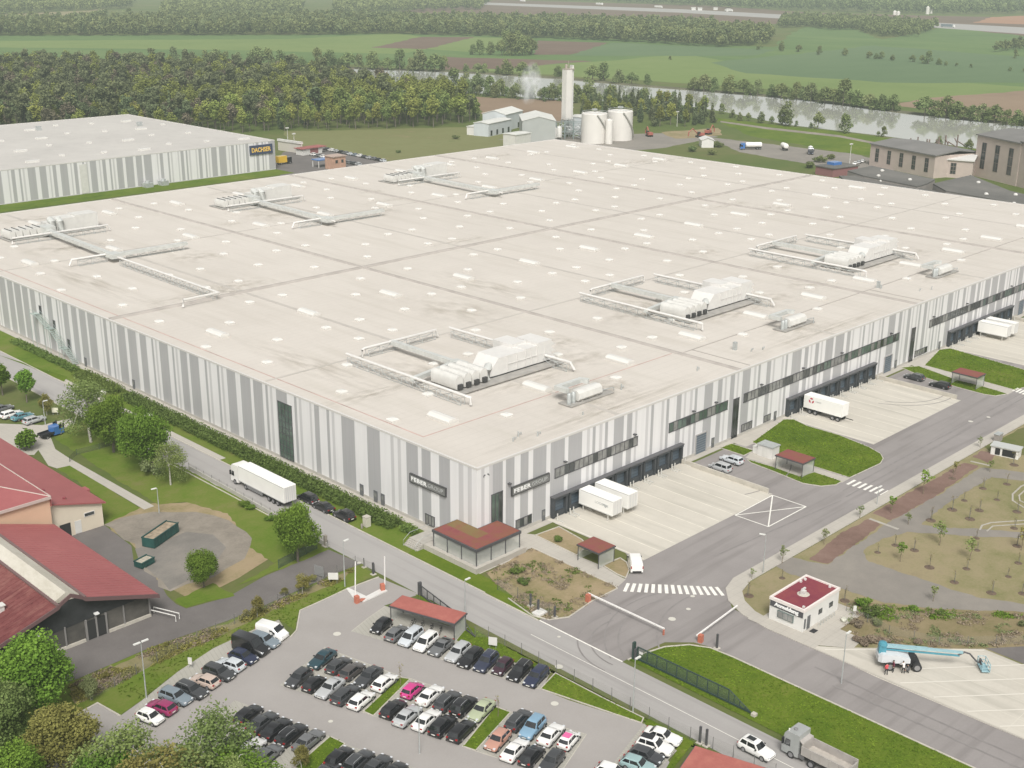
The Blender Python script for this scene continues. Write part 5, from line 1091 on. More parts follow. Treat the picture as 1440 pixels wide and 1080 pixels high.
# low annex and white wall behind, red roofed kiosk
t = thing('red_roofed_kiosk', 'small white kiosk with a red roof beside the far car park', 'kiosk', (*G(436, 216), 0), rad(5))
mb = MB(); mb.box(-6.5, 5.5, -2.5, 2.5, 0, 2.9); mb.build('wall', OFFW, t); mb = MB(); mb.box(-7.2, 8, -3.2, 3.2, 2.9, 3.2); mb.build('roof', plain('roof_red2', (.30, .10, .09), .8, var=.15, scale=.3), t)
mb = MB(); mb.box(-2, 3, -2.55, -2.5, .3, 2.6); mb.build('door', plain('dull_red', (.24, .10, .10), .6), t)
t = thing('boundary_wall', 'long pale wall with square caps behind the signed warehouse', 'wall', (*G(395, 212), 0), rad(0))
a, b_ = Vector(G(392, 211)), Vector(G(425, 216)); L_ = (b_-a).length; t.location = (*a, 0); t.rotation_euler = (0, 0, math.atan2((b_-a).y, (b_-a).x))
mb = MB(); mb.box(0, L_, -.3, .3, 0, 4.5); mb.build('wall', plain('wall_cream', (.52, .49, .43), .8), t)
for i in range(6):
    mb = MB(); x = L_*(i+.5)/6; mb.box(x-1.5, x+1.5, -.7, .7, 4.5, 5.5); mb.build('cap', WHITE, t)
t = thing('brick_hut', 'small orange brick hut at the edge of the far car park', 'hut', (*G(472, 237), 0), rad(0))
mb = MB(); mb.box(-3.4, 3.4, -3, 3, 0, 5.5); mb.build('wall', plain('brick_orange', (.45, .28, .20), .85, var=.15, scale=.8), t); mb = MB(); mb.box(-3.8, 3.8, -3.4, 3.4, 5.5, 5.9); mb.build('roof', plain('hut_roof', (.40, .31, .26), .8), t)
mb = MB(); mb.box(-2.2, -1.0, -3.06, -3, 2.8, 4.2); mb.box(1.0, 2.2, -3.06, -3, 2.8, 4.2); mb.build('window', GLASS, t)
t = thing('blue_shelter', 'blue roofed shelter next to the orange brick hut', 'shelter', (*G(456, 234), 0), 0)
mb = MB(); mb.box(-5, 5, -2.5, 2.5, 3.2, 3.6); mb.build('roof', CP['blue'], t)
for q in ((-4.6, -2.2), (4.6, -2.2), (-4.6, 2.2), (4.6, 2.2)): mb = MB(); mb.box(q[0]-.15, q[0]+.15, q[1]-.15, q[1]+.15, 0, 3.2); mb.build('post', OFFW, t)

# chemical plant
PB = plain('plant_blue', (.50, .53, .54), .6, var=.06, scale=.2); PG = plain('plant_grey', (.36, .375, .355), .6, var=.06, scale=.15); PR = plain('plant_roof', (.60, .60, .56), .6, var=.06, scale=.2); TANKW = plain('tank_white', (.68, .655, .61), .5, var=.04, scale=.15)
dA = rad(-62)
def shed(label, px, py, L, W, h, rz, wallm, roofm=None, ridge=0, name='plant_shed', win=0, side=None):
    t = thing(name, label, 'shed', (*G(px, py), 0), rz, 'sheds of the chemical plant'); l, w_ = L/2, W/2
    mb = MB(); mb.loft([[(x, -w_, 0), (x, w_, 0), (x, w_, h), (x, 0, h+ridge+.001), (x, -w_, h)] for x in (-l, l)]); mb.build('wall', wallm, t)
    mb = MB(); mb.loft([[(x, -w_-.3, h+.05), (x, 0, h+ridge+.06), (x, w_+.3, h+.05), (x, w_+.3, h+.35), (x, 0, h+ridge+.36), (x, -w_-.3, h+.35)] for x in (-l-.3, l+.3)]); mb.build('roof', roofm or PR, t)
    for i in range(win):
        mb = MB(); x = -l+L*(i+.5)/win; mb.box(x-.9, x+.9, -w_-.06, -w_, .3, min(h-.6, 3)); mb.build('door', GLASS, t)
    return t
shed('big grey gabled plant shed in front of the white column', 755, 195, 26, 17, 10.5, rad(48), PG, PR, 2.2, win=0)
shed('long blue grey low shed, second from the left in the plant', 693, 188, 24, 9, 6.5, rad(15), PB, PR, .6, win=4)
shed('pale blue shed with a curved white roof beside the big grey shed', 707, 180, 22, 14, 8.5, rad(20), PB, PR, 2, win=2)
shed('low white box shed, leftmost in the plant', 670, 189, 8, 7, 4.2, rad(15), WHITE, PR, .1, win=1)
shed('low pale shed half hidden behind the corner of the big roof', 727, 205, 12, 8, 6, rad(5), OFFW, PR, .2)
shed('white box annex directly right of the white column', 815, 188, 12, 10, 9, rad(20), PB, PR, .3)
tw = thing('distillation_column', 'tall square white column tower with a side pipe shaft at the plant', 'tower', (*G(797, 192), 0), rad(-12)); TH = 36.5
mb = MB(); mb.box(-2.3, 1.2, -2.0, 2.0, 9, TH-2); mb.build('column_casing', TANKW, tw)
mb = MB(); mb.box(1.8, 2.8, -1.2, 1.2, 9, TH); mb.build('pipe_shaft', OFFW, tw)
mb = MB(); mb.tube([(-1.2, 0, TH-2), (-1.2, 0, TH+.5)], .7, 8); mb.box(-2.4, 2.8, -2.1, 2.1, TH-2, TH-1.6); mb.tube([(.9, 1, TH-2), (.9, 1, TH+2.2)], .12, 6); mb.build('top_platform', plain('rusty_steel', (.35, .30, .26), .8, var=.2, scale=.5), tw)
mb = MB()
for x in (-2.2, 1.1, 2.8):
    for y in (-1.9, 1.9): mb.box(x-.22, x+.22, y-.22, y+.22, 0, 9)
for z in (3, 6, 9): mb.box(-2.6, 3.1, -2.2, 2.2, z-.8, z-.55)
for i in range(7): mb.tube([(-3+i, -2.6, i*1.2), (-2+i, -2.6, 10)], .14, 6)
for z in range(11, 35, 3): mb.box(1.2, 1.8, -1.0, 1.0, z, z+.2); mb.box(2.8, 3.5, -1.0, 1.0, z+1, z+1.15)
mb.build('steel_frame', GALV, tw)
for i, (px, py, r_, h_, lab) in enumerate(((835, 203, 6.6, 14.5, 'big white storage tank next to the white column, with a spiral stair'), (871, 199, 6.6, 14.5, 'big white storage tank, right one of the pair'), (856, 202, 1.9, 11.5, 'slim white tank standing between the two big tanks'))):
    t = thing('storage_tank', lab, 'tank', (*G(px, py-3 if i < 2 else py), 0), 0, 'white tanks of the plant')
    mb = MB(); mb.lathe([(r_, 0), (r_, h_), (r_*.96, h_+.3), (r_*.5, h_+.75), (.3, h_+.95)], (0, 0, 0), 36); mb.build('shell', TANKW, t, 40)
    if i < 2:
        mb = MB(); a0 = -2.2
        pts = [((r_+.5)*math.cos(a0+k*.11*(1 if i else 1)), (r_+.5)*math.sin(a0+k*.11), h_*(1-k/14)) for k in range(14)]; mb.tube(pts, .38, 6); mb.build('spiral_stair', plain('stair_grey', (.40, .39, .36), .7), t)
        mb = MB(); mb.tube([((r_-.3)*math.cos(k*math.pi/12), (r_-.3)*math.sin(k*math.pi/12), h_+1.0) for k in range(25)], .1, 5); mb.box(-1, 1, -1, 1, h_+1.5, h_+2.4); mb.build('top_rail', GALV, t)
for i in range(4):
    px, py = ((772, 199), (779, 198), (786, 197), (768, 193))[i]
    t = thing('process_vessel', f'{["upright pale vessel nearest the grey shed corner","second upright vessel by the grey shed","third upright vessel, next to the column legs","slim upright vessel against the grey shed wall"][i]}', 'vessel', (*G(px, py), 0), 0, 'upright vessels at the column foot')
    mb = MB(); mb.lathe([(.5, 1), (1.5, 1.6), (1.5, 6.2), (.9, 7), (.2, 7.3)], (0, 0, 0), 12); mb.build('shell', OFFW, t, 40); mb = MB(); mb.tube([(0, 0, 7.2), (0, 0, 8.4), (2, 0, 8.4), (2, 0, 0)], .2, 6); mb.build('pipe', GALV, t)
t = thing('pipe_rack', 'tangle of grey pipes and frames at the foot of the white column', 'pipe rack', (*G(806, 195), 0), rad(-45))
mb = MB(); r2 = random.Random(4)
for i in range(46):
    x, y, z = r2.uniform(-7, 7), r2.uniform(-3, 3), r2.uniform(1, 7); mb.tube([(x, y, z), (x+r2.uniform(-4, 4), y, z), (x+r2.uniform(-4, 4), y+r2.uniform(-2, 2), r2.uniform(.2, 8))], .14, 5)
mb.build('piping', GALV, t)
mb = MB()
for x in (-9, -4.5, 0, 4.5, 9):
    for y in (-3, 3): mb.box(x-.2, x+.2, y-.2, y+.2, 0, 8.5)
for z in (4, 8.3): mb.box(-9.2, 9.2, -3.2, -2.9, z, z+.25); mb.box(-9.2, 9.2, 2.9, 3.2, z, z+.25)
mb.build('frame', plain('frame_teal', (.20, .25, .24), .7), t)
# red machinery on the bare ground, white hut, poles
def digger(label, px, py, rz, s=1):
    t = thing('excavator', label, 'excavator', (*G(px, py), 0), rz, 'red machines on the bare ground'); RD = plain('machine_red', (.33, .10, .075), .6)
    mb = MB(); mb.box(-2, 2, -1.4, -.8, 0, .9); mb.box(-2, 2, .8, 1.4, 0, .9); mb.build('track', TRIM, t)
    mb = MB(); mb.box(-2.2, 1.2, -1.3, 1.3, 1, 2.3); mb.build('body', RD, t); mb = MB(); mb.box(.2, 1.6, .1, 1.3, 1.3, 3); mb.build('cab', CGL, t)
    mb = MB(); mb.tube([(1.2, -.3, 1.8), (4, -.3, 4.6), (6.2, -.3, 2.8), (6.4, -.3, .8)], .3, 6); mb.build('boom', RD, t)
digger('red excavator on the bare ground right of the white tanks', 913, 192, rad(60)); digger('reddish excavator by the white hut behind the warehouse', 984, 193, rad(150)); digger('reddish machine behind the excavator at the white hut', 996, 189, rad(10))
t = thing('white_hut', 'small white hut on the grass right of the plant', 'hut', (*G(993, 206), 0), rad(45))
mb = MB(); mb.loft([[(x, -3, 0), (x, 3, 0), (x, 3, 3.6), (x, 0, 4.6), (x, -3, 3.6)] for x in (-4.5, 4.5)]); mb.build('wall', WHITE, t); mb = MB(); mb.loft([[(x, -3.4, 3.55), (x, 0, 4.75), (x, 3.4, 3.55), (x, 3.4, 3.75), (x, 0, 4.95), (x, -3.4, 3.75)] for x in (-4.8, 4.8)]); mb.build('roof', OFFW, t)
mb = MB(); mb.box(-3, -1.8, -3.05, -3, .2, 2.6); mb.box(.5, 2, -3.05, -3, 1.2, 2.6); mb.build('window', GLASS_L, t)
# brick office / factory on the right, with dark flat sawtooth roofs
BRK = plain('pale_brick', (.46, .385, .34), .85, var=.06, scale=.3); SLATE = plain('slate_roof', (.175, .168, .16), .8, var=.12, scale=.1); TAR = ground_mat('tar_roof', [(.10, .097, .092), (.14, .135, .125), (.19, .18, .165)], big=.03, mid=.15, fine=1)
def hall(label, ca, cb, depth, h, nwin, px_depth=None, name='brick_hall', ww=2.2, flat=True):
    a, b_ = Vector(ca), Vector(cb); d = (b_-a); L_ = d.length; t = thing(name, label, 'hall', (*a, 0), math.atan2(d.y, d.x), 'brick halls on the right')
    mb = MB(); mb.box(0, L_, 0, depth, 0, h); mb.build('wall', BRK, t)
    mb = MB(); mb.loft([[(x, -.6, h+.02), (x, depth/2, h+depth*.06), (x, depth+.6, h+.02), (x, depth+.6, h+.5), (x, depth/2, h+.5+depth*.06), (x, -.6, h+.5)] for x in (-.5, L_+.5)]); mb.build('roof', SLATE, t)
    for i in range(nwin):
        x = L_*(i+.6)/(nwin+.2); mb = MB(); mb.box(x-ww/2-.1, x+ww/2+.1, -.1, 0, h*.22, h*.86); wf = mb.build('window', plain('window_frame_brown', (.22, .18, .16), .7), t)
        mb = MB()
        for r_ in range(3):
            for c_ in range(2): mb.box(x-ww/2+c_*ww/2+.08, x-ww/2+(c_+1)*ww/2-.08, -.13, -.1, h*.22+.1+r_*h*.213, h*.22+(r_+1)*h*.213-.1)
        mb.build('pane', GLASS, wf)
    return t, L_
A0 = G(1226, 232); A1_ = (A0[0]-6, A0[1]-38)
# local survey: front faces look towards the camera (-x)
def hallp(label, p0, p1, depth, h, n, **k): return hall(label, G(*p0), G(*p1), depth, h, n, **k)
hallp('long low brick hall with five tall windows behind the big warehouse', (1222, 232), (1312, 251), 26, 9.5, 5)
hallp('tall brick hall with slate roof at the right edge', (1368, 247), (1428, 262), 34, 17.5, 3, ww=2.8)
hallp('second tall brick hall cut by the right edge of the picture', (1429, 262), (1500, 282), 30, 18.2, 3, ww=2.8)
hallp('flat pale connecting wing with a white roof between the brick halls', (1312, 248), (1366, 252), 20, 7.5, 1)
for o in list(COL.objects):
    if o.get('label', '').startswith('flat pale connecting'):
        for c_ in o.children:
            if c_.name.startswith('roof'): c_.data.materials[0] = WHITE
def flat(label, px, h):
    P_ = GP(px, h); c = P_[0]; t = thing('low_factory', label, 'factory', (*c, 0), 0, 'low dark roofed factory wings'); q = [(x-c[0], y-c[1]) for x, y in P_]
    mb = MB(); mb.prism(q, 0, h-.5); mb.build('wall', plain('factory_wall', (.29, .265, .245), .8, var=.1, scale=.2), t)
    mb = MB(); mb.prism(q, h-.5, h); r_ = mb.build('roof', TAR, t)
    cx_ = [sum(v)/len(q) for v in zip(*q)]
    for k in range(3):
        e = q[(k*2+1) % len(q)]; x, y = cx_[0]*(.5)+e[0]*.5, cx_[1]*.5+e[1]*.5
        mb = MB(); mb.lathe([(.8, h), (.8, h+.4), (.4, h+.7)], (x, y, 0), 10); mb.build('roof_light', SKY, t)
    return t
flat('low dark roofed factory wing directly below the long brick hall', [(1192, 240), (1226, 233), (1315, 252), (1304, 258), (1290, 262), (1215, 247)], 5)
flat('dark flat roof wing in front of the low factory', [(1180, 247), (1215, 247), (1292, 264), (1390, 281), (1330, 284), (1200, 262)], 4)
flat('stepped dark roof wing below the tall brick hall', [(1312, 258), (1365, 246), (1420, 268), (1470, 280), (1440, 288), (1386, 278), (1330, 268)], 6)
flat('dark roof wing cut by the right edge', [(1385, 283), (1440, 275), (1540, 290), (1540, 310), (1440, 296)], 5.5)
t = thing('red_walled_store', 'small dark store with red walls and a blue roof patch left of the brick hall', 'store', (*G(1176, 245), 0), rad(-10))
mb = MB(); mb.box(-8, 8, -5, 5, 0, 3.6); mb.build('wall', plain('wall_red', (.25, .12, .12), .8), t); mb = MB(); mb.box(-8.4, 8.4, -5.4, 5.4, 3.6, 4); mb.build('roof', TAR, t); mb = MB(); mb.box(-2, 3, 0, 4, 4, 5.2); mb.build('roof_box', CP['blue'], t)
t = thing('steel_gantry', 'rusty brown steel gantry at the river behind the brick halls', 'gantry', (*G(1297, 214), 0), rad(-20))
mb = MB(); r2 = random.Random(9)
for i in range(7):
    x = -18+i*6; mb.tube([(x, -4, 0), (x, -4, 4+abs(math.sin(i*1.3))*4)], .35, 5); mb.tube([(x, 4, 0), (x, 4, 3+abs(math.cos(i))*4)], .35, 5); mb.tube([(x, -4, 4), (x+6, 4, 5)], .3, 5); mb.tube([(x, -4, 5), (x+6, -4, 2)], .3, 5)
mb.build('frame', plain('rust_brown', (.20, .145, .13), .9, var=.2, scale=.3), t)
for i, (px, py, h_) in enumerate(((1194, 238, 11), (952, 178, 8), (405, 205, 8.5), (414, 206, 6))):
    t = thing('mast', ['thin pale mast beside the red walled store', 'thin pale mast right of the white tanks', 'tall thin mast behind the signed warehouse', 'shorter thin mast behind the signed warehouse'][i], 'mast', (*G(px, py), 0), 0)
    mb = MB(); mb.tube([(0, 0, 0), (0, 0, h_)], [.16, .09], 6); mb.build('pole', WHITE, t); mb = MB(); mb.box(-.8, .8, -.4, .4, h_, h_+.5); mb.build('head', OFFW, t)
# silos and sheds along the motorway
for i, (px, py) in enumerate(((1304, 20), (1309, 19), (1258, 21), (1263, 22))):
    t = thing('silo', ['white silo by the motorway, left one of the tall pair', 'white silo by the motorway, right one of the tall pair', 'low white tank by the motorway, left of the silos', 'low white tank by the motorway, right of its twin'][i], 'silo', (*G(px, py), 0), 0, 'white silos by the motorway'); h_ = 12 if i < 2 else 6
    mb = MB(); mb.lathe([(3.2, 0), (3.2, h_), (.4, h_+2)], (0, 0, 0), 14); mb.build('shell', TANKW, t, 40)
for i, (px, py, s) in enumerate(((975, 14, 9), (984, 14.5, 8), (1024, 16, 7), (1006, 14, 5))):
    t = thing('roadside_shed', ['white shed at the motorway, leftmost of the group', 'second white shed at the motorway', 'white shed at the motorway above the wooded bank', 'smallest white shed at the motorway'][i], 'shed', (*G(px, py), 0), rad(40), 'sheds at the motorway')
    mb = MB(); mb.box(-s, s, -4, 4, 0, 4.2); mb.build('wall', WHITE, t); mb = MB(); mb.box(-s-.5, s+.5, -4.5, 4.5, 4.2, 4.8); mb.build('roof', OFFW, t)

# ---------------------------------------------------------------- red roofed buildings on the left
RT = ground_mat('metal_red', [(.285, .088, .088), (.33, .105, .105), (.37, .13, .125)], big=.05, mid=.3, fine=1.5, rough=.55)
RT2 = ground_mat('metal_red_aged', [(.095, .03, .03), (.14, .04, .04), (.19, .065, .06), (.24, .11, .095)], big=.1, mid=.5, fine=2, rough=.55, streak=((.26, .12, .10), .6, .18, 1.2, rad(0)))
TIM = ground_mat('dark_timber', [(.055, .052, .048), (.085, .08, .072), (.13, .12, .105)], big=.3, mid=.3, fine=1, stretch=(.6, 9), rough=.85)
TIM2 = plain('black_timber', (.03, .032, .033), .8, var=.25, scale=.6); CREAM = plain('cream_render', (.60, .53, .42), .9, var=.05, scale=.3); PEACH = plain('peach_render', (.56, .38, .26), .9, var=.05, scale=.3)
# timber shed: gable end looks to the camera side (-y)
gx, gy = -59.2, 15.9           # ridge line x, gable plane y
RZ, EZ, EXR, EXL = 7.75, 3.5, -46.5, -78.0
t = thing('timber_shed', 'large dark timber shed with red metal roof and a pale skylight strip along its ridge', 'shed', (gx, gy, 0))
xr, xl = EXR-gx, EXL-gx
kz = (RZ-EZ)/xr
def zroof(x): return RZ-abs(x)*kz if x > 0 else RZ+x*.30
mb = MB(); YB = 31.5
mb.loft([[(xl+.8, y, 0), (xr-.8, y, 0), (xr-.8, y, zroof(xr-.8)-.12), (0, y, RZ-.12), (xl+.8, y, zroof(xl+.8)-.12)] for y in (1.2, YB)]); mb.build('wall', TIM, t)
mb = MB(); mb.add([(xl+2, 1.14, zroof(xl+2)-.3), (xr-.9, 1.14, zroof(xr-.9)-.3), (xr-.9, 1.14, zroof(xr-.9)-.1), (0, 1.14, RZ-.15), (xl+2, 1.14, zroof(xl+2)-.1)], [(0, 1, 2, 3, 4)]); 
mb.add([(xl+9, 1.12, 3.3), (xr-3, 1.12, 3.3), (2.2, 1.12, RZ-.75), (0, 1.12, RZ-.3), (-2.2, 1.12, RZ-.75)], [(0, 1, 2, 3, 4)]); mb.build('gable_boarding', TIM2, t)
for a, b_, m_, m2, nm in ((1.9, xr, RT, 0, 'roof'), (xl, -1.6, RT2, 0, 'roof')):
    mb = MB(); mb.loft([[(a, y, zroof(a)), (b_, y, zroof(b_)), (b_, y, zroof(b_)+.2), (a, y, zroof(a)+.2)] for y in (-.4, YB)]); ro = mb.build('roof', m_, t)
    r_ = MB(); n_ = int(abs(b_-a)/.9)
    for i in range(int(YB/.95)): 
        y = i*.95; r_.loft([[(x, y-.03, zroof(x)+.19), (x, y+.03, zroof(x)+.19), (x, y+.03, zroof(x)+.235), (x, y-.03, zroof(x)+.235)] for x in (a, b_)])
    r_.build('roof_rib', m_, ro)
mb = MB(); mb.loft([[(-1.6, y, zroof(-1.6)+.25), (.1, y, RZ+.55), (1.9, y, zroof(1.9)+.25), (1.9, y, zroof(1.9)-.1), (-1.6, y, zroof(-1.6)-.1)] for y in (1.0, YB)]); sk = mb.build('ridge_skylight', ground_mat('dirty_polycarb', [(.40, .37, .30), (.52, .49, .42), (.60, .57, .50)], big=.2, mid=1.2, fine=4, stretch=(1, .4)), t)
mb = MB(); mb.loft([[(x, -.45, z-.28), (x, -.28, z-.28), (x, -.28, z+.28), (x, -.45, z+.28)] for x, z in ((xl, zroof(xl)), (-1.7, zroof(-1.7)), (-1.3, zroof(-1.3)+.3), (.1, RZ+.6), (1.6, zroof(1.6)+.3), (2.0, zroof(2.0)), (xr, zroof(xr)))]); mb.build('fascia', plain('dark_red_fascia', (.13, .075, .075), .7), t)
mb = MB()
for s in (-1.75, 2.02): mb.loft([[(s-.18, y, zroof(s)+.2), (s+.18, y, zroof(s)+.2), (s+.18, y, zroof(s)+.45), (s-.18, y, zroof(s)+.45)] for y in (-.4, YB)])
mb.build('ridge_flashing', plain('flashing', (.16, .10, .095), .6), t)
mb = MB(); mb.box(2.5, 5.1, 1.0, 1.2, .1, 2.9, 0)
for x in (2.35, 3.8, 5.25): mb.box(x-.12, x+.12, .95, 1.2, 0, 3.2, 1)
mb.build('door', [plain('door_black', (.03, .03, .03), .6), plain('timber_grey', (.22, .21, .20), .8)], t)
mb = MB(); mb.box(-5.6, -3.4, 1.0, 1.2, .1, 2.8); mb.build('door', MATS['door_black'], t)
mb = MB(); mb.box(5.5, xr-.8, .95, 1.2, 0, .45); mb.box(-3.2, 2.1, .95, 1.2, 0, .45); mb.build('plinth', M['kerb'], t)
mb = MB()
for x in (7.9, xr-.9, -.6): mb.box(x-.09, x+.09, 1.0, 1.2, .45, 3.3)
mb.build('wall_post', MATS['timber_grey'], t)
for x in (3.9, -4.4): mb = MB(); mb.box(x-.3, x+.3, .6, 1.15, 3.6, 3.8); mb.build('wall_lamp', plain('lamp_white', (.85, .85, .82), .4), t)
mb = MB(); x = -6.6; mb.box(x-.4, x+.4, 6, 6.8, zroof(x), zroof(x)+1.0); mb.box(x-.55, x+.55, 5.85, 6.95, zroof(x)+1.0, zroof(x)+1.15); mb.build('chimney', OFFW, t)
# cream house with red roofs
t = thing('red_roofed_house', 'cream and peach house with broad pinkish red metal roofs on the left edge', 'house', (0, 0, 0))
c1, c2 = G(97, 752), G(145, 741)      # visible gable wall foot
e1, e2 = Vector(c1), Vector(c2)
yb = 92
hx0, hx1, hy = -46.5, -37.6, 49.0
mb = MB(); mb.box(hx0, hx1, hy, yb, 0, 3.9); mb.loft([[(hx0, y, 3.9), (hx1, y, 3.9), (hx1, y, 4.0), (hx0, y, 6.45)] for y in (hy, yb)]); mb.build('wall', CREAM, t)
mb = MB(); mb.loft([[(hx1+.5, y, 3.95), (hx0-.02, y, 6.5), (hx0-.02, y, 6.75), (hx1+.5, y, 4.2)] for y in (hy-.5, yb)]); mb.build('roof', RT, t)
mb = MB(); mb.box(hx0-16, hx0, hy-1, yb-16, 0, 8.1); mb.build('wall', PEACH, t)
mb = MB(); q0 = [(hx0+.06, hy-1.4), (hx0+.06, yb-15), (hx0-16.5, yb-15), (hx0-16.5, hy-1.4)]
mb.add([(*q0[0], 6.6), (*q0[1], 6.6), (*q0[2], 8.1), (*q0[3], 8.1), (*q0[0], 8.35), (*q0[1], 8.35), (*q0[2], 8.35), (*q0[3], 8.35), (hx0-8, hy+10, 9.9), (hx0-8, yb-24, 9.9)], [(0, 1, 5, 4), (2, 3, 7, 6), (1, 2, 6, 5), (4, 5, 9, 8), (6, 7, 8, 9), (7, 4, 8), (5, 6, 9)]); mb.build('roof', RT, t)
mb = MB(); mb.box(hx0-16.5, hx0+.1, hy-1.5, hy-1.3, 7.95, 8.4); mb.tube([(hx0+.06, hy-1.4, 8.38), (hx0-8, hy+10, 9.95)], .1, 6); mb.tube([(hx0+.06, hy-1.4, 8.4), (hx0+.06, yb-15, 8.4)], .1, 6); mb.build('verge_board', plain('board_pale', (.46, .38, .34), .7), t)
mb = MB(); mb.box(hx1-4.9, hx1-3.8, hy-.06, hy, .1, 2.3); mb.build('door', OFFW, t); mb = MB(); mb.box(hx1-7.4, hx1-5.6, hy-.06, hy, .1, 2.4); mb.build('door', MATS['door_black'], t)
mb = MB(); mb.box(hx1-3.2, hx1-1.4, hy-.07, hy, 2.5, 3.2); wf = mb.build('window', WHITE, t); mb = MB(); mb.box(hx1-3.1, hx1-1.5, hy-.1, hy-.07, 2.6, 3.1); mb.build('pane', GLASS, wf)
for x, y, z in ((hx1-6.6, hy+6.5, 5.5), (hx1-7.2, hy+3, 5.7), (hx1-5.2, hy+2.0, 5.1)): mb = MB(); mb.lathe([(.22, z), (.22, z+.7), (.3, z+.75), (.3, z+.9)], (x, y, 0), 8); mb.build('roof_vent', plain('vent_red', (.24, .05, .06), .6), t)
mb = MB(); mb.box(hx1-.3, hx1+1.3, hy+6.5, hy+8.2, 3.6, 4.0); mb.build('porch_roof', RT, t)

# ---------------------------------------------------------------- gatehouse
GW = plain('gate_white', (.66, .65, .615), .7, var=.04, scale=.6)
t = thing('gatehouse', 'small white flat roofed gatehouse with a dark red planted roof by the yard road', 'gatehouse', (14.6, -50.0, .1))
mb = MB(); mb.box(0, 9.2, 0, 5.5, 0, 3.1); mb.build('wall', GW, t)
mb = MB()
for a in ((-.1, 9.3, -.1, .2), (-.1, 9.3, 5.3, 5.6), (-.1, .2, .2, 5.3), (9.0, 9.3, .2, 5.3)): mb.box(*a, 3.05, 3.5)
mb.build('parapet', plain('parapet_pink', (.72, .66, .62), .6), t)
mb = MB(); mb.box(.2, 9.0, .2, 5.3, 3.1, 3.3); pr = mb.build('planted_roof', ground_mat('sedum_dark', [(.16, .03, .05), (.21, .045, .06), (.25, .07, .06)], big=.3, mid=1, fine=5), t)
mb = MB(); mb.lathe([(.9, 3.3), (.8, 3.34), (.3, 3.36)], (4.2, 2.8, 0), 12); mb.build('gravel_patch', M['kerb'], pr)
mb = MB(); mb.box(3.7, 4.3, 2.4, 3.0, 3.35, 4.0); mb.box(4.1, 5.0, 2.9, 3.15, 3.8, 4.0); mb.build('vent', OFFW, pr)
for x, y in ((.8, .6), (8.0, 4.9), (7.0, 5.0), (8.6, 1.2)): mb = MB(); mb.box(x-.15, x+.15, y-.15, y+.15, 3.3, 3.55); mb.build('roof_outlet', WHITE, pr)
mb = MB(); mb.box(-.09, -.0, .1, 5.4, 2.15, 3.0); fb = mb.build('sign_band', FRAME, t)
me = fit_text('lettering', 'Anmeldung', 3.9, .7, SW, t, (-.14, 4.7, 2.25), (rad(90), 0, rad(-90)), extrude=.05, bold=.05)
mb = MB(); mb.box(-.16, 0, 1.5, 4.1, .85, 1.95); wf = mb.build('window', plain('win_teal', (.14, .18, .17), .4), t)
mb = MB()
for i in range(3): y = 1.6+i*.82; mb.box(-.2, -.16, y, y+.74, .95, 1.85)
mb.build('pane', GLASS_L, wf)
mb = MB(); mb.box(1.0, 1.75, -.07, 0, .05, 2.1); mb.box(.25, .6, -.07, 0, .4, 1.9); mb.build('door', MATS['door_grey'], t)
for x in (3.9, 6.7): mb = MB(); mb.box(x, x+.9, -.07, 0, 1.25, 2.0); mb.build('window', GLASS, t)
mb = MB(); mb.box(.9, 2.0, -1.3, -.5, .0, .04); mb.build('door_mat', TRIM, t)
t = thing('bike_rack', 'row of thin grey hoops along the gatehouse side wall', 'bike rack', (17.5, -50.7, .1))
for i in range(6):
    mb = MB(); x = i*.75; mb.tube([(x, 0, 0), (x+.1, 0, .65), (x+.5, 0, .75), (x+.6, 0, 0)], .035, 5); mb.build('hoop', GALV, t)
# ---------------------------------------------------------------- shelters
def shelter(label, x, y, L, W, rz, h=2.6, name='shelter', walls=True, mat=None, base=True):
    t = thing(name, label, 'shelter', (x, y, .03), rz, 'red roofed shelters'); l, w_ = L/2, W/2
    mb = MB(); mb.box(-l, l, -w_, w_, h, h+.22); mb.build('roof_frame', FRAME, t)
    mb = MB(); mb.box(-l+.12, l-.12, -w_+.12, w_-.12, h+.2, h+.29); mb.build('planted_roof', mat or REDROOF, t)
    for sx in (-1, 1):
        for sy in (-1, 1): mb = MB(); mb.box(sx*(l-.2)-.05, sx*(l-.2)+.05, sy*(w_-.2)-.05, sy*(w_-.2)+.05, 0, h); mb.build('post', FRAME, t)
    if walls:
        mb = MB(); mb.add([(-l+.2, w_-.2, .1), (l-.2, w_-.2, .1), (l-.2, w_-.2, h-.2), (-l+.2, w_-.2, h-.2)], [(0, 1, 2, 3)]); mb.add([(l-.2, w_-.2, .1), (l-.2, -w_+.3, .1), (l-.2, -w_+.3, h-.2), (l-.2, w_-.2, h-.2)], [(0, 1, 2, 3)]); mb.add([(-l+.2, -w_+.3, .1), (-l+.2, w_-.2, .1), (-l+.2, w_-.2, h-.2), (-l+.2, -w_+.3, h-.2)], [(0, 1, 2, 3)]); mb.build('glazing', CLEAR, t)
    return t
PINKR = ground_mat('shelter_red', [(.30, .10, .08), (.36, .12, .10), (.41, .155, .12)], big=.3, mid=1.2, fine=5)
A_, B_2 = Vector(G(548, 851, 2.8)), Vector(G(641, 877, 2.8)); C_ = Vector(G(656, 862, 2.8)); ux = (B_2-A_).normalized(); c = (A_+C_)/2
bs = shelter('long bicycle shelter with a pinkish red roof beside the car park gate', c.x, c.y, (B_2-A_).length, (C_-B_2).length+.3, math.atan2(ux.y, ux.x), 2.5, 'bicycle_shelter', mat=PINKR)
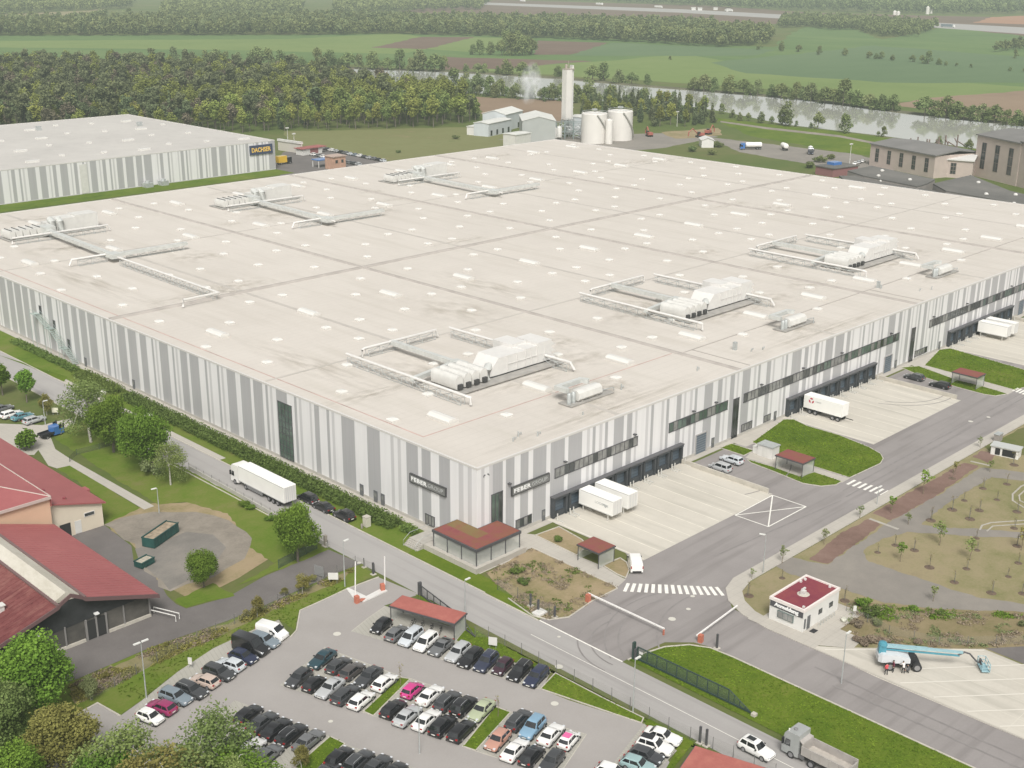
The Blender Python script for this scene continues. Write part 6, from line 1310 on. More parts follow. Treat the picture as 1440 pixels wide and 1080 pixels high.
def bicycle(label, x, y, rz):
    t = thing('bicycle', label, 'bicycle', (x, y, .03), rz, 'bicycles under the long shelter')
    for dx in (-.5, .5): mb = MB(); mb.tube([(dx+.33*math.cos(k*.5236), 0, .34+.33*math.sin(k*.5236)) for k in range(13)], .025, 5); mb.build('wheel', TYRE, t)
    mb = MB(); mb.tube([(-.5, 0, .34), (-.1, 0, .3), (.35, 0, .8), (-.2, 0, .78), (-.1, 0, .3)], .025, 5); mb.tube([(.5, 0, .34), (.35, 0, .95)], .025, 5); mb.tube([(.35, -.25, .97), (.35, .25, .97)], .02, 5); mb.build('frame', TRIM, t)
    mb = MB(); mb.box(-.34, -.1, -.07, .07, .86, .92); mb.build('saddle', TRIM, t)
for i in range(4):
    p = A_+ux*(3.2+i*1.5); n_ = Vector((-ux.y, ux.x)); p = p+n_*(.9 if n_.x > 0 else -.9)
    bicycle(f'dark bicycle under the long shelter, {rank(i, 4)} of four', p.x, p.y, math.atan2(n_.y, n_.x)+.1*i)
p = GP([(815, 768), (846, 780), (862, 768), (831, 755)], 2.6); c = (sum(q[0] for q in p)/4, sum(q[1] for q in p)/4)
shelter('small red roofed shelter on slim posts in front of the near docks', c[0], c[1], 4.6, 4.0, rad(-90), 2.5)
p = GP([(1097, 642), (1128, 652), (1139, 643), (1110, 635)], 2.7); c = (sum(q[0] for q in p)/4, sum(q[1] for q in p)/4)
shelter('glazed red roofed shelter on the lawn between the first two docks', c[0], c[1], 6.0, 4.2, rad(-90), 2.6)
p = GP([(1344, 524), (1376, 531), (1378, 526), (1352, 519)], 2.7); c = (sum(q[0] for q in p)/4, sum(q[1] for q in p)/4)
shelter('glazed red roofed shelter on the lawn by the second gate', c[0], c[1], 6.0, 4.2, rad(-90), 2.6)
p = GP([(976, 1058), (1040, 1078), (1000, 1110), (940, 1092)], 2.6); c = (sum(q[0] for q in p)/4, sum(q[1] for q in p)/4)
shelter('pinkish red shelter roof cut by the bottom edge of the picture', c[0]+1.1, c[1]-1.8, 6.5, 9.0, rad(16), 2.5, mat=PINKR)
# grey cabinet and white box by the first lawn, kiosk at the right edge
t = thing('equipment_cabinet', 'grey topped white equipment cabinet behind the glazed shelter on the first lawn', 'cabinet', (*G(1080, 641), .03), rad(-90))
mb = MB(); mb.box(-1.6, 1.6, -1.2, 1.2, 0, 2.2); mb.build('body', WHITE, t); mb = MB(); mb.box(-1.75, 1.75, -1.35, 1.35, 2.2, 2.4); mb.build('top', GALV, t); mb = MB(); mb.box(-.6, .6, -1.25, -1.2, .2, 1.9); mb.build('door', OFFW, t)
t = thing('white_cabinet', 'low white box beside the grey topped cabinet', 'cabinet', (*G(1064, 637), .03), rad(-90))
mb = MB(); mb.box(-.6, .6, -.5, .5, 0, 1.3); mb.build('body', WHITE, t); mb = MB(); mb.box(-.65, .65, -.55, .55, 1.3, 1.4); mb.build('lid', OFFW, t)
a, b_ = G(1400, 638, 0), G(1428, 644, 0)
t = thing('transformer_kiosk', 'low pale concrete kiosk with two black doors at the right edge', 'kiosk', (*G(1414, 640), 0), math.atan2(b_[1]-a[1], b_[0]-a[0]))
mb = MB(); mb.box(-2.5, 2.5, -1.2, 1.2, 0, 1.7); mb.build('wall', GW, t); mb = MB(); mb.box(-2.7, 2.7, -1.4, 1.4, 1.7, 1.9); mb.build('roof', plain('kiosk_roof', (.45, .46, .44), .7), t)
mb = MB(); mb.box(-.4, 2.0, -1.25, -1.2, .2, 1.5); mb.build('door', TRIM, t); mb = MB(); mb.box(-1.7, -.8, -1.25, -1.2, .2, 1.5); mb.build('door', TRIM, t)
t = thing('meter_post', 'small brown box on the kerb behind the concrete kiosk', 'cabinet', (*G(1403, 620), 0), 0); mb = MB(); mb.box(-.9, .9, -.5, .5, 0, 1.5); mb.build('body', plain('box_brown', (.30, .27, .25), .8), t); mb = MB(); mb.box(-1, 1, -.6, .6, 1.5, 1.6); mb.build('lid', GALV, t)

# ---------------------------------------------------------------- barriers, gates, fences, signs, lamps
ORANGE = plain('barrier_orange', (.46, .15, .095), .5); BW = plain('barrier_white', (.80, .78, .75), .45)
def barrier(label, p, q, up=False, L=None, rest=True):
    p, q = Vector(p), Vector(q); d = q-p; t = thing('barrier', label, 'barrier', (*p, .02), math.atan2(d.y, d.x), 'car barriers'); L_ = L or d.length
    mb = MB(); mb.box(-.3, .3, -.3, .3, 0, 1.15); mb.build('housing', ORANGE, t)
    mb = MB()
    if up: mb.tube([(.0, .38, .9), (.25, .38, L_)], .09, 6)
    else: mb.box(-.4, L_, .34, .50, .92, 1.12)
    mb.build('arm', BW, t)
    if not up and rest: mb = MB(); mb.box(L_-.15, L_, .3, .54, 0, .9); mb.build('rest_post', ORANGE, t)
barrier('long white barrier arm across the yard entrance, pointing from the planted plot', G(827, 846), G(931, 895)); barrier('shorter white barrier arm across the yard road next to the gatehouse', G(985, 903), G(1040, 862), rest=False)
barrier('raised white barrier arm on the left of the car park entrance', G(502, 848), G(540, 833), True, 6.4); barrier('raised white barrier arm on the right of the car park entrance', G(538, 831), G(560, 860), True, 5.6)
t = thing('entrance_island', 'low white concrete traffic island at the car park entrance', 'island', (0, 0, 0)); mb = MB(); q = GP([(487, 829), (490, 828), (515, 840), (538, 828), (545, 832), (512, 847), (500, 846)]); mb.prism(q, 0, .22); mb.build('kerb_body', WHITE, t); mb = MB(); mb.prism(GP([(503, 847), (508, 844), (514, 844), (509, 848)]), .22, .34); mb.build('base_plate', ORANGE, t)
DG = plain('gate_green', (.035, .06, .052), .5); DGP = plain('gate_panel', (.085, .115, .10), .6)
def mesh_sheet(name, col, alpha):
    m, nt_, b = _mat(name); b.inputs['Base Color'].default_value = (*col, 1); b.inputs['Roughness'].default_value = .7; b.inputs['Alpha'].default_value = alpha; return m
MESHG = mesh_sheet('wire_mesh_green', (.06, .09, .075), .55); MESHT = mesh_sheet('wire_mesh_thin', (.30, .30, .27), .13); MESHB = mesh_sheet('wire_mesh_dark', (.09, .09, .085), .35)
p0, p1, p2 = Vector(G(896, 929)), Vector(G(1024, 990)), Vector(G(1058, 1003))
d = (p1-p0).normalized(); L1_ = (p1-p0).length; L2_ = (p2-p0).length
t = thing('sliding_gate', 'long dark green sliding gate with a sloping tail on the grass island', 'gate', (*p0, .06), math.atan2(d.y, d.x))
mb = MB(); mb.box(0, L2_, -.06, .06, .15, .4); mb.box(0, L1_, -.05, .05, 1.95, 2.1); mb.tube([(L1_, 0, 2.05), (L2_, 0, .3)], .06, 6)
for i in range(10): x = L1_*i/9; mb.box(x-.05, x+.05, -.05, .05, .4, 1.95)
for i in range(1, 4): x = L1_+(L2_-L1_)*i/4; mb.box(x-.04, x+.04, -.04, .04, .4, 2.0-1.7*i/4)
mb.build('gate_frame', DG, t)
mb = MB(); mb.add([(0, 0, .4), (L1_, 0, .4), (L1_, 0, 1.95), (0, 0, 1.95)], [(0, 1, 2, 3)]); mb.add([(L1_, 0, .4), (L2_, 0, .4), (L1_, 0, 2.0)], [(0, 1, 2)]); mb.build('gate_mesh', MESHG, t)
mb = MB(); mb.box(-.75, -.45, -.25, .25, 0, 2.5); mb.build('guide_post', DG, t); mb = MB(); mb.box(-.35, -.05, -.3, .3, 0, 1.7); mb.build('drive_box', FRAME, t); mb = MB(); mb.box(L2_+.2, L2_+.8, -.3, .3, -.05, .4); mb.build('end_block', M['kerb'], t)
mb = MB(); mb.box(.35, .95, -.09, -.06, 1.2, 1.55); mb.build('notice', WHITE, t)
p0, p1 = Vector(G(592, 838)), Vector(G(668, 897)); d = p1-p0
t = thing('sliding_gate', 'dark sliding gate pushed back behind the bicycle shelter', 'gate', (*p0, .02), math.atan2(d.y, d.x)); L_ = d.length
mb = MB(); mb.box(0, L_, -.06, .06, .1, .3); mb.box(0, L_*.75, -.05, .05, 1.6, 1.75); mb.tube([(L_*.75, 0, 1.7), (L_, 0, .2)], .06, 6)
for i in range(7): x = L_*.75*i/6; mb.box(x-.05, x+.05, -.05, .05, .3, 1.6)
mb.build('gate_frame', FRAME, t); mb = MB(); mb.box(-.5, -.1, -.25, .25, 0, 2.1); mb.build('guide_post', FRAME, t); mb = MB(); mb.add([(0, 0, .3), (L_*.75, 0, .3), (L_*.75, 0, 1.6), (0, 0, 1.6)], [(0, 1, 2, 3)]); mb.build('gate_mesh', MESHB, t)
def fence(label, pts, h, step, meshm, postm, name='wire_fence', wall=None, r_=.04, z=.02):
    t = thing(name, label, 'fence', (*pts[0], z)); o_ = Vector(pts[0]); P_ = [Vector(p)-o_ for p in pts]
    mm = MB()
    for a, b_ in zip(P_[:-1], P_[1:]):
        L_ = (b_-a).length; n_ = max(1, int(round(L_/step))); mm.add([(a.x, a.y, .05), (b_.x, b_.y, .05), (b_.x, b_.y, h-.05), (a.x, a.y, h-.05)], [(0, 1, 2, 3)])
        for i in range(n_+(1 if b_ is P_[-1] else 0)):
            p = a+(b_-a)*i/n_; mb = MB(); mb.tube([(p.x, p.y, 0), (p.x, p.y, h)], r_, 6); mb.build('post', postm, t)
        if wall:
            dd = (b_-a).normalized(); nn = Vector((-dd.y, dd.x))*.12; w_ = MB(); w_.prism([tuple(a-nn), tuple(b_-nn), tuple(b_+nn), tuple(a+nn)], -.02, wall); w_.build('foot_wall', plain('fence_wall', (.40, .385, .35), .85, var=.08, scale=.5), t)
    mm.build('mesh_panel', meshm, t); return t
PG_ = plain('post_grey', (.14, .14, .135), .6); PGR = plain('post_green', (.045, .085, .06), .6)
fence('thin wire fence on dark posts between the car park and the access road', GP([(668, 896), (687, 889+8), (860, 984), (940, 1026), (1002, 1054), (1090, 1092)]), 1.75, 3.2, MESHT, PG_)
fence('wire fence on a low concrete wall below the roadside trees', GP([(266, 660), (320, 690), (393, 731), (444, 760), (461, 770)]), 1.3, 2.6, MESHT, PG_, 'walled_fence', .75)
fence('thin fence across the grassy bank west of the car park', GP([(130, 985), (250, 915), (330, 878), (420, 836), (500, 795), (527, 806)]), 1.6, 3.6, MESHT, PG_)
fence('short green mesh fence under the roadside tree', GP([(392, 800), (415, 788), (446, 772)]), 1.6, 2.5, MESHG, PGR)
fence('low dark green fence on the lawn by the red roofed house', GP([(98, 650), (108, 640), (140, 632), (165, 624)]), 1.2, 3, MESHB, PGR)
fence('dark post fence at the lower edge of the planted corner plot', GP([(700, 830), (728, 842), (746, 856), (772, 866), (781, 868)]), 1.9, 4, MESHT, FRAME)
fence('fine wire fence along the bushes beside the concrete yard', GP([(1190, 860), (1250, 892), (1320, 908), (1440, 906)]), 1.4, 4, MESHT, PG_)
def lamp(label, px, py, h, arms=2, ang=0):
    t = thing('street_lamp', label, 'lamp', (*G(px, py), .02), ang, 'lamp posts of the site')
    mb = MB(); mb.tube([(0, 0, 0), (0, 0, h)], [.10, .05], 8); mb.build('pole', GALV, t)
    for s in ((-1, 1) if arms == 2 else (1,)): mb = MB(); mb.box(min(s*.1, s*1.0), max(s*.1, s*1.0), -.14, .14, h-.05, h+.08); mb.build('lamp_head', plain('lamp_head', (.66, .66, .62), .5), t)
    return t
lamp('double headed lamp post on the grass bank beside the magenta car', 206, 982, 8.0); lamp('lamp post with a white head at the fork of the service road', 485, 825, 7.4, 1); lamp('lamp post on the lawn at the gravel circle', 224, 722, 4.6, 1, 3)
lamp('lamp post at the dark gate on the access road', 890, 1002, 7.5, 1); lamp('lamp post on the kerb at the yard bend', 1073, 806, 6.4, 1, 2); lamp('lamp post behind the bicycle shelter on the verge', 654, 862, 5.2, 1)
lamp('lamp post on the pavement right of the zebra crossing', 1233, 710, 3.2, 1); lamp('lamp post on the concrete yard beside the boom lift', 1183, 961, 7.2, 1); lamp('lamp post in the car park between the lower rows', 590, 1060, 6.5, 1); lamp('lamp post at the small car park by the red roofed house', 64, 598, 5.0, 1)
def post(label, px, py, h, name='post', m=None, cat='post', w_=.12):
    t = thing(name, label, cat, (*G(px, py), .02)); mb = MB(); mb.box(-w_, w_, -w_, w_, .1, h); mb.build('shaft', m or FRAME, t); mb = MB(); mb.box(-w_-.25, w_+.25, -w_-.25, w_+.25, 0, .1); mb.build('foot', M['kerb'], t); return t
post('dark card reader post beside the yard road barrier', 1008, 912, 2.2); post('dark post at the left corner of the planted plot', 746, 852, 1.9); post('dark post on a white slab at the planted plot', 757, 860, 1.9); post('slim dark post at the tip of the planted plot', 780, 868, 1.7)
post('brown gate post at the end of the walled fence', 458, 768, 1.9, m=plain('post_brown', (.26, .235, .20), .8), w_=.22); post('dark gate post at the fork by the car park entrance', 525, 808, 2.0); post('slim grey post by the fork fence', 512, 798, 1.6, m=PG_, w_=.06)
for i, (px, py) in enumerate(((984, 1045), (993, 1049))): post(['tall dark gate post, left one of the pair at the footpath', 'tall dark gate post, right one of the pair at the footpath'][i], px, py, 2.3)
def board(label, px, py, w_, h_, z, rz, m, name='sign_board'):
    t = thing(name, label, 'sign', (*G(px, py), .02), rz); mb = MB(); mb.box(-w_/2, w_/2, -.03, .03, z, z+h_); mb.build('panel', m, t)
    for s in (-1, 1): mb = MB(); mb.tube([(s*w_*.35, .05, 0), (s*w_*.35, .05, z+h_)], .03, 5); mb.build('post', GALV, t)
board('white blank sign board on the grass at the car park entrance', 469, 821, 1.5, 1.1, .7, rad(-45), WHITE); board('dark grey sign board seen from behind on the service road verge', 449, 812, 1.8, 1.6, .3, rad(-75), plain('board_back', (.22, .22, .215), .6))
board('white square sign between fence and parked cars', 693, 912, 1.2, 1.2, .5, rad(-60), WHITE); board('cream sign board on the lawn by the small car park', 78, 584, 1.3, 1.0, .6, rad(-45), plain('board_cream', (.68, .66, .52), .6)); board('small white notice on the grass bank by the parked cars', 268, 940, .55, 1.0, .6, rad(-60), WHITE)
t = thing('white_slab', 'white concrete cover slab in the grass at the planted plot', 'slab', (*G(759, 863), .03)); mb = MB(); mb.box(-.9, .9, -.7, .7, 0, .3); mb.build('block', WHITE, t); mb = MB(); mb.box(-.5, .5, -.4, .4, .3, .36); mb.build('lid', OFFW, t)
t = thing('utility_cabinet', 'pale stone coloured utility cabinet on the verge in front of the black SUV', 'cabinet', (*G(516, 740), .03)); mb = MB(); mb.box(-.45, .45, -.5, .5, 0, 1.7); mb.build('body', plain('stone', (.48, .46, .38), .8), t); mb = MB(); mb.box(-.5, .5, -.55, .55, 1.7, 1.78); mb.build('top', M['kerb'], t)
t = thing('stone_bollard', 'small brown stone stub beside the utility cabinet', 'bollard', (*G(509, 743), .03)); mb = MB(); mb.lathe([(.2, 0), (.2, .7), (.1, .8)], (0, 0, 0), 8); mb.build('shaft', MATS['post_brown'], t)
for i, (px, py) in enumerate(((143, 555), (208, 588), (1186, 875))):
    t = thing('boulder', ['pale boulder at the first hedge gap', 'pale boulder at the end of the roadside trees', 'pale stone by the gatehouse apron'][i], 'boulder', (*G(px, py), 0)); bm = bmesh.new(); bmesh.ops.create_icosphere(bm, subdivisions=2, radius=.9 if i < 2 else .5); r2 = random.Random(i)
    for v in bm.verts: v.co *= r2.uniform(.8, 1.15); v.co.z = v.co.z*.7+.4
    me = bpy.data.meshes.new('rock'); bm.to_mesh(me); bm.free(); me.materials.append(plain('pale_rock', (.50, .50, .42), .9, var=.1, scale=2)); link('rock', me, t)
board('white and blue notice board on a post at the gatehouse apron', 1201, 868, .45, .8, 1.0, rad(-45), WHITE)
# tube benches / white handrails by the shed
t = thing('pipe_barrier', 'pair of white pipe rails beside the corner of the timber shed', 'rail', (*G(232, 868), .02), rad(-68))
for s in (-.4, .4): mb = MB(); mb.tube([(-2.2, s, 0), (-2.2, s, .9), (2.2, s, .9), (2.2, s, 0)], .08, 6); mb.build('rail', WHITE, t)
# skips on the gravel circle
SKG = plain('skip_green', (.018, .07, .062), .5, var=.2, scale=.8)
def skip(label, px, py, L, W, h, rz, fill, col):
    t = thing('container_skip', label, 'skip', (*G(px, py, .6), .02), rz, 'green skips on the gravel'); l, w_ = L/2, W/2
    mb = MB(); mb.box(-l, l, -w_, -w_+.1, .15, h); mb.box(-l, l, w_-.1, w_, .15, h); mb.box(-l, -l+.1, -w_+.1, w_-.1, .15, h); mb.box(l-.1, l, -w_+.1, w_-.1, .15, h); mb.box(-l+.1, l-.1, -w_+.1, w_-.1, .15, .3)
    mb.box(-l-.06, l+.06, -w_-.06, -w_+.12, h-.1, h+.06); mb.box(-l-.06, l+.06, w_-.12, w_+.06, h-.1, h+.06)
    for i in range(int(L/.7)): x = -l+.35+i*.7; mb.box(x-.06, x+.06, -w_-.05, -w_, .2, h-.1); mb.box(x-.06, x+.06, w_, w_+.05, .2, h-.1)
    mb.build('tub', SKG, t)
    mb = MB(); mb.box(-l+.1, l-.1, -w_+.1, w_-.1, .3, h*fill); mb.build('load', col, t)
    for s in (-1, 1):
        mb = MB(); mb.tube([(-l+.5, s*w_*.8-.15, .18), (-l+.5, s*w_*.8+.15, .18)], .18, 10); mb.build('roller', PLATE, t)
skip('long dark green roll container on the gravel circle', 226, 754, 6.6, 2.3, 1.7, rad(25), .92, plain('mixed_waste', (.30, .24, .17), .95, var=.35, scale=1.2)); skip('short green skip with rubble at the edge of the gravel circle', 203, 790, 2.6, 1.7, 1.05, rad(15), .9, plain('rubble', (.38, .35, .28), .95, var=.3, scale=2))

# ---------------------------------------------------------------- boom lift and people
BL = plain('lift_blue', (.07, .26, .33), .45, var=.1, scale=1); BLP = plain('lift_pale', (.27, .43, .47), .5, var=.1, scale=1)
base = G(1264, 937); tip = G(1364, 930, 1.2); ang = math.atan2(tip[1]-base[1], tip[0]-base[0])
t = thing('boom_lift', 'turquoise telescopic boom lift with its long boom lowered on the concrete yard', 'boom lift', (*base, .03), ang)
for sx in (-1.5, 2.0):
    for sy in (-1, 1): wheel_on(t, sx, sy*1.15, .62, .45)
mb = MB(); mb.box(-2.0, 2.4, -.8, .8, .5, 1.0); mb.box(1.6, 2.6, -1.0, 1.0, .55, .8); mb.build('chassis', TRIM, t)
mb = MB(); mb.loft([[(x, -w_, 1.1), (x, w_, 1.1), (x, w_, z), (x, -w_, z)] for x, w_, z in ((-3.0, .85, 1.9), (-2.6, 1.15, 2.25), (-.4, 1.2, 2.2), (1.1, 1.1, 1.7))]); mb.build('turntable', plain('cowl_white', (.58, .60, .61), .4), t)
mb = MB(); mb.box(1.15, 1.9, -.6, .6, 1.1, 1.9); mb.build('engine_hood', TRIM, t)
mb = MB(); mb.box(-2.9, -2.0, -.45, .45, 1.9, 3.1); mb.lathe([(.55, 3.0), (.6, 3.2), (.5, 3.5), (.2, 3.6)], (-2.4, 0, 0), 12); mb.build('boom_tower', BL, t)
mb = MB(); mb.loft([[(x, -w_, z-.2), (x, w_, z-.2), (x, w_, z+.2), (x, -w_, z+.2)] for x, w_, z in ((-2.4, .24, 3.05), (3.4, .2, 2.75))]); mb.loft([[(x, -w_, z-.15), (x, w_, z-.15), (x, w_, z+.15), (x, -w_, z+.15)] for x, w_, z in ((3.4, .16, 2.75), (8.0, .13, 2.45))]); mb.build('boom', [BLP], t)
mb = MB(); mb.loft([[(x, -.1, z-.1), (x, .1, z-.1), (x, .1, z+.1), (x, -.1, z+.1)] for x, z in ((-2.2, 2.5), (7.6, 1.95))]); mb.build('lower_arm', BL, t)
mb = MB(); mb.tube([(7.4, 0, 2.0), (8.2, 0, 2.5), (8.9, 0, 2.3), (9.8, 0, 1.3), (10.3, 0, 1.0)], .12, 6); mb.build('jib', FRAME, t)
mb = MB()
for z in (.35, .9, 1.4):
    mb.tube([(10.4, -1.1, z), (11.4, -1.1, z), (11.4, 1.1, z), (10.4, 1.1, z), (10.4, -1.1, z)], .05, 5)
for x in (10.4, 11.4):
    for y in (-1.1, 0, 1.1): mb.tube([(x, y, .3), (x, y, 1.4)], .05, 5)
mb.box(10.4, 11.4, -1.1, 1.1, .28, .34); mb.build('basket', BLP, t)
mb = MB(); mb.box(10.35, 10.55, -.4, .4, .9, 1.5); mb.build('control_box', FRAME, t)
def person(label, x, y, rz, pose, top, legs, z=.03, hairc=(.03, .025, .02)):
    """one skinned figure, joints laid out in metres"""
    t = thing('person', label, 'person', (x, y, z), rz, None)
    cr = pose == 'crouch'; hz = .48 if cr else .95; lean = .16 if pose == 'lean' else (.22 if cr else .03)
    J = dict(pel=(0, 0, hz), wai=(lean*.3, 0, hz+.17), che=(lean*.75, 0, hz+.38), nek=(lean, 0, hz+.55), hd0=(lean+.02, 0, hz+.62), hd1=(lean+.05, 0, hz+.74))
    R = dict(pel=.15, wai=.135, che=.165, nek=.06, hd0=.085, hd1=.095); E_ = [('pel', 'wai'), ('wai', 'che'), ('che', 'nek'), ('nek', 'hd0'), ('hd0', 'hd1')]
    for s, n in ((1, 'l'), (-1, 'r')):
        if cr: leg = [('hip', (.02, s*.1, hz-.04), .10), ('kne', (.42, s*.16, .50), .075), ('ank', (.10, s*.14, .09), .05), ('toe', (.27, s*.15, .04), .045)]
        else: leg = [('hip', (0, s*.1, hz-.08), .105), ('kne', (.03+(.1 if s > 0 else -.03), s*.12, .50), .072), ('ank', (-.02+(.08 if s > 0 else -.08), s*.13, .09), .05), ('toe', (.14+(.08 if s > 0 else -.08), s*.14, .04), .045)]
        prev = 'pel'
        for nm, p, r_ in leg: J[nm+n] = p; R[nm+n] = r_; E_.append((prev, nm+n)); prev = nm+n
        sh = hz+.50; fw = .34 if pose != 'stand' else .06
        arm = [('sho', (lean*.95, s*.19, sh), .07), ('elb', (lean+fw*.45, s*.27, sh-.27), .052), ('wri', (lean+fw*1.3, s*.22, sh-(.36 if pose != 'stand' else .50)), .036), ('han', (lean+fw*1.5, s*.21, sh-(.38 if pose != 'stand' else .60)), .038)]
        prev = 'che'
        for nm, p, r_ in arm: J[nm+n] = p; R[nm+n] = r_; E_.append((prev, nm+n)); prev = nm+n
        hx_, hy_, hz_ = J['han'+n]; dirv = Vector(J['han'+n])-Vector(J['wri'+n]); dirv.normalize()
        for k in range(5):
            off = (-.03+.02*k) if k < 4 else .045; ln = (.06, .075, .07, .055, .05)[k]; up_ = Vector((0, s*1, 0)) if abs(dirv.z) > .7 else Vector((0, 0, 1))
            side = dirv.cross(up_).normalized(); p1_ = Vector((hx_, hy_, hz_))+side*off+dirv*(.02 if k < 4 else -.005); p2_ = p1_+dirv*ln*.9+(side*.02 if k == 4 else up_*-.015)
            J[f'f{k}{n}'] = tuple(p1_); R[f'f{k}{n}'] = .012; J[f'g{k}{n}'] = tuple(p2_); R[f'g{k}{n}'] = .009; E_ += [('han'+n, f'f{k}{n}'), (f'f{k}{n}', f'g{k}{n}')]
    ks = list(J); me = bpy.data.meshes.new('body'); me.from_pydata([J[k] for k in ks], [(ks.index(a), ks.index(b_)) for a, b_ in E_], [])
    o = bpy.data.objects.new('body', me); COL.objects.link(o); sk_ = o.modifiers.new('skin', 'SKIN'); sk_.use_smooth_shade = True
    for i, k in enumerate(ks): me.skin_vertices[0].data[i].radius = (R[k], R[k]); me.skin_vertices[0].data[i].use_root = (k == 'pel')
    o.modifiers.new('sub', 'SUBSURF').levels = 1
    m2 = bpy.data.meshes.new_from_object(o.evaluated_get(bpy.context.evaluated_depsgraph_get())); bpy.data.objects.remove(o)
    for c_ in (legs, top, plain('skin', (.48, .29, .20), .6), plain('shoe', (.03, .028, .026), .7)): m2.materials.append(c_)
    for f in m2.polygons:
        c_ = f.center; hand = min((Vector(J['hanl'])-c_).length, (Vector(J['hanr'])-c_).length) < .12
        foot = c_.z < .10
        f.material_index = 2 if (hand or c_.z > hz+.58) else (3 if foot else (1 if c_.z > hz+.02 and abs(c_.y) < .5 and (c_.x < .4 or c_.z > hz) else 0))
    b = link('body', m2, t)
    hb_ = MB(); hx_, _, hzz = J['hd1']; hb_.lathe([(.105, -.02), (.108, .04), (.085, .09), (.03, .115)], (hx_-.015, 0, hzz), 12); hb_.build('hair', plain('hair%d' % int(hairc[0]*1000), hairc, .8), t, 60)
    fc = MB()
    for s in (-1, 1): fc.box(hx_+.085, hx_+.10, s*.035-.012, s*.035+.012, hzz-.01, hzz+.008)
    fc.box(hx_+.085, hx_+.098, -.025, .025, hzz-.075, hzz-.065); fc.build('face', plain('face_dark', (.12, .05, .045), .7), t)
    return t
JRED = plain('jacket_red', (.62, .09, .10), .8); JMAR = plain('jacket_maroon', (.15, .025, .05), .8); JWH = plain('shirt_white', (.66, .63, .60), .8); TRO = plain('trousers_dark', (.03, .03, .035), .85); TRO2 = plain('trousers_grey', (.12, .12, .125), .85)
pA, pB, pC, pD = G(1246, 949.5), G(1256, 945.5), G(1270, 947.5), G(1278, 946)
person('person in a bright red top standing at the left wheel of the boom lift', *pA, 1.2, 'stand', JRED, TRO); person('person in a dark maroon jacket beside the one in bright red', *pB, 2.4, 'stand', JMAR, TRO)
person('person in a white shirt and dark trousers leaning towards the lift chassis', *pC, 1.1, 'lean', JWH, TRO); person('dark clothed person crouching between the white shirt and the right wheel', *pD, 2.6, 'crouch', TRO2, TRO)
# ---------------------------------------------------------------- vegetation
LM = dict(
 bright=leaf_mat('leaf_bright', (.06, .13, .014), (.185, .30, .04), .3), fresh=leaf_mat('leaf_fresh', (.095, .15, .035), (.275, .335, .11), .35),
 dark=leaf_mat('leaf_dark', (.06, .08, .04), (.165, .195, .095), .18, .03), brown=leaf_mat('leaf_brown', (.075, .07, .048), (.20, .175, .115), .1, .02),
 yellow=leaf_mat('leaf_yellow', (.125, .155, .035), (.345, .375, .10), .3, .02), olive=leaf_mat('leaf_olive', (.115, .115, .028), (.31, .285, .085), .3, .01),
 river=leaf_mat('leaf_river', (.085, .122, .044), (.245, .295, .115), .3, .02), grey=leaf_mat('leaf_grey', (.105, .14, .058), (.265, .305, .135), .28, .02),
 hedge=leaf_mat('leaf_hedge', (.05, .09, .018), (.155, .215, .05), .2, .01), dry=leaf_mat('leaf_dry', (.17, .125, .09), (.30, .24, .175), .1, .01))
BARK = plain('bark', (.14, .12, .095), .9, var=.25, scale=2); BIRCH = plain('bark_pale', (.42, .40, .35), .85, var=.3, scale=2); TWIG = plain('twig', (.20, .16, .11), .9)
def leaves(seed, n, lobes, size, flat=.0, hollow=.45):
    """lobes: (x,y,z,rx,ry,rz). returns quad corners (n*4,3) and one shade per quad"""
    r = np.random.RandomState(seed); L_ = np.array(lobes, float); vol = L_[:, 3]*L_[:, 4]*L_[:, 5]; pr = vol**.75; pr /= pr.sum()
    k = r.choice(len(L_), n, p=pr); d = r.normal(size=(n, 3)); d /= np.linalg.norm(d, axis=1)[:, None]
    rad_ = hollow+(1-hollow)*r.rand(n)**.5; rad_ *= 1+.12*r.normal(size=n)
    off = d*rad_[:, None]; p = L_[k, :3]+off*L_[k, 3:]
    zlo, zhi = p[:, 2].min(), p[:, 2].max()
    lobe_tone = r.uniform(-.14, .14, len(L_))
    sh = .30+.30*(off[:, 2]*.5+.5)+.22*(p[:, 2]-zlo)/(zhi-zlo+1e-6)+lobe_tone[k]+.10*r.normal(size=n)  # lobe undersides and low crown darker: self-shading put into the leaf colour
    nrm = d*.6+r.normal(size=(n, 3))*.6; nrm[:, 2] += .25; nrm /= np.linalg.norm(nrm, axis=1)[:, None]
    a = np.cross(nrm, r.normal(size=(n, 3))); a /= np.linalg.norm(a, axis=1)[:, None]; b_ = np.cross(nrm, a)
    s = size*(.6+.8*r.rand(n))[:, None]; s2 = s*(.55+.4*r.rand(n))[:, None]
    q = np.stack([p-a*s, p-b_*s2, p+a*s, p+b_*s2], 1)
    return q.reshape(-1, 3), np.clip(sh, 0, 1)
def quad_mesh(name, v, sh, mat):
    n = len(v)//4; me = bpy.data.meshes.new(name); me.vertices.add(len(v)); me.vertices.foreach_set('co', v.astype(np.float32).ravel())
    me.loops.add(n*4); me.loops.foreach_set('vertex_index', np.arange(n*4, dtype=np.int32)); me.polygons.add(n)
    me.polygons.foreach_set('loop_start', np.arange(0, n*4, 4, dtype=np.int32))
    at = me.attributes.new('shade', 'FLOAT', 'FACE'); at.data.foreach_set('value', sh.astype(np.float32)); me.materials.append(mat); me.update(calc_edges=True); me.validate(); return me
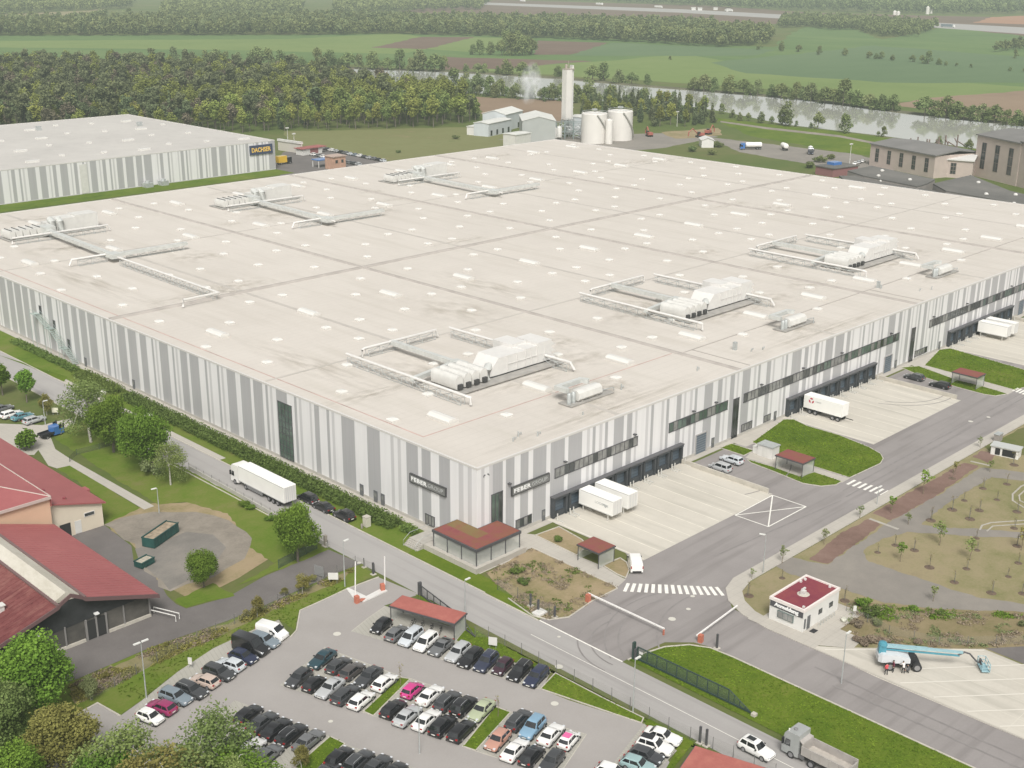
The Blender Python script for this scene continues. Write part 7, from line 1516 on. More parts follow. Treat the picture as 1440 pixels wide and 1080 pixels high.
def trunk_mesh(seed, h, r0, limbs, lob, mat):
    r = random.Random(seed); mb = MB(); pts = [(0, 0, -.1)]; 
    for i in range(1, 5): pts.append((r.uniform(-.03, .03)*h, r.uniform(-.03, .03)*h, h*i/4))
    mb.tube(pts, [r0*1.25, r0, r0*.8, r0*.6, r0*.3], 7)
    for i in range(limbs):
        t = r.uniform(.35, .95); o = Vector(pts[1])*(1-t)+Vector(pts[4])*t; l = lob[i % len(lob)]; e = Vector((l[0]+r.uniform(-.3, .3)*l[3], l[1]+r.uniform(-.3, .3)*l[4], l[2]+r.uniform(0, .5)*l[5]))
        m_ = (o+e)/2+Vector((0, 0, .08*h)); mb.tube([o, m_, e], [r0*.5, r0*.3, r0*.1], 5)
    return mb.mesh('trunk', mat, 60)
def lobes_round(seed, h, R, n, lo=.28, jit=.55, up=1.0):
    r = random.Random(seed); out = [(0, 0, h*.62, R*.62, R*.62, h*.30)]
    for i in range(n):
        a = r.uniform(0, 6.28); t = r.random(); z = h*(lo+.12+(.86-lo-.12)*t); w_ = math.sin(math.pi*min(.95, .25+.7*t*up))**.8; d = R*jit*w_*r.uniform(.7, 1.15); s = R*r.uniform(.28, .46)
        out.append((d*math.cos(a), d*math.sin(a), z, s, s, s*r.uniform(.75, 1.1)))
    return out
PROTO = {}
def proto(key, seed, h, R, nl, nleaf, size, kind='round', lo=.28, r0=None, limbs=6, bark=None, hollow=.45, jit=.6):
    if kind == 'round': lob = lobes_round(seed, h, R, nl, lo, jit)
    elif kind == 'cone':
        r = random.Random(seed); lob = []
        for i in range(nl):
            t = i/(nl-1); z = h*(lo+(.97-lo)*t); w_ = R*(1-t)**.75; a = r.uniform(0, 6.28); lob.append((w_*.3*math.cos(a), w_*.3*math.sin(a), z, max(.3, w_*.8), max(.3, w_*.8), h*.09))
    elif kind == 'pine':
        r = random.Random(seed); lob = [(r.uniform(-.45, .45)*R, r.uniform(-.45, .45)*R, h*r.uniform(.62, .93), R*r.uniform(.35, .6), R*r.uniform(.35, .6), h*.07) for i in range(nl)]
    elif kind == 'shrub':
        r = random.Random(seed); lob = [(r.uniform(-.6, .6)*R, r.uniform(-.6, .6)*R, h*r.uniform(.3, .68), R*r.uniform(.3, .5), R*r.uniform(.3, .5), h*r.uniform(.25, .36)) for i in range(nl)]
    v, sh = leaves(seed, nleaf, lob, size, hollow=hollow)
    PROTO[key] = dict(v=v, sh=sh, h=h, R=R, trunk=trunk_mesh(seed, h*.8, r0 or h*.022, limbs, lob, bark or BARK), crowns={})
    return PROTO[key]
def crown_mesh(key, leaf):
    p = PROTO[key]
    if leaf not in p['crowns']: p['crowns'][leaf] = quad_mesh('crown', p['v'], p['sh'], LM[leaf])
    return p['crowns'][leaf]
for s in range(3):
    proto(f'big{s}', 40+s, 10, 4.4, 16, 5200, .24, r0=.22, limbs=9); proto(f'mid{s}', 50+s, 8, 2.9, 11, 2600, .22, r0=.14)
    proto(f'airy{s}', 60+s, 9, 3.0, 14, 3600, .17, lo=.2, r0=.12, limbs=12, bark=BIRCH, hollow=.1, jit=.7)
    proto(f'wood{s}', 70+s, 16, 4.0, 12, 900, .5, lo=.3, r0=.22, limbs=4); proto(f'pine{s}', 80+s, 17, 3.6, 10, 800, .48, 'pine', r0=.2, limbs=5); proto(f'fir{s}', 90+s, 16, 3.2, 10, 560, .55, 'cone', lo=.12, r0=.2, limbs=0)
    proto(f'bank{s}', 100+s, 12, 4.9, 13, 900, .5, lo=-.08, r0=.22, limbs=5); proto(f'shrub{s}', 110+s, 2.0, 1.5, 7, 900, .13, 'shrub', r0=.05)
    proto(f'far{s}', 120+s, 15, 5.0, 7, 110, 1.25, lo=.05, r0=.2, limbs=0)
    proto(f'young{s}', 130+s, 2.9, .55, 6, 150, .09, lo=.45, r0=.03, limbs=5, bark=TWIG, hollow=.1, jit=.8); proto(f'bare{s}', 140+s, 2.4, .4, 5, 26, .05, lo=.55, r0=.028, limbs=7, bark=TWIG, hollow=.1, jit=.9)
def tree(key, leaf, label, x, y, s, group=None, name='tree', cat='tree', rz=None, z=0, sz=None):
    p = PROTO[key]; t = thing(name, label, cat, (x, y, z), rng.uniform(0, 6.28) if rz is None else rz, group); t.scale = (s, s, sz or s)
    link('trunk', p['trunk'], t); link('crown', crown_mesh(key, leaf), t); return t
def tree_px(key, leaf, label, px, py, hpx, group=None, name='tree', cat='tree', wide=1.0):
    """a tree whose foot stands at the photo point and whose height there spans hpx"""
    x, y = G(px, py); d = math.dist((x, y, 0), EYE); f_ = (x-EYE[0])*_F[0]+(y-EYE[1])*_F[1]-EYE[2]*_F[2]
    h = hpx*f_/FOC/math.cos(PITCH); s = h/PROTO[key]['h']; return tree(key, leaf, label, x, y, s*wide, group, name, cat, sz=s)
def scatter(poly, spacing, seed):
    """jittered grid inside a site polygon"""
    r = random.Random(seed); xs = [p[0] for p in poly]; ys = [p[1] for p in poly]; out = []; y = min(ys)
    while y < max(ys):
        x = min(xs)
        while x < max(xs):
            q = (x+r.uniform(-.45, .45)*spacing, y+r.uniform(-.45, .45)*spacing)
            if pip(q, poly): out.append(q)
            x += spacing
        y += spacing
    return out
def mass(name, label, cat, items, leaf):
    """many far trees that read as one mass: one object"""
    V, S = [], []; r = random.Random(5)
    for key, x, y, s, sz in items:
        p = PROTO[key]; a = r.uniform(0, 6.28); c, n_ = math.cos(a), math.sin(a); v = p['v']
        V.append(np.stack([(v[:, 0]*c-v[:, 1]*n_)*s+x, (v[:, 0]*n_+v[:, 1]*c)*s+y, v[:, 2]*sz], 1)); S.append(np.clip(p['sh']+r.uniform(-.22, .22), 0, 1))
    o = link(name, quad_mesh(name, np.concatenate(V), np.concatenate(S), LM[leaf])); return tag(o, label, cat, None, 'stuff')
for s_ in range(2):
    proto(f'hero{s_}', 200+s_, 10, 4.4, 26, 15000, .15, r0=.22, limbs=10, jit=.72); proto(f'heroairy{s_}', 210+s_, 9, 3.2, 26, 5600, .105, lo=.15, r0=.13, limbs=16, bark=BIRCH, hollow=.15, jit=.8)
# -- hand placed trees near the camera
tree_px('heroairy0', 'fresh', 'tall airy pale green tree at the top of the roadside group', 128, 622, 92, None, 'birch_tree', wide=1.25)
tree_px('hero0', 'bright', 'dense bright green tree in the middle of the roadside group', 160, 636, 78, None, wide=.95)
tree_px('hero1', 'bright', 'dense deep green tree at the front of the roadside group', 200, 662, 88, None, wide=.95)
tree_px('heroairy0', 'fresh', 'pale green bushy tree at the lower end of the roadside group', 240, 682, 62, None, 'bush', 'bush', wide=1.2)
tree_px('shrub1', 'grey', 'small grey green bush beside the pale bush', 216, 668, 26, None, 'bush', 'bush')
tree_px('mid0', 'bright', 'small green tree at the left edge above the parked cars', 4, 556, 48); tree_px('mid1', 'bright', 'small round tree on the lawn above the parked cars', 38, 566, 46); tree_px('airy1', 'olive', 'thin olive young tree beside the cream sign board', 66, 584, 32)
tree_px('shrub2', 'bright', 'round green bush at the eave of the red roofed house', 36, 634, 30, None, 'bush', 'bush')
tree_px('hero0', 'bright', 'oval green tree beside the fork of the service road', 419, 790, 84, wide=.85); tree_px('hero1', 'bright', 'round yellow green tree on the grass tip beside the gravel circle', 287, 826, 56, wide=.95)
tree_px('hero0', 'bright', 'large bright green tree in front of the timber shed', 52, 1010, 122, wide=1.12)
tree_px('hero0', 'olive', 'large olive brown tree at the lower left in front of the car park corner', 88, 1090, 100, wide=1.2); tree_px('hero1', 'fresh', 'dark leaved tree at the left edge below the shed', -8, 1075, 125, wide=1.0)
tree_px('hero0', 'bright', 'green tree crown at the bottom left corner', 30, 1150, 110)
tree_px('heroairy0', 'fresh', 'sparse pale spring tree covering the end of the kerbside row', 304, 1122, 138, None, 'birch_tree', wide=1.25); tree_px('heroairy0', 'fresh', 'sparse pale tree at the bottom left of the car park', 180, 1140, 136, None, 'birch_tree', wide=1.3); tree_px('hero0', 'fresh', 'low green crown at the bottom edge left of the white car', 330, 1160, 100, None, wide=.8); tree_px('heroairy1', 'olive', 'sparse olive tree at the bottom edge below the car park corner', 230, 1180, 150, None, 'birch_tree', wide=1.2)
tree_px('heroairy1', 'fresh', 'broad feathery yellow green tree at the bottom edge left of the dark row', 256, 1170, 142, None, 'birch_tree', wide=1.3)
tree_px('heroairy1', 'bright', 'leafy green tree at the bottom edge in front of the short row', 336, 1150, 108, None, 'birch_tree', wide=1.5)
tree_px('hero1', 'bright', 'bright green crown at the bottom edge below the olive tree', 150, 1170, 120, None, wide=1.0)
tree_px('airy1', 'olive', 'small olive tree at the bottom grass island', 424, 1084, 42, None, wide=.9); tree_px('airy2', 'olive', 'leafless olive shrub on the bank left of the service road lamp', 425, 835, 34); tree_px('airy0', 'olive', 'thin olive tree on the grass bank beside the service road', 362, 868, 32); tree_px('airy1', 'grey', 'thin grey green shrub on the bank below the shed yard', 128, 985, 40)
for i, (px, py, hp) in enumerate(((563, 964, 40), (700, 1008, 40), (590, 845, 16))):
    tree_px('bare%d' % i, 'olive', ['bare staked sapling on the left grass island', 'bare staked sapling on the right grass island', 'tiny bare sapling at the bicycle shelter corner'][i], px, py, hp, None, 'sapling', wide=.8)
# -- saplings on the planted land
SAP = [(1234, 777), (1259, 767), (1286, 774), (1307, 798), (1374, 774), (1359, 800), (1342, 819), (1394, 834), (1418, 811), (1432, 792), (1430, 768), (1339, 717), (1356, 704), (1382, 687), (1377, 718), (1364, 730), (1402, 703), (1416, 681), (1430, 720), (1309, 732), (1373, 757), (1426, 743), (1426, 654), (1053, 838), (1100, 813), (1339, 673), (1438, 835), (1188, 845)]
RINGM = plain('mulch_dark', (.12, .085, .06), .95, var=.25, scale=2)
for i, (px, py) in enumerate(SAP):
    t = tree_px(f'bare{i%3}', 'olive', 'thin bare staked sapling standing in a dark mulch ring', px, py, 17+i % 4*3, 'bare saplings in mulch rings', 'sapling')
    mb = MB(); mb.lathe([(.62, .02), (.55, .07), (.3, .10), (.05, .11)], (0, 0, 0), 12); mb.build('mulch_ring', RINGM, t); mb = MB(); mb.tube([(.15, 0, 0), (.15, 0, 1.6)], .035, 5); mb.build('stake', PG_, t)
LEAFY = [(1321, 767, 40, 'fresh', 'slim light green sapling on the gravel path edge'), (1266, 790, 32, 'bright', 'deep green young tree near the tip of the planted land'), (1364, 788, 36, 'fresh', 'slim fresh green sapling in the middle of the planted land'), (1277, 738, 20, 'fresh', 'small pale green sapling on the grey path'), (1253, 722, 28, 'bright', 'leafy young tree at the zebra crossing end of the mulch bed'), (1298, 695, 38, 'bright', 'leafy young tree in the long mulch bed'), (1209, 729, 22, 'grey', 'grey green shrub at the start of the mulch bed'), (1159, 766, 26, 'grey', 'grass like shrub in the lower mulch bed'), (1057, 815, 18, 'grey', 'low green shrub at the pavement bend'), (1100, 792, 30, 'grey', 'leafy young tree behind the gatehouse lawn'), (1343, 668, 22, 'olive', 'thin olive sapling in the long mulch bed'), (1378, 630, 18, 'grey', 'green sapling at the pavement beside the kiosk'), (1392, 664, 20, 'fresh', 'pale green sapling at the end of the grey path'), (1312, 846, 26, 'fresh', 'thin fresh green sapling at the edge of the weedy strip'), (1436, 774, 36, 'olive', 'tall thin olive sapling at the right edge')]
for i, (px, py, hp, lf, lab) in enumerate(LEAFY): tree_px(f'young{i%3}', lf, lab, px, py, hp, None, 'young_tree', wide=1.35)
r2 = random.Random(31)
SHR = [(1215, 854, 12), (1224, 866, 13), (1234, 878, 10), (1284, 860, 8), (1322, 864, 6), (1436, 880, 8)]
for i, (px, py, hp) in enumerate(SHR): tree_px(f'shrub{i%3}', ['bright', 'hedge', 'grey'][i % 3], 'green bush in the weedy strip beside the concrete yard', px, py, hp, 'bushes in the weedy strip', 'bush', 'bush', 1.5)
def growth(name, label, poly, n, size, leaf, seed, hmax=.5, cover=.5):
    r = np.random.RandomState(seed); rr = random.Random(seed); xs = [p[0] for p in poly]; ys = [p[1] for p in poly]; lob = []
    k = 0
    while len(lob) < n and k < n*60:
        k += 1; q = (rr.uniform(min(xs), max(xs)), rr.uniform(min(ys), max(ys)))
        if pip(q, poly) and (math.sin(q[0]*.9+seed)+math.sin(q[1]*1.1+seed*2)+math.sin((q[0]+q[1])*.43)) > 1.2-cover*2.4: s_ = rr.uniform(.25, .8); lob.append((q[0], q[1], .05, s_, s_, hmax*rr.uniform(.3, 1)))
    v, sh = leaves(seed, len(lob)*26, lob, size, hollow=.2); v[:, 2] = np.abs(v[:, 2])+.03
    return tag(link(name, quad_mesh(name, v, sh, LM[leaf])), label, 'plants', None, 'stuff')
SP = GP([(1196, 850), (1320, 860), (1500, 869), (1500, 903), (1384, 909), (1250, 912), (1188, 884)])
growth('weeds', 'low green weeds in the strip beside the concrete yard', SP, 150, .11, 'grey', 1, .3, .4); growth('weeds', 'dry brown weeds in the strip beside the concrete yard', SP, 200, .11, 'dry', 2, .3, .45)
growth('weeds', 'fresh green weeds at the upper edge of the weedy strip', GP([(1205, 850), (1320, 859), (1500, 868), (1500, 880), (1320, 871), (1240, 880), (1205, 868)]), 120, .12, 'bright', 3, .5, .4)
growth('dry_growth', 'dry olive growth on the bank below the service road', GP([(98, 966), (213, 914), (320, 878), (372, 856), (476, 809), (500, 800), (478, 818), (400, 851), (330, 884), (240, 925), (150, 968), (105, 990)]), 420, .12, 'olive', 4, .6, .7)
growth('dry_growth', 'brown dry stalks on the bank below the service road', GP([(98, 966), (213, 914), (320, 878), (372, 856), (476, 809), (478, 818), (400, 851), (330, 884), (240, 925), (150, 968)]), 260, .11, 'dry', 5, .5, .6)
growth('weeds', 'green weeds in the bare corner plots', plot1, 60, .12, 'hedge', 6, .25, .35); growth('weeds', 'dry weeds in the bare corner plots', plot1, 240, .10, 'dry', 7, .2, .6)
# grass tufts on the near lawns
def tufts(label, polys, per, seed, leaf='hedge', h=.07):
    r = np.random.RandomState(seed); P_ = []
    for poly in polys:
        xs = [p[0] for p in poly]; ys = [p[1] for p in poly]; ar = abs(sum(poly[i][0]*poly[i-1][1]-poly[i-1][0]*poly[i][1] for i in range(len(poly))))/2
        q = np.stack([r.uniform(min(xs), max(xs), int(ar*per*2)), r.uniform(min(ys), max(ys), int(ar*per*2))], 1)
        P_ += [p for p in q if p[1] > -95 and pip(p, poly)]
    P_ = np.array(P_); n = len(P_); a = r.uniform(0, 6.28, n); w_ = r.uniform(.08, .2, n); hh = h*r.uniform(.5, 1.4, n); d = np.stack([np.cos(a), np.sin(a)], 1)*w_[:, None]; z = .06
    lean = r.normal(size=(n, 2))*.08
    q = np.zeros((n, 4, 3)); q[:, 0, :2] = P_-d; q[:, 1, :2] = P_+d; q[:, 2, :2] = P_+d*.7+lean; q[:, 3, :2] = P_-d*.7+lean; q[:, :2, 2] = z; q[:, 2:, 2] = (z+hh)[:, None]
    patch = np.sin(P_[:, 0]*.8+1)*np.sin(P_[:, 1]*.37)+np.sin(P_[:, 0]*.23+P_[:, 1]*.71)
    sh = np.clip(.45+.18*patch+.2*r.normal(size=n), 0, 1)
    return tag(link('grass', quad_mesh('grass', q.reshape(-1, 3), sh, LM[leaf])), label, 'grass', None, 'stuff')
LM['grass'] = leaf_mat('leaf_grass', (.08, .14, .006), (.21, .30, .025), .4, .0)
tufts('grass blades on the island between access road and yard road', [med], 7, 1, 'grass'); tufts('grass blades on the lawns between the docks', [L1, L2, L3, L4, L5], 7, 2, 'grass'); tufts('grass blades on the car park islands and fence strip', [S1, S2, S3, S4, S5, S6], 9, 3, 'grass')
tufts('grass blades on the bank west of the car park', [GP([(150, 975), (240, 928), (330, 886), (400, 854), (470, 826), (487, 828), (464, 839), (421, 858), (414, 886), (392, 871), (300, 911), (250, 944), (200, 984)])], 7, 4, 'grass', .10)
DRY = [(1206, 904, 8), (1216, 905, 9), (1226, 904, 9), (1240, 905, 8), (1205, 880, 8), (1290, 906, 7)]
for i, (px, py, hp) in enumerate(DRY): tree_px(f'shrub{i%3}', 'dry', 'low brown dry shrub beside the concrete yard', px, py, hp, 'brown shrubs by the concrete yard', 'shrub', 'bush', 1.8)
PLT = [(728, 808, 9), (736, 820, 8), (786, 760, 7)]
for i, (px, py, hp) in enumerate(PLT): tree_px(f'shrub{i%3}', 'hedge', 'low weedy clump in the bare corner plots', px, py, hp, 'weeds in the corner plots', 'weed', 'plant', 1.8)
for i, (px, py, hp) in enumerate([(345, 868, 12), (400, 838, 13), (440, 818, 12), (232, 912, 10), (150, 955, 12)]): tree_px(f'airy{i%3}', 'olive', 'dry olive shrub on the bank below the service road', px, py, hp, 'dry shrubs on the bank', 'shrub', 'bush', 1.4)
for i, (px, py, hp) in enumerate([(352, 716, 8), (380, 732, 9), (410, 758, 8), (345, 712, 10), (470, 815, 8)]): tree_px(f'shrub{i%3}', 'bright', 'small green bush along the walled fence', px, py, hp, 'bushes along the walled fence', 'bush', 'bush', 1.3)
# -- hedges at the foot of the long wall
def hedge(label, y0, y1, x0, x1, h, seed):
    r = np.random.RandomState(seed); n = int((y1-y0)*(x1-x0)*75); lob = [(x+r.uniform(-.15, .15), y+r.uniform(-.15, .15), h*.55, .62, .62, h*r.uniform(.42, .52)) for y in np.arange(y0+.4, y1-.2, .62) for x in np.arange(x0+.45, x1-.2, .7)]
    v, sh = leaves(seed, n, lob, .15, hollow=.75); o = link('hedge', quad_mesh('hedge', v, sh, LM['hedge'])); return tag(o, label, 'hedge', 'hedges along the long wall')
hedge('long clipped green hedge between the access road and the long wall', 15, 104.5, -5.7, -2.2, 1.25, 1); hedge('shorter clipped hedge behind the path gap on the long wall', 106.6, 124.5, -5.7, -2.2, 1.35, 2); hedge('low hedge under the steel escape stair', 127, 158, -4.4, -2.2, 1.0, 3)
hedge('short dark hedge before the entrance steps', 10.5, 14.0, -4.4, -2.4, 1.3, 4)
# -- wood behind the signed warehouse: the nearest 290 trees one by one, the rest as one mass
wood = [(60, 565), (145, 508), (233, 450), (341, 392), (386, 398), (402, 432), (425, 510)]+GP([(480, 124), (400, 116), (300, 113), (200, 104), (60, 103), (-80, 108)])
pts = scatter(wood, 7.6, 12); pts.sort(key=lambda p: math.dist(p, (341, 392))*.45+abs((p[1]-508)+.62*(p[0]-145))*1.0 if False else math.dist(p, EYE[:2]))
front = lambda p: (p[1]-(508-.59*(p[0]-145)))
pts.sort(key=lambda p: front(p)+.12*math.dist(p, EYE[:2]))
items = {'dark': [], 'brown': [], 'yellow': []}
LABW = dict(dark='dark green tree in the wood behind the signed warehouse', brown='brownish bare looking tree in the wood behind the signed warehouse', yellow='yellow green leafy tree in the wood left of the plant', fresh='bright spring green tree in the wood left of the plant')
for i, (x, y) in enumerate(pts):
    t = (x-60)/380; edge = front((x, y)) < 14
    if x > 250 and front((x, y)) < 150 and rng.random() < .74: lf = 'yellow' if rng.random() < .6 else 'fresh'; key = f'wood{rng.randrange(3)}'
    elif rng.random() < .22+.2*(x > 330): lf = 'yellow'; key = f'wood{rng.randrange(3)}'
    elif rng.random() < .22: lf = 'brown'; key = f'wood{rng.randrange(3)}'
    else: lf = 'dark'; key = f'{"pine" if rng.random() < .7 else "fir"}{rng.randrange(3)}'
    s = rng.choice([.68, .8, .92, 1.0, 1.1, 1.28])*rng.uniform(.92, 1.08)*(1.03 if not edge else .88); sz = s**.7*rng.uniform(.86, 1.12)
    if i < 290: tree(key, lf, LABW[lf], x, y, s, {'dark': 'dark trees of the wood', 'brown': 'brown trees of the wood', 'yellow': 'yellow green trees of the wood', 'fresh': 'spring green trees of the wood'}[lf], 'wood_tree', sz=sz)
    else: items['yellow' if lf == 'fresh' else lf].append((key, x, y, s, sz))
mass('wood', 'dark treetops of the wood behind the signed warehouse', 'wood', items['dark'], 'dark'); mass('wood', 'brownish treetops within the wood behind the signed warehouse', 'wood', items['brown'], 'brown'); mass('wood', 'yellow green treetops at the river side of the wood', 'wood', items['yellow'], 'yellow')
# dark trees right of the tanks
for i, (x, y) in enumerate(scatter(GP([(812, 172), (818, 150), (900, 148), (1000, 160), (1012, 178), (925, 182), (905, 174), (860, 176)]), 9.5, 3)):
    lf = 'dark' if rng.random() < .75 else 'yellow'; k = ('fir' if lf == 'dark' else 'wood')+str(rng.randrange(3)); tree(k, lf, {'dark': 'dark tree in the grove right of the white tanks', 'yellow': 'yellow green tree in the grove right of the white tanks'}[lf], x, y, rng.uniform(.6, .85), {'dark': 'dark trees of the tank grove', 'yellow': 'yellow green trees of the tank grove'}[lf], 'grove_tree')
# river banks
FARB = [(245, 88, 20), (290, 92, 20), (305, 92, 22), (318, 92, 18), (335, 93, 18), (362, 94, 28), (378, 94, 24), (395, 94, 22), (412, 95, 18), (448, 96, 26), (465, 96, 24), (490, 97, 22), (505, 98, 20), (525, 99, 25), (545, 100, 18), (562, 100, 28), (590, 101, 30), (612, 102, 25), (625, 101, 20), (655, 103, 12), (672, 104, 14), (682, 105, 14), (712, 107, 22), (735, 108, 20), (752, 109, 18), (785, 110, 16), (833, 116, 24), (848, 116, 26), (870, 119, 20), (888, 120, 18), (910, 122, 16),
 (975, 128, 18), (990, 130, 24), (1005, 131, 20), (1025, 133, 26), (1045, 134, 22), (1065, 136, 22), (1085, 138, 18), (1098, 140, 22), (1120, 142, 24), (1140, 144, 26), (1160, 147, 24), (1185, 150, 36), (1205, 152, 24), (1222, 155, 22), (1240, 157, 22), (1255, 158, 24), (1300, 164, 28), (1315, 165, 22), (1330, 168, 32), (1345, 169, 26), (1365, 172, 22), (1380, 173, 26), (1398, 174, 26), (1415, 178, 22), (1430, 180, 24), (1446, 182, 22), (275, 91, 12), (425, 95, 14), (480, 96, 14), (578, 101, 18), (700, 106, 12), (1055, 135, 16), (1110, 141, 16), (1130, 143, 20), (1172, 148, 22), (1195, 151, 20), (1230, 156, 16), (1355, 170, 20), (1390, 174, 20)]
for i, (px, py, hp) in enumerate(FARB): tree_px(f'bank{i%3}', 'river' if i % 4 else 'grey', 'green tree in the row along the far river bank', px, py-1.2, hp, 'trees along the far river bank', 'riverside_tree', wide=.95+.25*(i % 3))
NEARB = [(638, 127, 30), (655, 130, 28), (672, 132, 30), (690, 134, 26), (705, 135, 24), (725, 138, 22), (745, 139, 26), (775, 141, 24), (790, 142, 22), (810, 143, 24), (830, 143, 30), (620, 126, 22), (860, 146, 26), (1105, 177, 34), (1150, 181, 24), (1188, 187, 26), (1070, 173, 16), (1085, 174, 11), (1120, 178, 8), (1140, 180, 8), (1235, 192, 8), (1243, 192, 14), (1320, 205, 14), (1362, 213, 18), (1270, 209, 10), (1040, 170, 12), (1300, 212, 10), (1015, 160, 14), (1030, 166, 12), (1052, 170, 12)]
NEARB += [(627+i*9.3+(i*37 % 5), 130+i*.62+(i*13 % 4), 13+(i*29 % 13)) for i in range(35)]
for i, (px, py, hp) in enumerate(NEARB): tree_px(f'bank{i%3}', 'grey' if i % 3 else 'river', 'leafy tree on the near bank of the river', px, py, hp, 'trees on the near river bank', 'riverside_tree', wide=.95)
FLD = [(1068, 70, 13), (1099, 72, 14), (1123, 73, 10), (1152, 77, 12), (1188, 78, 10), (1222, 82, 10), (1240, 83, 10), (1255, 85, 8), (1283, 87, 10), (1305, 90, 18), (1320, 91, 9), (1345, 93, 5), (1365, 95, 5), (1232, 83, 8), (1296, 89, 12), (1428, 82, 12), (1420, 100, 6), (1440, 101, 6), (942, 84, 5), (1330, 92, 6)]
for i, (px, py, hp) in enumerate(FLD): tree_px(f'bank{i%3}', 'river', 'lone tree standing in the green fields beyond the river', px, py, hp, 'lone trees in the far fields', 'field_tree', wide=1.3 if hp < 11 else .9)
for i, (px, py, hp) in enumerate([(675, 77, 20), (690, 77, 18), (705, 78, 22), (720, 78, 30), (735, 78, 28), (748, 77, 22), (712, 72, 28), (728, 72, 28), (742, 74, 24), (665, 77, 14)]): tree_px(f'bank{i%3}', 'river', 'round tree of the copse in the far fields', px, py, hp, 'trees of the round copse', 'copse_tree', wide=1.0)
for i, (px, py, hp) in enumerate([(640, 196, 6), (1010, 207, 8), (975, 213, 8), (1000, 218, 7), (1152, 228, 9), (1170, 224, 7), (1135, 236, 9), (560, 215, 4), (730, 203, 6)]): tree_px(f'shrub{i%3}', 'river', 'small shrub on the grass behind the big warehouse', px, py, hp, 'shrubs behind the warehouse', 'shrub', 'bush', 1.5)
# far woods
def far_wood(label, polys, spacing, leaf, seed, s0=1.0):
    it = []
    for p in polys:
        for x, y in scatter(GP(p), spacing, seed): s = rng.uniform(.75, 1.2)*s0; it.append((f'far{rng.randrange(3)}', x, y, s, s*rng.uniform(.85, 1.15)))
    return mass('far_wood', label, 'wood', it, leaf)
band = [(-60, 51), (430, 50), (560, 48), (690, 52), (780, 55), (900, 60), (1010, 67), (1080, 63), (1088, 50), (960, 38), (700, 32), (430, 30), (250, 31), (-60, 36)]
far_wood('long dark wood across the far fields', [band], 11, 'river', 5); far_wood('lighter trees mixed into the long far wood', [band], 19, 'grey', 6, 1.1)
far_wood('distant woods at the top left beyond the sandy strip', [[(-60, 24), (60, 18), (180, 13), (190, 2), (-60, 2)], [(225, 24), (420, 22), (430, 4), (240, 6)], [(470, 20), (680, 14), (690, -4), (470, 2)]], 15, 'river', 7, 1.15)
far_wood('distant forest behind the motorway along the top edge', [[(720, -1), (860, 3), (1000, 11), (1250, 19), (1370, 21), (1500, 20), (1500, 2), (1100, -8), (720, -12)]], 19, 'river', 8, 1.3)
far_wood('dark wooded bank above the rolling green field', [[(1092, 40), (1140, 38), (1165, 43), (1200, 42), (1240, 52), (1290, 52), (1318, 39), (1250, 34), (1140, 27), (1100, 29)]], 9.5, 'river', 9, .85)
far_wood('hedge of dark bushes at the right edge of the far fields', [[(1396, 74), (1440, 62), (1500, 50), (1500, 62), (1440, 70)]], 8, 'river', 10, .7)
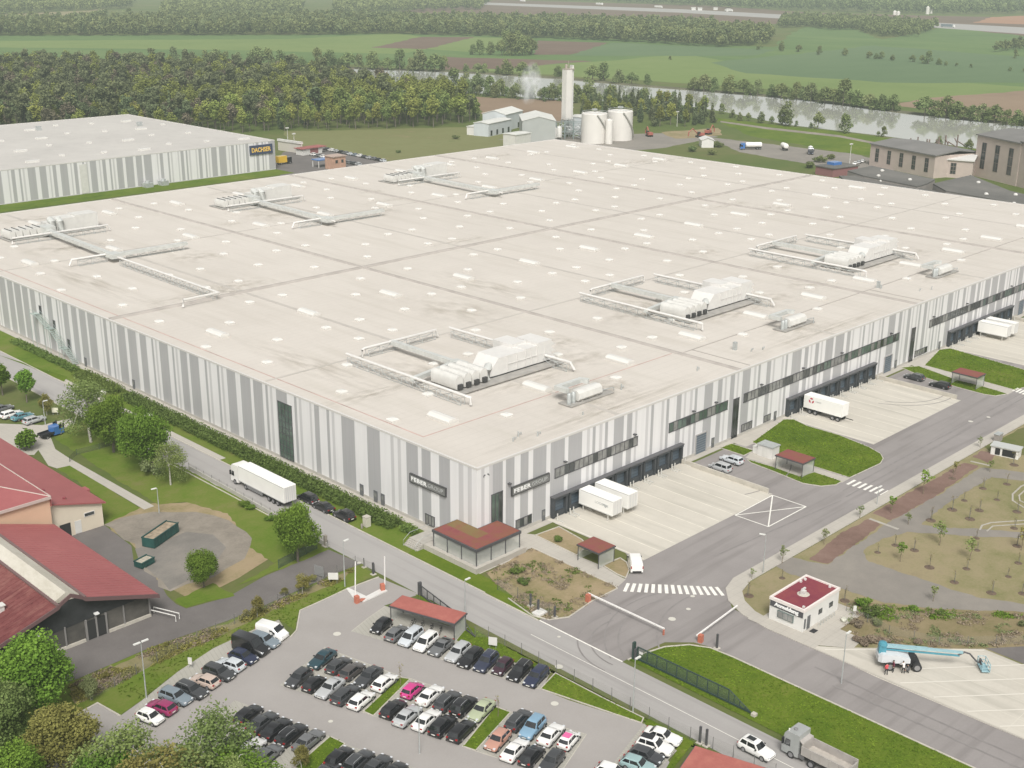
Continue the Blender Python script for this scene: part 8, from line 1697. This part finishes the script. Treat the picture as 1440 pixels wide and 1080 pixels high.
# steam from the plant: a soft leaning body of vapour
m, nt_, b = _mat('steam'); nt_.nodes.remove(b); N = nt_.nodes; L = nt_.links
pv = N.new('ShaderNodeVolumePrincipled'); pv.inputs['Color'].default_value = (.9, .9, .88, 1); pv.inputs['Emission Color'].default_value = (.7, .7, .68, 1)
tc = N.new('ShaderNodeTexCoord'); gr = N.new('ShaderNodeTexGradient'); gr.gradient_type = 'SPHERICAL'; mp = N.new('ShaderNodeMapping'); mp.inputs['Scale'].default_value = (1.0, 1.0, 1.0)
L.new(tc.outputs['Object'], mp.inputs['Vector']); L.new(mp.outputs['Vector'], gr.inputs['Vector'])
ns = N.new('ShaderNodeTexNoise'); ns.inputs['Scale'].default_value = 2.2; ns.inputs['Detail'].default_value = 3; L.new(tc.outputs['Object'], ns.inputs['Vector'])
r1 = N.new('ShaderNodeMapRange'); r1.inputs['From Min'].default_value = .38; r1.inputs['From Max'].default_value = .72; L.new(ns.outputs['Fac'], r1.inputs['Value'])
mu = N.new('ShaderNodeMath'); mu.operation = 'MULTIPLY'; L.new(gr.outputs['Fac'], mu.inputs[0]); L.new(r1.outputs['Result'], mu.inputs[1])
m2_ = N.new('ShaderNodeMath'); m2_.operation = 'MULTIPLY'; m2_.inputs[1].default_value = .42; L.new(mu.outputs[0], m2_.inputs[0]); L.new(m2_.outputs[0], pv.inputs['Density'])
m3_ = N.new('ShaderNodeMath'); m3_.operation = 'MULTIPLY'; m3_.inputs[1].default_value = .22; L.new(mu.outputs[0], m3_.inputs[0]); L.new(m3_.outputs[0], pv.inputs['Emission Strength'])  # faint glow given to the vapour in place of scattered daylight
L.new(pv.outputs['Volume'], N['Material Output'].inputs['Volume'])
bm = bmesh.new(); bmesh.ops.create_icosphere(bm, subdivisions=3, radius=1); me = bpy.data.meshes.new('steam'); bm.to_mesh(me); bm.free(); me.materials.append(m)
sp = G(742, 164); o = link('steam_plume', me); o.location = (sp[0]+4, sp[1]+2, 19); o.scale = (7, 7, 15); o.rotation_euler = (rad(-20), rad(34), 0); tag(o, 'thin white steam plume drifting up over the plant sheds', 'steam')
# ---------------------------------------------------------------- haze over the valley: one big body of air around everything
m, nt_, b = _mat('haze'); nt_.nodes.remove(b)
ab = nt_.nodes.new('ShaderNodeVolumeAbsorption'); ab.inputs['Color'].default_value = (0, 0, 0, 1); ab.inputs['Density'].default_value = .00015
em = nt_.nodes.new('ShaderNodeEmission'); em.inputs['Color'].default_value = (.58, .66, .60, 1); em.inputs['Strength'].default_value = .00015  # emission stands in for daylight scattered by the haze
ad = nt_.nodes.new('ShaderNodeAddShader'); nt_.links.new(ab.outputs[0], ad.inputs[0]); nt_.links.new(em.outputs[0], ad.inputs[1])
nt_.links.new(ad.outputs[0], nt_.nodes['Material Output'].inputs['Volume'])
mb = MB(); mb.box(-1400, 8000, -1400, 8000, -5, 150)
hz = struct('haze', mb, m, 'thin pale haze over the valley')
